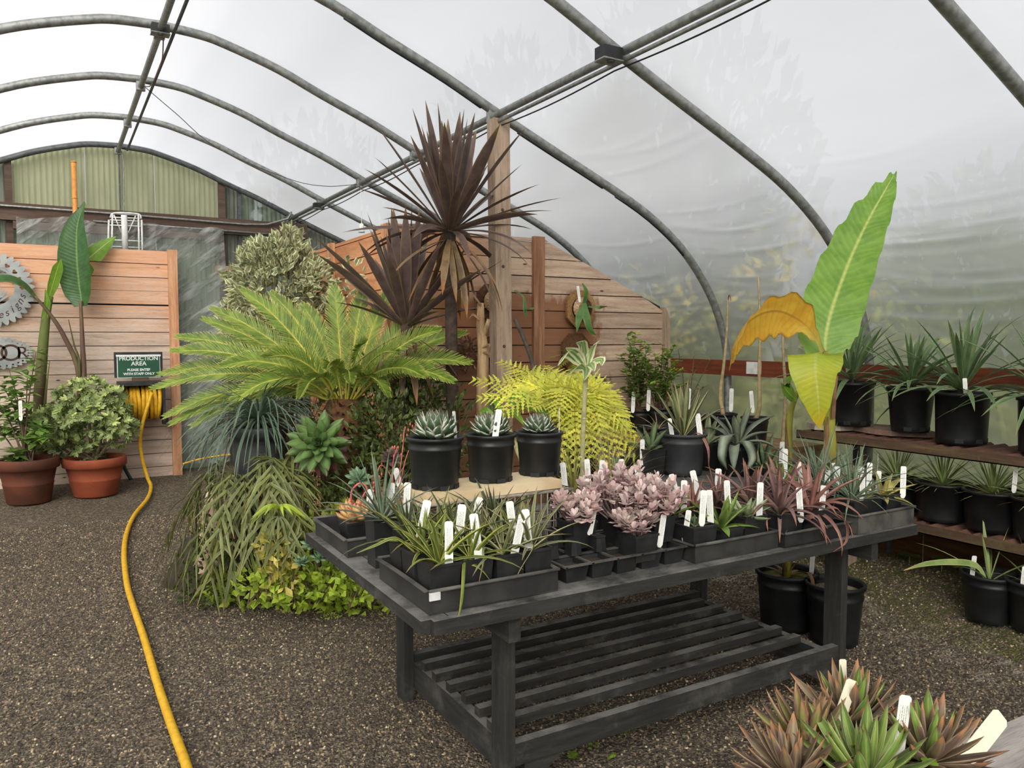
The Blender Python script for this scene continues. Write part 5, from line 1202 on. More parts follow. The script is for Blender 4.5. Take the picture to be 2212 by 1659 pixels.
# --- sago palm
CR = at(745, 862, D=4.72)
t = thing('sago_palm', 'large sago palm with a fountain of bright green fronds', 'palm', (CR.x, CR.y, .1)); O = Vector(t.location)
M['cycad_trunk'] = plain('shaggy_cycad_trunk', (110,74,42), (66,44,28), .95, 30, .8)
mb = MB(); mb.lathe([(.13,-.05),(.145,.2),(.15,.5),(.155,.75),(.15,.93),(.10,1.03),(.02,1.06)], 18); rg = random.Random(5)
for k in range(240):
    a = rg.random()*6.28; z = rg.uniform(.55,1.02); r_ = .145 if z < .93 else .12; d = Vector((math.cos(a), math.sin(a), rg.uniform(-.2,.6))).normalized(); p = Vector((r_*math.cos(a), r_*math.sin(a), z))
    mb.blade([p, p+d*.03, p+d*.07], [.02,.016,.002], d.cross(Vector((0,0,1))), .1)
mb.build('trunk', M['cycad_trunk'], t)
FT = [(383,728,-1),(373,758,1),(441,690,-1),(459,667,-1),(525,627,-1),(588,634,-1),(722,619,-1),(788,622,-1),(847,622,-1),(935,652,-1),(948,713,1),(1004,720,-1),(1014,784,1),(978,824,1),(330,839,1),(345,809,-1),(358,900,1),(371,915,1),(416,920,1),(918,814,1),(563,866,1),(648,858,1),(705,796,1),(757,826,1),(838,856,1),(572,772,1),(480,790,1),(860,760,1),(655,660,-1),(905,690,-1),(500,868,1),(790,740,1)]
for k, (u, v, sg) in enumerate(FT):
    tip0 = at(u, v, D=4.72); dimg = (tip0-CR).length; Lf = 1.02
    curl = k in (20,21,22,23,24)
    dd = math.sqrt(max(.02, (.86 if not curl else .62)**2-dimg*dimg))*(.55 if sg < 0 else .62)
    tip = at(u, v, D=4.72-sg*dd)
    h = Vector((tip.x-CR.x, tip.y-CR.y, 0)); base = CR+h.normalized()*.05+Vector((0,0,-.02))
    rise = .14*max(.0, 1-abs(tip.z-CR.z)*1.1)+.04
    md1 = base.lerp(tip, .33)+Vector((0,0,rise*.75)); md2 = base.lerp(tip, .70)+Vector((0,0,rise*.62))
    if v < 700: md1 = base.lerp(tip, .35)+Vector((0,0,.05))-h*.04; md2 = base.lerp(tip, .7)+Vector((0,0,.05))-h*.03
    frond(t, [base, md1, md2, tip], 62, .118 if not curl else .095, .0085, 'cycad', 'rachis', .0075, .26, (60,24), seed=k, droop=.04, start=.16, face=Vector((-_fw.x*.75, -_fw.y*.75, .62)) if not curl else None)
# --- cordylines
M['cord'] = leafmat('bronze_cordyline_leaf', (104,86,80), (134,108,80), .86, (130,104,62), .95, (90,80,64), .1, trans=.12, mid2=(84,68,66), rough=.42, var=.14)
M['cord_dry'] = leafmat('drying_cordyline_leaf', (134,112,84), (150,120,64), .8, (150,96,40), .85, trans=.15, mid2=(108,84,66))
M['cord_trunk'] = plain('cordyline_trunk', (74,60,50), (50,40,34), .95, 26, .6)
def cordyline(lab, u, v, D, s_, seed, rings, dry, foot, z_base=.1):
    c = at(u, v, D=D); t = thing('cordyline', lab, 'cordyline', (c.x, c.y, z_base)); hz = c.z-z_base
    MB().tube([(foot[0],foot[1],0), (foot[0]*.5,foot[1]*.5,hz*.5), (0,0,hz+.02)], [.045,.038,.034], 10).build('trunk', M['cord_trunk'], t, True)
    rosette(t, 'cord', [(n_, tl, L*s_, W_, b) for n_, tl, L, W_, b in rings], hz, seed, SWORD, .16, 0, n=9, p=1.6, r0=.012, tws=(-28,24,8,-12))
    rosette(t, 'cord_dry', [(n_, tl, L*s_, W_, b) for n_, tl, L, W_, b in dry], hz-.05, seed+1, SWORD, .16, 0, 'dry_leaf', n=9, p=1.0, r0=.03)
    return t
cordyline('tallest bronze cordyline rising in front of wooden post', 972, 500, 4.62, 1.0, 5, [(9,8,.68,.066,4),(10,22,.68,.066,6),(10,40,.68,.064,10),(10,58,.66,.06,16),(9,75,.64,.056,26),(9,90,.58,.042,44)], [(8,112,.52,.04,46),(8,140,.5,.04,24)], (.02,.0))
cordyline('lower bronze cordyline standing behind the sago palm', 878, 705, 4.75, 1.0, 8, [(9,8,.70,.068,4),(10,22,.72,.068,6),(9,36,.70,.066,8),(7,50,.64,.06,12),(5,66,.52,.05,20)], [(7,118,.45,.04,40),(6,145,.45,.038,20)], (.0,.0))
for k in range(1): pass
# --- variegated shrub
M['var_shrub'] = leafmat('cream_edged_small_leaf', (124,132,92), (214,212,170), .62, trans=.2, mid2=(150,154,112), var=.02)
M['twig'] = plain('brown_twig', (104,86,66), (80,64,50), .9, 20)
def shrub(name, lab, c, r, n, L, W, mat, seed, base=None, twigs=14, cat='shrub', up=.25, shell=.3, extra=()):
    base = base if base is not None else Vector((c.x, c.y, .08)); t = thing(name, lab, cat, base); rg = random.Random(seed); lc = c-base
    mb = MB(); foliage(mb, lc, r, n, L, W, rg, up, shell)
    for (ec, er, en) in extra: foliage(mb, ec-base, er, en, L, W, rg, up, shell)
    o = mb.build('foliage', M[mat], t); o['kind'] = 'stuff'
    tw = MB()
    for k in range(twigs):
        d = Vector((rg.gauss(0,1), rg.gauss(0,1), rg.gauss(.4,.8))).normalized(); e = lc+Vector((d.x*r[0], d.y*r[1], d.z*r[2]))*rg.uniform(.6,1.05)
        tw.tube(spline([(rg.uniform(-.03,.03), rg.uniform(-.03,.03), 0), lc*.55+Vector((d.x*.1,d.y*.1,0)), e], 6), [.009,.007,.006,.005,.004,.003,.002], 5)
    o = tw.build('branches', M['twig'], t); o['kind'] = 'stuff'
    return t
c = at(605, 640, D=6.0)
shrub('variegated_shrub', 'cream variegated shrub against the corner of plank walls', c, (.36,.36,.47), 1700, .075, .046, 'var_shrub', 2, extra=((at(560,560,D=6.0),(.16,.16,.14),160),(at(625,525,D=6.0),(.12,.12,.12),110),(at(510,700,D=5.9),(.13,.13,.2),160),(at(690,620,D=5.9),(.12,.12,.2),160),(at(500,590,D=5.9),(.05,.05,.05),16),(at(755,610,D=5.6),(.12,.1,.16),40)), twigs=30)
# --- drooping blue-green grass in a grey pot
M['blue_grass'] = leafmat('blue_green_grass', (96,116,96), (128,142,116), .8, (140,136,100), .92, trans=.16, mid2=(74,96,78), var=.14)
c = at(560, 905, D=4.55); t = thing('ponytail_plant', 'fountain of long drooping blue-green blades in a grey pot', 'potted plant', (c.x, c.y, .10)); hz = c.z-.10
pot(t, .15, .12, hz-.04, 'grey_plastic'); 
rosette(t, 'blue_grass', [(26,14,.50,.012,120),(34,30,.56,.012,130),(40,50,.60,.012,118),(40,68,.62,.011,104),(34,86,.60,.011,86),(26,100,.50,.010,70)], hz, 15, NEEDLE, .15, 0, n=9, p=1.0, r0=.03)
# --- long-leaved olive ferns spilling over the front of the bed
M['olive_fern'] = leafmat('olive_strap_fern', (118,124,66), (140,140,80), .8, (136,112,66), .9, trans=.25, mid2=(92,104,52), var=.18)
M['lime_fern'] = leafmat('lime_fern', (178,196,60), (196,206,84), .8, trans=.32, mid2=(146,172,46))
M['fern_rachis'] = plain('olive_rachis', (96,92,48), (74,70,36), .7)
def strapfern(lab, u, v, D, tips, mat, Ll, Wl, n=8, zb=.06, droop=.42):
    c = at(u, v, D=D); t = thing('strap_fern', lab, 'fern', (c.x, c.y, zb))
    MB().lathe([(.05,0),(.04,max(.02,(c.z-zb)*.6)),(.01,max(.03,c.z-zb))], 10).build('crown', M['cord_trunk'], t, True)
    for k, (tu, tv, dD) in enumerate(tips):
        tip = at(tu, tv, D=D+dD); md = c.lerp(tip, .45)+Vector((0,0,.16+.1*(tip-c).length))
        if tip.z < .03: tip.z = .03
        frond(t, [c, c.lerp(md,.5)+Vector((0,0,.05)), md, md.lerp(tip,.6)+Vector((0,0,.03)), tip], n, Ll, Wl, mat, 'fern_rachis', .004, -.05, (62,30), [.6,.9,1,1,1,1,.9,.8,.8], droop=droop, start=.3, seed=k+int(u), jit=.38)
    return t
strapfern('olive strap fern trailing over the left edge of the bed', 520, 1060, 4.35, [(345,1190,-.05),(360,1230,-.1),(390,1255,-.15),(420,1215,-.2),(370,1150,.1),(455,1265,-.25),(430,1150,-.1),(410,1090,.1),(500,1250,-.3),(470,1180,-.3),(355,1270,-.1),(540,1200,-.35)], 'olive_fern', .19, .017)
strapfern('olive strap fern hanging below the drooping grass', 600, 1050, 4.3, [(520,1120,-.2),(560,1170,-.3),(600,1130,-.3),(640,1110,-.2),(670,1060,-.1),(540,1060,.0),(655,1160,-.3),(580,1090,-.3),(620,1200,-.35)], 'olive_fern', .18, .018)
t = thing('lime_hand_fern', 'bright lime fern with a hand-shaped frond among dull ones', 'fern', at(600,1120,D=4.0)); O = Vector(t.location)
for k in range(12):
    a = R(200-k*20) ; cen = at(602,1098,D=3.95); e = at(602+62*math.cos(a), 1108-22*math.sin(a)+32*(1-abs(math.cos(a))*.5), D=3.95-.1*math.sin(a*1.0)); 
    wleaf(t, [cen, cen.lerp(e,.45)+Vector((0,0,.03)), e], [.008,.020,.014,.002], Vector((.3,.6,.6)), 'lime_fern', n=8)
for k, (tu, tv) in enumerate(((545,1180),(570,1220),(630,1210),(655,1190),(600,1240))):
    cen = at(602,1115,D=3.98); e = at(tu,tv,D=3.95); wleaf(t, [cen, cen.lerp(e,.3)+Vector((0,0,.03)), cen.lerp(e,.7)+Vector((0,0,.01)), e], [.006,.012,.012,.002], Vector((.8,-.4,.1)), 'olive_fern', n=9)
MB().tube([at(602,1098,D=3.95)-O, at(604,1160,D=4.05)-O, at(606,1230,D=4.1)-O], .004, 6).build('stalk', M['fern_rachis'], t)
t = thing('ladder_fern', 'small ladder fern at the front foot of the bed', 'fern', at(455,1270,D=4.2)); 
for k, (tu, tv) in enumerate(((445,1330),(425,1290),(480,1300),(455,1310),(500,1280),(410,1310))):
    c0 = at(470,1235,D=4.25); e = at(tu,min(tv,1305),D=4.25); frond(t, [c0, c0.lerp(e,.4)+Vector((0,0,.05)), e], 16, .022, .012, 'lime_fern', 'fern_rachis', .002, .1, (80,70), [.8,1,1,1,.9,.7,.4], start=.1, seed=k)
# --- big aeonium rosette facing the path
M['aeon'] = leafmat('aeonium_leaf', (108,138,74), (136,158,94), .88, (128,94,88), .95, (136,160,92), .15, trans=.15, mid2=(90,122,62), var=.06)
M['aeon_old'] = leafmat('ageing_aeonium_leaf', (104,122,66), (128,104,84), .8, (136,84,88), .72, trans=.15)
M['aeon_blue'] = leafmat('blue_green_succulent_leaf', (128,156,118), (150,172,132), .85, trans=.15, mid2=(104,136,98))
def tilted_rosette(lab, u, v, D, s_, tilt, turn, rings, mat, seed, stem_to=None, name='aeonium', old=None):
    c = at(u, v, D=D); t = thing(name, lab, 'succulent', c, None, (R(tilt), 0, R(turn)))
    rosette(t, mat, [(n_, tl, L*s_, W_*s_, b) for n_, tl, L, W_, b in rings], 0, seed, SPOON, .08, .12, n=6, jit=.4)
    if old: rosette(t, 'aeon_old', [(n_, tl, L*s_, W_*s_, b) for n_, tl, L, W_, b in old], -.015, seed+1, SPOON, .08, .12, n=6, jit=.8)
    MB().tube([(0,0,-.12*s_),(0,0,.005)], [.022*s_,.018*s_], 8).build('stem', M['cord_trunk'], t, True)
    return t
tilted_rosette('big green aeonium rosette with purple lower leaves facing the path', 690, 958, 4.2, 1.12, 74, -25, [(9,84,.165,.052,8),(10,70,.155,.05,0),(9,54,.135,.047,-8),(8,38,.11,.042,-12),(6,20,.08,.034,-14),(4,8,.05,.024,-8)], 'aeon', 3, old=[(10,104,.17,.046,16),(8,118,.16,.044,18)])
tilted_rosette('small blue-green rosette behind the leftmost echeveria', 775, 1035, 4.05, .62, 35, -25, [(7,80,.12,.05,4),(7,58,.11,.048,-6),(6,34,.09,.04,-10),(4,12,.06,.03,-6)], 'aeon_blue', 6)
tilted_rosette('dark purple rosette beside the coral flower stalks', 845, 990, 4.05, .55, 40, -20, [(7,80,.12,.05,4),(7,58,.11,.048,-6),(6,34,.09,.04,-10),(4,12,.06,.03,-6)], 'cord', 7)
for k, (u, v, s_) in enumerate(((672,1178,.5),(700,1165,.42),(690,1205,.45),(650,1215,.4),(720,1195,.36))):
    tilted_rosette(['pale succulent rosette left of the trailing group','uppermost pale succulent rosette by the bench edge','middle pale succulent rosette by the bench edge','lowest pale succulent rosette above lime groundcover','smallest pale succulent rosette under the bench edge'][k], u, v, 3.95, s_, 25, -20, [(7,78,.11,.05,0),(6,52,.10,.046,-10),(5,26,.07,.036,-10)], 'aeon_blue', 60+k)
# --- dark undergrowth and lime groundcover
M['under'] = leafmat('undergrowth_leaf', (84,98,44), (108,114,52), .8, trans=.2, mid2=(58,72,34), var=.02)
M['under_yel'] = leafmat('yellowing_undergrowth_leaf', (140,146,52), (160,156,66), .8, trans=.25, mid2=(104,118,40), var=.02)
M['lime'] = leafmat('lime_groundcover_leaf', (186,206,72), (208,216,100), .85, trans=.32, mid2=(150,182,58), var=.02)
M['yel_gc'] = leafmat('yellow_groundcover_leaf', (206,188,100), (214,202,120), .85, trans=.3, mid2=(176,170,72), var=.02)
def mound(name, lab, blobs, mat, L, W, seed, cat='groundcover', up=.5):
    t = thing(name, lab, cat, Vector((blobs[0][0].x, blobs[0][0].y, .02))); rg = random.Random(seed); mb = MB(); o = Vector(t.location)
    for (c, r, n) in blobs: foliage(mb, c-o, r, n, L, W, rg, up, .2)
    f_ = mb.build('foliage', M[mat], t); f_['kind'] = 'stuff'
    st = MB()
    for (c, r, n) in blobs:
        for k in range(5): st.tube([Vector((c.x-o.x+rg.uniform(-r[0],r[0])*.5, c.y-o.y+rg.uniform(-r[1],r[1])*.5, max(0, c.z-o.z-r[2]))), c-o+Vector((rg.uniform(-r[0],r[0])*.6, rg.uniform(-r[1],r[1])*.6, r[2]*.5))], [.004,.002], 5)
    s_ = st.build('stems', M['twig'], t); s_['kind'] = 'stuff'
    return t
B_ = lambda u, v, D, rx, ry, rz, n: (at(u, v, D=D), (rx, ry, rz), n)
mound('undergrowth', 'dark leafy undergrowth between sago palm and the black pots', [B_(830,930,4.5,.22,.2,.25,420), B_(800,1050,4.4,.25,.2,.25,420), B_(880,1010,4.4,.2,.2,.3,300), B_(900,900,4.7,.2,.15,.25,260), B_(820,860,4.9,.3,.15,.3,420), B_(680,880,4.95,.3,.15,.3,420), B_(960,930,4.6,.25,.2,.3,340), B_(760,930,4.75,.25,.15,.3,380), B_(850,960,4.6,.25,.15,.35,420), B_(900,850,4.85,.25,.12,.25,300)], 'under', .048, .024, 71, 'undergrowth')
mound('undergrowth', 'dark leafy undergrowth below the big aeonium rosette', [B_(640,1080,4.4,.28,.2,.25,420), B_(700,1110,4.3,.22,.2,.2,360), B_(560,1150,4.4,.3,.2,.22,380), B_(480,1190,4.45,.2,.2,.18,260), B_(760,1130,4.2,.18,.15,.15,220)], 'under', .045, .022, 72, 'undergrowth')
mound('undergrowth', 'yellowing leaves under the left end of the bench', [B_(755,1130,4.0,.15,.12,.10,150), B_(690,1150,4.15,.15,.12,.10,130), B_(640,1180,4.2,.14,.12,.1,120)], 'under_yel', .05, .026, 73)
mound('groundcover', 'lime green trailing groundcover along the front of bed', [(at(u,v,Z=.07),(.14,.11,.08),80) for u, v in ((500,1270),(540,1282),(580,1280),(625,1285),(670,1288),(715,1288),(755,1292),(800,1296),(690,1262),(740,1262),(600,1262),(560,1255))]+[(at(u,v,D=4.08),(.12,.09,.09),70) for u, v in ((690,1225),(735,1240),(655,1240),(620,1210),(700,1262),(650,1270),(600,1250),(770,1270),(560,1262))], 'lime', .060, .036, 74)
mound('groundcover', 'pale yellow patch in the middle of the lime groundcover', [(at(u,v,D=4.02),(.09,.08,.08),60) for u, v in ((600,1215),(622,1245),(592,1180))], 'yel_gc', .055, .034, 75)
mound('groundcover', 'green creeping leaves under the olive ferns', [(at(u,v,Z=.08),(.15,.12,.10),110) for u, v in ((430,1270),(470,1275),(500,1235),(450,1225),(560,1225))], 'under', .045, .024, 77)
mound('moss_tuft', 'small moss tuft on gravel in front of lime groundcover', [(at(740,1312,Z=.012),(.10,.06,.015),160),(at(715,1332,Z=.012),(.06,.04,.012),80)], 'lime', .014, .006, 76, 'moss')
for k, (u, v) in enumerate(((1145,1641),(1062,1632),(1280,1618),(1320,1637),(1190,1600),(1345,1590),(1240,1640))):
    p = at(u if u > 1180 else u+90, v, Z=.01); t = thing('clover_weed', 'tiny clover weed in the gravel below the front bench rail', 'weed', p, 'clover weeds in gravel')
    for q in range(6): inst('leaflet', leaf_me('clover', .016, .016, 30, SPOON, .1, 0, 4), t, (rgp.uniform(-.02,.02), rgp.uniform(-.02,.02), .012), (0, R(70), q*1.05))
M['pink_stone'] = plain('pinkish_stone', (206,178,160), (176,146,128), .85, 8, .4)
p = at(452, 1120, D=4.75); mb = MB()
rg = random.Random(9); ring = [(.07,.05,0),(.075,.05,.12),(.07,.045,.28),(.055,.04,.42),(.04,.03,.52),(.02,.015,.54)]; n = 12; vs = []
for (rx, ry, z) in ring: vs += [(rx*math.cos(2*math.pi*i/n)*rg.uniform(.85,1.1)+.06*z, ry*math.sin(2*math.pi*i/n)*rg.uniform(.85,1.1), z) for i in range(n)]
mb.add(vs, [(r*n+i, r*n+(i+1)%n, (r+1)*n+(i+1)%n, (r+1)*n+i) for r in range(len(ring)-1) for i in range(n)]+[tuple((len(ring)-1)*n+i for i in range(n))])
tag(mb.build('upright_stone', M['pink_stone'], None, True, loc=(p.x, p.y, .08)), 'pale pink upright stone behind the olive ferns', 'stone')

# --- yellow fern
M['yfern'] = leafmat('yellow_fern', (222,216,84), (230,222,104), .8, (214,190,92), .92, trans=.38, mid2=(194,204,74), var=.14)
M['yfern_rachis'] = plain('brown_rachis', (140,110,52), (110,84,40), .7)
c = at(1235, 930, D=4.12)
t = thing('yellow_fern', 'wide chartreuse fern arching in front of the plank wall', 'fern', (c.x, c.y, .1))
MB().lathe([(.06,0),(.05,.3),(.045,max(.35,c.z-.12)),(.02,c.z-.1)], 10).build('crown', M['cord_trunk'], t, True)
YT = [(1035,860,.0),(1070,905,-.3),(1020,820,.2),(1110,800,.35),(1180,790,.5),(1080,780,.4),(1375,945,-.1),(1360,900,.1),(1340,985,-.25),(1310,1005,-.35),(1375,985,-.15),(1250,1010,-.45),(1280,990,-.45),(1225,1030,-.4),(1330,850,.3),(1290,820,.45),(1240,800,.5),(1150,880,-.4),(1200,900,-.45),(1300,930,-.4),(1355,930,-.2),(1180,850,.1),(1120,860,-.2),(1385,1000,-.1),(1210,990,-.45),(1270,860,.2),(1245,960,-.5),(1320,890,-.1)]
for k, (u, v, dD) in enumerate(YT):
    tip = at(u, v, D=4.12+dD*.8); h = (tip-c); md = c.lerp(tip, .5)+Vector((0,0,.18 if v > 880 else .10))
    frond(t, [c+Vector((0,0,-.05)), c.lerp(md,.55)+Vector((0,0,.05)), md, tip], 20, .15, .040, 'yfern', 'yfern_rachis', .004, .02, (72,48), [.55,.9,1,1,.9,.78,.6,.4,.2], droop=.12, start=.22, zig=True, seed=k, jit=.12, face=Vector((-_fw.x*.6, -_fw.y*.6, .8)))
for k, (u, v) in enumerate(((1180,700),(1215,765))):
    pass
# --- cactus, young banana leaf, dead stem, stick
M['cactus'] = plain('cactus_skin', (96,104,68), (70,76,48), .8, 30, .5)
c = at(1062, 905, D=4.35); t = thing('column_cactus', 'short spiny cactus behind the middle queen agave', 'cactus', (c.x, c.y, .1)); hz = at(1062,850,D=4.35).z-.1
mb = MB(); vs = []; n = 24
for i in range(9):
    z = hz*i/8; r_ = .052*(1 if i < 6 else math.cos((i-5.5)/2.6*1.4)); vs += [(r_*(1+.12*(1 if k % 2 else -1))*math.cos(2*math.pi*k/n), r_*(1+.12*(1 if k % 2 else -1))*math.sin(2*math.pi*k/n), z) for k in range(n)]
mb.add(vs, [(i*n+k, i*n+(k+1)%n, (i+1)*n+(k+1)%n, (i+1)*n+k) for i in range(8) for k in range(n)]+[tuple(8*n+k for k in range(n))]); mb.build('body', M['cactus'], t)
mb = MB()
for k in range(12):
    for i in range(int(hz/.03)):
        a = 2*math.pi*(2*k+1)/n; p = Vector((.057*math.cos(a), .057*math.sin(a), .03*i)); 
        for q in range(3): d = Vector((math.cos(a)+rgp.uniform(-.5,.5), math.sin(a)+rgp.uniform(-.5,.5), rgp.uniform(-.5,.5))).normalized(); mb.tube([p, p+d*.02], [.0008,.0003], 3)
o = mb.build('spines', M['straw'], t); o['kind'] = 'stuff'
M['banana'] = leafmat('banana_leaf', (128,168,58), None, .9, None, .9, (150,182,84), .1, trans=.34, mid2=(108,152,48), rough=.4, var=0, vein=260, rib=(196,206,110), rw=.10)
M['banana_dark'] = leafmat('deep_green_banana_leaf', (66,104,52), None, .9, None, .9, trans=.22, mid2=(54,90,44), rough=.35, var=0, vein=200, rib=(120,150,84), rw=.10)
M['banana_yel'] = leafmat('yellowing_banana_leaf', (206,204,54), (176,190,58), .9, (212,184,50), .9, (150,180,60), .35, trans=.4, mid2=(190,196,62), rough=.4, var=0, vein=150, spot=((92,58,30), .70), rib=(214,214,110), rw=.10)
M['banana_brown'] = leafmat('withered_banana_leaf', (244,200,76), (96,58,36), .96, (120,72,40), .96, (190,198,130), .16, trans=.52, mid2=(234,176,62), rough=.5, var=0, vein=150, spot=((110,64,30), .72), rib=(206,150,60), rw=.10)
t = thing('young_banana', 'young banana plant with a brown-edged leaf behind the right queen agave', 'banana plant', at(1130,1000,D=4.05)); O = Vector(t.location); zf = .08-O.z
MB().tube([Vector((0,0,zf)), Vector((0,0,0)), at(1085,890,D=4.05)-O], [.02,.018,.01], 8).build('stem', M['fig_stem'], t, True)
wleaf(t, [at(1090,895,D=4.05), at(1110,862,D=4.0), at(1150,872,D=3.95), at(1190,902,D=3.9)], [.01,.075,.08,.01], Vector((.35,-.2,.9)), 'banana', n=14); wleaf(t, [at(1090,900,D=4.05), at(1075,870,D=4.1), at(1083,850,D=4.15)], [.02,.045,.01], Vector((1,0,.2)), 'banana', n=9); wleaf(t, [at(1085,900,D=4.05), at(1110,890,D=3.95), at(1135,920,D=3.9)], [.01,.05,.01], Vector((0,.3,1)), 'banana', n=9); wleaf(t, [at(1075,905,D=4.05), at(1050,888,D=4.05), at(1035,892,D=4.0)], [.01,.045,.01], Vector((0,.3,1)), 'banana', n=9)
M['dead_stem'] = plain('dry_fibrous_stem', (168,140,104), (118,92,66), .9, 30, .7, stretch=(1,1,.2))
c0, c1 = at(1042,840,D=4.55), at(1038,655,D=4.55); t = thing('dead_trunk', 'dry peeling plant stem standing before the plank wall', 'dead stem', (c0.x, c0.y, .1)); O = Vector(t.location)
MB().tube([Vector((0,0,0)), c0-O, at(1044,760,D=4.55)-O, at(1038,700,D=4.55)-O, c1-O], [.04,.036,.034,.026,.02], 8).build('stem', M['dead_stem'], t, True)
MB().tube([at(1044,730,D=4.55)-O, at(1052,705,D=4.53)-O, at(1056,690,D=4.52)-O], [.016,.014,.012], 7).build('side_stub', M['dead_stem'], t, True)
for (a, b, cc) in (((1042,750),(1058,745),(1055,775)),((1036,690),(1022,680),(1012,690)),((1040,660),(1025,640),(1018,625)),((1044,760),(1058,765),(1062,785))): wleaf(t, [at(*a,D=4.52), at(*b,D=4.5), at(*cc,D=4.48)], [.02,.024,.004], Vector((.5,.5,.5)), 'dead', 'dry_strip', n=8)
M['stick'] = plain('grey_branch', (82,74,66), (60,54,48), .9, 20, .3)
t = tag(MB().tube(spline([at(1113,690,D=4.9), at(1135,740,D=4.85), at(1150,785,D=4.8), at(1160,830,D=4.75), at(1168,900,D=4.7)], 14), [.012]*5+[.014]*6+[.016]*4 if 0 else .013, 8).build('grey_branch', M['stick'], None, True), 'bare grey branch leaning on the plank wall', 'branch')

# --- staghorn ferns on boards
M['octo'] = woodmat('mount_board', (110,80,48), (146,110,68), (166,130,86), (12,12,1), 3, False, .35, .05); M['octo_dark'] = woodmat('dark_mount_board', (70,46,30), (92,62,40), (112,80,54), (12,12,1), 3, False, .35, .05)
M['shield'] = leafmat('tan_shield_frond', (200,160,116), (222,190,150), .8, trans=.1, mid2=(166,122,84)); M['stag'] = leafmat('staghorn_frond', (92,128,62), (112,142,78), .8, (96,110,56), .9, trans=.2, mid2=(72,108,52)); M['peat'] = plain('peat_moss', (82,58,36), (52,38,26), .95, 40, .7)
def stag(u, v, wpx, hpx, lab, fr, mat='octo', shield=True, Dy=MY-.06):
    p = at(u, v, Y=Dy); k = (p-Vector((0,0,CAMH))).dot(_fw)/FPX; w_, h = wpx*k/.86, hpx*k; t = thing('staghorn_mount', lab, 'mounted fern', p)
    c_ = .28*w_; P = [(-w_/2+c_,-h/2),(w_/2-c_,-h/2),(w_/2,-h/2+c_),(w_/2,h/2-c_),(w_/2-c_,h/2),(-w_/2+c_,h/2),(-w_/2,h/2-c_),(-w_/2,-h/2+c_)]
    plate([P], .025, M[mat], 'board', t, None, FACE)
    if shield:
        MB().lathe([(w_*.34,0),(w_*.33,.03),(w_*.22,.05),(.001,.055)], 16).build('moss_pad', M['peat'], t, True, loc=(0,-.014,0), rot=FACE)
        for q in range(10):
            a = R(100+q*20); L_ = w_*.34; d = Vector((math.cos(a), -.55, math.sin(a)))
            MB().blade([Vector((-.01,-.055,0)), Vector((-.01,-.065,0))+Vector((d.x,-.12,d.z))*L_*.6, Vector((-.01,-.06,0))+Vector((d.x,.12,d.z))*L_], [w_*.10,w_*.22,w_*.12], Vector((-math.sin(a),0,math.cos(a))), .05).build('shield_frond', M['shield'], t)
    for pts, wd in fr: wleaf(t, [at(a, b, Y=Dy-dy) for a, b, dy in pts], wd, Vector((1,-.3,.2)), 'stag', 'frond', n=12)
    return t
stag(1253, 667, 61, 78, 'octagonal board with green staghorn fern on the plank wall', [([(1258,662,.08),(1250,690,.14),(1246,718,.15)],[.03,.06,.035,.004]), ([(1262,655,.08),(1268,690,.15),(1275,712,.16),(1288,724,.16)],[.03,.06,.05,.035,.004]), ([(1262,655,.08),(1266,630,.12),(1258,612,.12)],[.03,.035,.01]), ([(1268,662,.06),(1290,664,.10),(1312,662,.12)],[.012,.022,.03,.004])])
stag(1062, 652, 60, 76, 'shaded octagonal mount half hidden behind the wooden post', [([(1110,628,.05),(1130,640,.10),(1134,668,.12),(1136,690,.12)],[.012,.014,.03,.004]), ([(1132,670,.12),(1145,668,.12),(1154,664,.12)],[.02,.035,.004])], 'octo_dark')
stag(1070, 758, 62, 62, 'dark lower mount behind the dry stem', [], 'octo_dark')
stag(1243, 762, 60, 84, 'dark hanging mount behind the cream-edged leaves', [], 'octo_dark', False)
ptag(at(1252, 650, Y=MY-.14), 'white tag stuck in the staghorn fern board', -8, 0, -10, .9); 
t = thing('wall_fern', 'small green fern growing on the dark hanging mount', 'fern', at(1243,770,Y=MY-.1))
for k, (u, v) in enumerate(((1175,778),(1190,760),(1280,755),(1225,820),(1250,815),(1200,800),(1265,800))): c0 = at(1242,778,Y=MY-.1); e = at(u,v,Y=MY-.25); frond(t, [c0, c0.lerp(e,.5)+Vector((0,-.05,.04)), e], 14, .05, .014, 'lime_fern', 'fern_rachis', .002, .05, (75,50), start=.2, zig=True, seed=k)
c = at(1008, 765, Y=MY-.12); shb = thing('moss_ball', 'rough brown moss clump on the wall behind sago fronds', 'moss', c); mb = MB(); foliage(mb, Vector((0,0,0)), (.13,.09,.11), 320, .04, .02, random.Random(4), 0, .2); o = mb.build('clump', M['dead'], shb); o['kind'] = 'stuff'

# ================================================================ banana by the right end of the bench
def gpot(name, lab, u, v, rt, rb, h, z=None, soil='soil', mat='pot_plastic', cat='potted plant', group=None):
    p = at(u, v, Z=z) if z is not None else at(u, v, Z=.0)
    t = thing(name, lab, cat, (p.x, p.y, z or 0), group); return t, pot(t, rt, rb, h, mat, soil)
t = thing('banana_plant', 'tall banana plant with a huge upright leaf behind bench', 'banana plant', (3.30, 2.47, 0)); pot(t, .135, .11, .30, soil='grit'); O = Vector(t.location)
BYp = 2.47
M['banana_stem'] = plain('banana_stem', (160,160,62), (120,104,44), .6, 10, .2, 0, stretch=(1,1,.25))
st = [Vector((3.30,2.47,.26)), at(1795,1000,Y=BYp), at(1792,900,Y=BYp), at(1798,790,Y=BYp)]
MB().tube([q-O for q in spline(st, 14)], [lerp(.033,.022,i/15) for i in range(16)], 10).build('stem', M['banana_stem'], t, True)
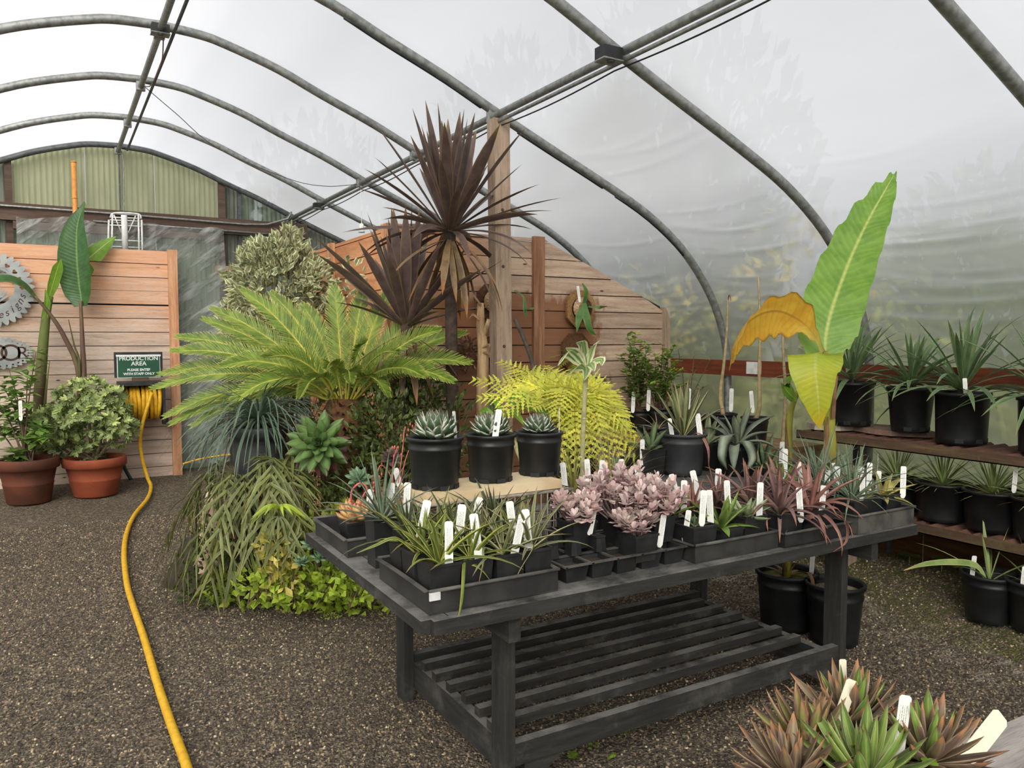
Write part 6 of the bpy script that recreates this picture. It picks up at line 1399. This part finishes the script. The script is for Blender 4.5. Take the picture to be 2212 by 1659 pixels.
wleaf(t, [at(1797,800,Y=BYp), at(1785,740,Y=BYp+.02), at(1800,660,Y=BYp+.04), at(1836,560,Y=BYp+.06), at(1878,470,Y=BYp+.06), at(1918,400,Y=BYp+.05), at(1938,366,Y=BYp+.04)], [.06,.19,.27,.29,.28,.26,.225,.18,.115,.04,.004], Vector((.80,-.50,.42)), 'banana', 'big_leaf', fold=.09, n=40, wave=.016)
wleaf(t, [at(1790,800,Y=BYp), at(1765,772,Y=BYp-.06), at(1758,800,Y=BYp-.10), at(1765,860,Y=BYp-.12), at(1771,925,Y=BYp-.12)], [.05,.21,.245,.225,.175,.11,.008], Vector((.86,-.5,.05)), 'banana_yel', 'yellow_leaf', fold=.10, n=26, wave=.006)
wleaf(t, [at(1790,800,Y=BYp), at(1768,740,Y=BYp+.0), at(1735,700,Y=BYp+.03), at(1690,682,Y=BYp+.04), at(1640,700,Y=BYp+.06), at(1600,745,Y=BYp+.08), at(1576,797,Y=BYp+.10)], [.02,.02,.05,.19,.23,.23,.19,.11,.008], Vector((.05,-.55,1)), 'banana_brown', 'withered_leaf', fold=.22, n=34, wave=.012)
for (u0, v0, u1, v1) in ((1785,815,1768,762),(1793,815,1783,760)): MB().tube([at(u0,v0,Y=BYp-.02)-O, at(u1,v1,Y=BYp-.03)-O], [.016,.013], 8).build('cut_stalk', M['banana_stem'], t, True)
wleaf(t, [at(1800,905,Y=BYp-.035), at(1803,850,Y=BYp-.04), at(1808,812,Y=BYp-.03)], [.03,.03,.02], Vector((1,0,0)), 'dead', 'dry_sheath', n=8); wleaf(t, [at(1783,985,Y=BYp-.04), at(1786,940,Y=BYp-.042), at(1788,900,Y=BYp-.035)], [.02,.036,.01], Vector((1,0,0)), 'dead', 'dry_sheath', n=8)
t = thing('banana_pup', 'young banana shoot with one small leaf left of tall banana', 'banana plant', (3.26, 2.73, 0)); O = Vector(t.location); pot(t, .15, .125, .30, soil='moss_soil'); Y2 = 2.73
MB().tube([q-O for q in spline([Vector((3.26,2.73,.25)), at(1703,1000,Y=Y2), at(1706,900,Y=Y2), at(1722,850,Y=Y2-.03), at(1738,812,Y=Y2-.05)], 14)], [lerp(.024,.008,i/16) for i in range(17)], 8).build('stem', M['banana_stem'], t, True)
wleaf(t, [at(1722,865,Y=Y2-.04), at(1708,850,Y=Y2-.08), at(1697,832,Y=Y2-.08), at(1712,812,Y=Y2-.06)], [.01,.07,.09,.06,.01], Vector((.6,.2,.7)), 'banana', n=12)
wleaf(t, [at(1704,1005,Y=Y2-.03), at(1700,960,Y=Y2-.03), at(1697,905,Y=Y2-.03)], [.02,.024,.004], Vector((1,0,0)), 'dead', 'dry_sheath', n=8)
wleaf(t, [Vector((3.24,2.62,.30)), Vector((3.23,2.57,.33)), Vector((3.23,2.54,.27)), Vector((3.235,2.535,.17))], [.02,.03,.034,.02], Vector((1,.2,0)), 'dead', 'dry_leaf', n=10)
rosette(t, 'dead', [(7,60,.14,.02,70),(5,30,.14,.02,40)], .26, 5, STRAP, .15, 0, 'dry_leaf', n=6)
ptag(Vector((3.36,2.66,.27)), 'pale tag in the banana shoot pot under the bench', 3, 0, -30, 1.0)
# --- plumeria stems and pots along the back bench
ZBB = .7965
M['plum_stem'] = plain('pale_bark_stem', (182,160,122), (150,134,94), .8, 30, .4); M['green_stem'] = plain('green_twig', (128,138,74), rough=.7)
def stick_plant(lab, u, v, Xp, rt, h, pts, leafs=(), tip_mat='plum_stem', soil='soil', z=ZBB):
    p = at(u, v, X=Xp); t = thing('potted_plumeria', lab, 'potted plant', (Xp, p.y, z), 'bare stems on the plank bench'); hz = pot(t, rt, rt*.82, h, soil=soil); O = Vector(t.location)
    S = spline([Vector((Xp, p.y, z+hz-.01))]+[at(a, b, X=Xp) for a, b in pts], 18)
    MB().tube([q-O for q in S], [lerp(.017,.006,i/(len(S)-1)) for i in range(len(S))], 8).build('stem', M['plum_stem'], t, True)
    e = S[-1]-O
    for k, (a, tl, L) in enumerate(leafs): inst('leaf', leaf_me('green_aloe', L, L*.45, 30, OVATE, .1, 0, 6), t, e, (0, R(tl), a))
    return t, hz, p
t, hz, p = stick_plant('bare curved stem in black pot before the grey hoop foot', 1563, 890, 4.2, .095, .16, [(1556,850),(1562,800),(1570,720),(1572,645)])
wleaf(t, [at(1572,650,X=4.2), at(1576,636,X=4.18), at(1579,650,X=4.17)], [.006,.012,.004], Vector((0,1,0)), 'dead', 'dry_tip', n=6)
ptag(at(1579, 885, X=4.12), 'white tag at the right rim of the curved stem pot', 1, 0, -30, 1.2)
t, hz, p = stick_plant('tall bare stem in mossy black pot, middle of the plank bench', 1630, 950, 4.16, .092, .165, [(1640,880),(1640,800),(1642,700),(1638,597)], soil='moss_soil'); ptag(at(1626, 888, X=4.08), 'white tag in the mossy pot of the tall bare stem', -6, 0, -30, 1.1)
t, hz, p = stick_plant('bare stem tipped with fresh green leaves behind small banana leaf', 1690, 985, 4.02, .08, .14, [(1692,940),(1697,860),(1692,760),(1690,662)], [(.5,50,.05),(3.4,55,.05),(2,70,.06),(5,30,.04)], z=.56); ptag((3.975, p.y-.03, .56+hz), 'white tag at the foot of the thin trunk behind bench', 2, 0, -30, 1.3)
inst_ = thing('low_plank', 'low rough plank carrying pots at end of the plank bench', 'plank', (3.9, 3.10, .10)); MB().box((0,-.15,.42),(.3,.24,.455)).build('plank', M['rough_shelf'], inst_)
for y in (-.14,.18): MB().box((.05,y,0),(.25,y+.05,.42)).build('support', M['post'], inst_)
rosette(t, 'green_agave', [(5,60,.06,.014,20)], hz, 3, AGAVE)
# leafy little shrubs in pots
M['small_green'] = leafmat('glossy_small_leaf', (124,154,70), (156,176,84), .85, trans=.25, mid2=(96,130,56), var=.02); M['small_lime'] = leafmat('young_small_leaf', (162,178,66), trans=.28, mid2=(126,152,54), var=.02)
def leafy(lab, u, v, Yp, rt, h, top, r, n, mat, L, W, seed, sprigs, z=.5, group='leafy shrubs in black pots'):
    p = at(u, v, Y=Yp); t = thing('potted_shrub', lab, 'potted plant', (p.x, Yp, z), group); hz = pot(t, rt, rt*.8, h); O = Vector(t.location); rg = random.Random(seed)
    lf = MB(); br = MB(); li = MB()
    for (su, sv) in sprigs:
        e = at(su, sv, Y=Yp+rg.uniform(-.12,.12))-O; b = Vector((rg.uniform(-.04,.04), rg.uniform(-.04,.04), hz)); S = spline([b, b.lerp(e,.5)+Vector((rg.uniform(-.04,.04),0,.04)), e], 14)
        br.tube(S, [lerp(.005,.0016,i/(len(S)-1)) for i in range(len(S))], 5)
        for i, q in enumerate(S[3:]):
            for k in range(n):
                a = rg.random()*6.28; d = Vector((math.cos(a), math.sin(a), rg.uniform(-.1,.7))).normalized(); l = L*rg.uniform(.7,1.2)
                (li if i > 8 and rg.random() < .6 else lf).blade([q, q+d*l*.5, q+d*l], [W*.2,W,W*.08], d.cross(Vector((0,0,1))), .12, rnd=rg.random())
    o = lf.build('foliage', M[mat], t); o['kind'] = 'stuff'; o = li.build('young_foliage', M['small_lime'], t); o['kind'] = 'stuff'; o = br.build('branches', M['twig'], t); o['kind'] = 'stuff'
    return t, hz
leafy('leafy potted shrub against the right end of plank wall', 1382, 905, 4.6, .085, .17, None, None, 3, 'small_green', .062, .040, 5, [(1342,770),(1402,745),(1345,840),(1410,810),(1355,725),(1372,722),(1360,760),(1375,790),(1350,800),(1395,780),(1365,830),(1385,740)], z=.792)
leafy('bushier potted shrub beside the end post of plank wall', 1430, 895, 4.5, .11, .19, None, None, 3, 'small_green', .062, .036, 6, [(1385,770),(1470,800),(1480,830),(1455,750),(1395,745),(1432,745),(1415,770),(1400,790),(1450,800),(1425,800),(1460,780),(1405,830),(1445,830),(1440,760)], z=.792)
leafy('sprawling twiggy plant with curling bare branches', 1482, 890, 4.45, .06, .11, None, None, 1, 'small_green', .035, .018, 7, [(1515,780),(1538,770),(1500,760),(1530,830),(1465,755)], z=.797)
o = thing('pot_stand', 'low timber stand under the leafy shrubs by plank wall', 'stand', (3.75, 4.38, .1)); MB().box((-.32,-.02,.65),(.62,.36,.69)).build('plank', M['rough_shelf'], o)
for x in (-.28,.5): MB().box((x,.04,0),(x+.06,.30,.65)).build('support', M['post'], o)
t, hz, p = stick_plant('shallow pot of small green rosettes on the plank bench', 1497, 895, 4.15, .10, .13, [(1497,872)]); rosette(t, 'green_agave', [(8,78,.09,.02,8),(6,50,.07,.018,8)], hz, 8, AGAVE)
for (u, v, Y_, lab) in ((1367,888,4.56,'white tag in the leafy shrub pot by plank wall'),(1400,884,4.47,'white tag in the bushier shrub pot'),(1487,880,4.42,'white tag in the small pot left of curved stem')): ptag(at(u, v, Y=Y_), lab, 2, 0, -30, 1.15)
t, hz = gpot('potted_grass', 'dark pot of dry grass left of the large grey pot', 1420, 985, .10, .085, .17, z=.83); rosette(t, 'straw', [(8,70,.14,.006,40),(8,40,.16,.006,40)], hz, 9, NEEDLE)
t2 = thing('rear_stand', 'dark timber stand under the dry grass pot behind bench', 'stand', (t.location.x, t.location.y, .1)); MB().box((-.16,-.14,.695),(.16,.14,.7285)).build('deck', M['bench'], t2)
for x, y in ((-.14,-.12),(.10,-.12),(-.14,.08),(.10,.08)): MB().box((x,y,0),(x+.04,y+.04,.695)).build('leg', M['bench_z'], t2)

# ================================================================ right wall shelves: yuccas
Z1 = .938
US = [('strap-leaved yucca in the leftmost pot of upper shelf',1838,925,.128,.112,.265,1,.97),('strap-leaved yucca in the middle pot of upper shelf',1966,938,.122,.098,.255,2,.97),('largest strap-leaved yucca in the right pot of upper shelf',2076,968,.132,.122,.275,3,Z1),('yucca reaching in from the right edge at upper shelf',2262,985,.13,.12,.275,4,Z1)]
for lab, u, v, rt, rb, h, sd, z in US:
    p = at(u, v-25, X=4.2); t = thing('potted_yucca', lab, 'potted plant', (4.2, p.y, z), 'yuccas on the upper shelf'); hz = pot(t, rt, rb, h, ribs=False)
    MB().tube([(0,0,hz-.02),(0,0,hz+.05)], [.03,.026], 8).build('stem', M['cord_trunk'], t, True)
    k = (1,.85,1.12,1.15)[sd-1]
    rosette(t, 'yucca', [(6,8,.34*k,.024,6),(8,26,.38*k,.026,16),(10,46,.42*k,.027,34),(10,64,.44*k,.027,52),(11,80,.46*k,.026,56)], hz+.04, 200+sd, SWORD, .16, 0, n=8, xmax=.24)
    for a in (3.6, 4.4, 5.2): MB().box((-.02,-.003,0),(.02,.003,.022)).build('drain_hole', M['cable'], t, loc=(rb*1.0*math.cos(a), rb*1.0*math.sin(a), .012), rot=(0,0,a+math.pi/2))
    if sd in (1,3): ptag((4.2-.07, p.y-(.06 if sd == 3 else -.06), z+hz), ['','white tag in the leftmost pot of upper shelf','','white tag in the largest yucca pot of upper shelf'][sd], -4, -4, -40, .9)
LS = [('grassy yucca in the leftmost pot of lower shelf',1938,1085,.125,.11,.19,1),('grassy yucca with straw skirt in second pot of lower shelf',2035,1120,.135,.12,.205,2),('grassy yucca in third pot of the lower shelf',2143,1145,.135,.12,.205,3),('grassy yucca cut off by the right edge at lower shelf',2252,1170,.135,.12,.205,4)]
for lab, u, v, rt, rb, h, sd in LS:
    p = at(u, v-15, X=4.13); t = thing('potted_yucca', lab, 'potted plant', (4.13, p.y, .5225), 'grassy yuccas on the lower shelf'); hz = pot(t, rt, rb, h, ribs=False)
    rosette(t, 'yucca_light', [(10,10,.20,.011,4),(14,30,.24,.011,10),(16,50,.26,.011,20),(14,68,.26,.011,30)], hz, 220+sd, NEEDLE, .15, 0, n=6, xmax=.3)
    rosette(t, 'straw', [(12,80,.20,.010,26)], hz, 240+sd, NEEDLE, .15, 0, 'dry_leaf', n=6)
ptag(at(1895,1022,X=4.02), 'thin white tag in the leftmost pot of lower shelf', -3, 0, 40, .9); ptag(at(2190,1060,X=4.05), 'white tag in the third pot of the lower shelf', 3, 0, -40, .9)
GP = [('open-leaved yucca in black pot on the mossy ground at right',2135,1345,1,.10),('second ground yucca cut off by the right edge',2236,1372,2,.095)]
for lab, u, v, sd, z0 in GP:
    p = at(u, v-14, Z=z0+.03); zg = ground(p.x, p.y); t = thing('potted_yucca', lab, 'potted plant', (p.x, p.y, zg+.002), 'yuccas on the mossy ground'); hz = pot(t, .125, .10, .235, fill=.8)
    rosette(t, 'yucca_light', [(3,16,.30,.018,6),(4,48,.34,.016,30)], hz, 260+sd, STRAP, .2, 0, n=8)
    if sd == 1:
        wleaf(t, [Vector((p.x-.02,p.y,zg+hz)), at(2110,1222,Y=p.y+.03), at(2060,1214,Y=p.y+.05), at(2000,1218,Y=p.y+.08), at(1952,1232,Y=p.y+.1)], [.02,.03,.03,.022,.003], Vector((.2,.3,1)), 'yucca_light', n=14); ptag((p.x-.05,p.y+.06,zg+hz), 'white tag in the open-leaved yucca pot on ground', 5, 0, -30, 1.0)
    else: ptag((p.x-.09,p.y+.02,zg+hz), 'white tag in the second ground yucca pot', 4, 0, -30, 1.0)
M['vine'] = leafmat('ivy_leaf', (104,140,54), trans=.25, mid2=(84,120,46))
for k, (u, v, lab) in enumerate(((1965,1198,'lobed green vine leaf at the foot of old board'),(2035,1205,'heart-shaped vine leaf in the shade below lower shelf'),(1995,1150,'vine leaf in shadow under the lower shelf edge'))):
    p = at(u, v, X=4.3); t = thing('vine_seedling', lab, 'weed', (p.x, p.y, ground(p.x,p.y)))
    hh = max(.03, p.z-ground(p.x,p.y)); MB().tube([(0,0,0),(0,0,hh)], .003, 5).build('stalk', M['green_stem'], t)
    for q in range(5): inst('lobe', leaf_me('vine', .065, .05, 20, OVATE, .06, 0, 5), t, (0,0,hh), (0, R(80), R(200+(q-2)*38)))

# ================================================================ terracotta group at the left fence
def terra(u, Yp, rt, h, mat, lab, name='potted_shrub'):
    p = at(u, 1000, Y=Yp); t = thing(name, lab, 'potted plant', (p.x, p.y, ground(p.x,p.y)+.004)); 
    P = [(rt*.66,0),(rt*.70,.01),(rt*.80,h*.42),(rt*.815,h*.44),(rt*.80,h*.46),(rt*.90,h*.76),(rt*1.0,h*.78),(rt*1.0,h*.97),(rt*.97,h),(rt*.88,h),(rt*.86,h*.8)]
    MB().lathe(P, 36).build('terracotta_pot', M[mat], t, True); MB().lathe([(rt*.87,h*.88),(.01,h*.9)], 24).build('soil', M['soil'], t); return t, h*.9
M['pitt'] = leafmat('grey_green_rosette_leaf', (138,154,96), (180,190,124), .7, trans=.22, mid2=(100,120,70), var=.02); M['pitt_tip'] = leafmat('pale_tip_leaf', (208,218,138), trans=.3, mid2=(182,198,110), var=.02)
t, hz = terra(205, 8.28, .272, .36, 'terracotta', 'rounded grey-green bush in the right terracotta pot'); O = Vector(t.location); Dp = (O-Vector((0,0,CAMH))).dot(_fw)
mb = MB(); m2 = MB(); rg = random.Random(21)
blobs = [(190,908,.40,.34,.27,800),(115,920,.26,.24,.20,340),(252,925,.20,.22,.18,300),(185,850,.28,.24,.15,320),(245,856,.10,.14,.08,100),(110,955,.18,.18,.2,200),(165,970,.24,.2,.14,240)]
for (u, v, rx, ry, rz, n_) in blobs:
    c = at(u, v, D=Dp)-O
    for k in range(n_//4):
        d = Vector((rg.gauss(0,1), rg.gauss(0,1), rg.gauss(.25,1))).normalized(); p = c+Vector((d.x*rx, d.y*ry, d.z*rz))*rg.uniform(.6,1)
        for q in range(8):
            a = q*.8+rg.random(); s1 = d.orthogonal().normalized(); s2 = d.cross(s1); e = (d*.7+s1*math.cos(a)+s2*math.sin(a)).normalized(); l = rg.uniform(.045,.07)
            (m2 if d.z > .3 and q < 3 else mb).blade([p, p+e*l*.6, p+e*l], [.006,.024,.008], e.cross(d), .1, rnd=rg.random())
o = mb.build('foliage', M['pitt'], t); o['kind'] = 'stuff'; o = m2.build('young_foliage', M['pitt_tip'], t); o['kind'] = 'stuff'
mb = MB()
for (u, v, rx, *_r) in blobs: mb.tube(spline([Vector((0,0,hz)), (at(u,v,D=Dp)-O)*.6+Vector((0,0,.1)), at(u,v-10,D=Dp)-O], 8), .012, 6)
o = mb.build('branches', M['twig'], t); o['kind'] = 'stuff'
t, hz = terra(60, 8.22, .25, .40, 'terracotta_dark', 'broad-leaved citrus in the dark left terracotta pot', 'potted_citrus'); O = Vector(t.location); Dp = (O-Vector((0,0,CAMH))).dot(_fw)
M['citrus'] = leafmat('citrus_leaf', (122,156,70), (142,170,88), .85, trans=.25, mid2=(92,128,56), var=.02)
lf = MB(); br = MB(); rg = random.Random(31)
for (su, sv) in ((78,760),(60,800),(20,800),(5,830),(30,850),(0,880),(50,900),(90,920),(15,930),(60,950),(100,945),(35,985),(-20,850),(-30,920),(20,1000),(45,1010)):
    e = at(su, sv, D=Dp+rg.uniform(-.25,.1))-O; b = Vector((rg.uniform(-.05,.05), rg.uniform(-.05,.05), hz)); S = spline([b, b.lerp(e,.55)+Vector((0,0,.08)), e], 12); br.tube(S, [lerp(.008,.002,i/(len(S)-1)) for i in range(len(S))], 5)
    for i, q in enumerate(S[5:]):
        for k in range(3):
            a = rg.random()*6.28; d = Vector((math.cos(a), math.sin(a), rg.uniform(-.5,.5))).normalized(); l = rg.uniform(.09,.15); lf.blade([q, q+d*l*.5+Vector((0,0,.01)), q+d*l], [.01,.068,.004], d.cross(Vector((0,0,1))), .12, rnd=rg.random())
o = lf.build('foliage', M['citrus'], t); o['kind'] = 'stuff'; o = br.build('branches', M['twig'], t); o['kind'] = 'stuff'
ptag(at(45, 905, D=Dp-.2), 'white tag in the dark left terracotta pot', 0, 0, -30, 1.3)
# strelitzia behind the pots
YS = 8.70
p = at(150, 1030, Y=YS); t = thing('giant_strelitzia', 'giant bird-of-paradise with tall paddle leaves before the fence', 'strelitzia', (p.x, YS, .04)); O = Vector(t.location)
M['stre_stalk'] = plain('purple_green_stalk', (104,96,62), (96,66,58), .6, 8, .1, 0, stretch=(1,1,.3)); M['stre_stem'] = plain('old_strelitzia_stem', (96,108,48), (74,56,38), .7, 6, .2, 0, stretch=(1,1,.25))
def tb(pts, r, nm, mt): S = spline([at(u, v, Y=y)-O for u, v, y in pts], 14); MB().tube(S, [lerp(r[0],r[1],i/(len(S)-1)) for i in range(len(S))], 8).build(nm, M[mt], t, True)
tb([(165,1000,YS),(180,830,YS),(178,740,YS),(174,650,YS)], (.035,.014), 'stalk', 'stre_stalk'); tb([(160,1000,YS),(172,820,YS),(140,730,YS-.02),(105,675,YS-.04),(75,640,YS-.06)], (.03,.012), 'stalk', 'stre_stalk'); tb([(90,1000,YS),(85,870,YS),(92,760,YS),(100,680,YS),(108,640,YS)], (.06,.03), 'old_stem', 'stre_stem'); tb([(165,1000,YS),(172,800,YS-.03),(160,745,YS-.03),(148,690,YS-.03)], (.016,.003), 'rolled_leaf', 'stre_stem'); tb([(95,900,YS-.05),(100,840,YS-.05),(107,780,YS-.05)], (.016,.003), 'dry_sheath', 'stre_stem')
wleaf(t, [at(174,662,Y=YS), at(163,610,Y=YS-.03), at(158,545,Y=YS-.05), at(162,485,Y=YS-.04), at(183,436,Y=YS-.02)], [.12,.24,.29,.30,.29,.25,.18,.09,.01], Vector((.88,-.42,.05)), 'banana_dark', 'paddle_leaf', fold=.26, n=26, wave=.004)
wleaf(t, [at(178,600,Y=YS+.12), at(195,560,Y=YS+.14), at(220,535,Y=YS+.16), at(250,511,Y=YS+.18)], [.14,.2,.17,.12,.01], Vector((.5,.2,1)), 'banana', 'paddle_leaf', fold=.12, n=16)
wleaf(t, [at(80,645,Y=YS-.06), at(55,618,Y=YS-.10), at(20,602,Y=YS-.14), at(-25,607,Y=YS-.2)], [.10,.16,.18,.17,.1], Vector((.0,1,.5)), 'banana_dark', 'paddle_leaf', fold=.16, n=14)
wleaf(t, [at(104,650,Y=YS-.02), at(115,615,Y=YS-.04), at(125,580,Y=YS-.05), at(132,560,Y=YS-.05)], [.04,.10,.10,.01], Vector((1,.3,.3)), 'banana', 'paddle_leaf', fold=.14, n=12)
wleaf(t, [at(96,690,Y=YS-.04), at(102,655,Y=YS-.05), at(98,625,Y=YS-.05)], [.05,.06,.01], Vector((1,.3,.3)), 'banana', 'paddle_leaf', fold=.14, n=10)
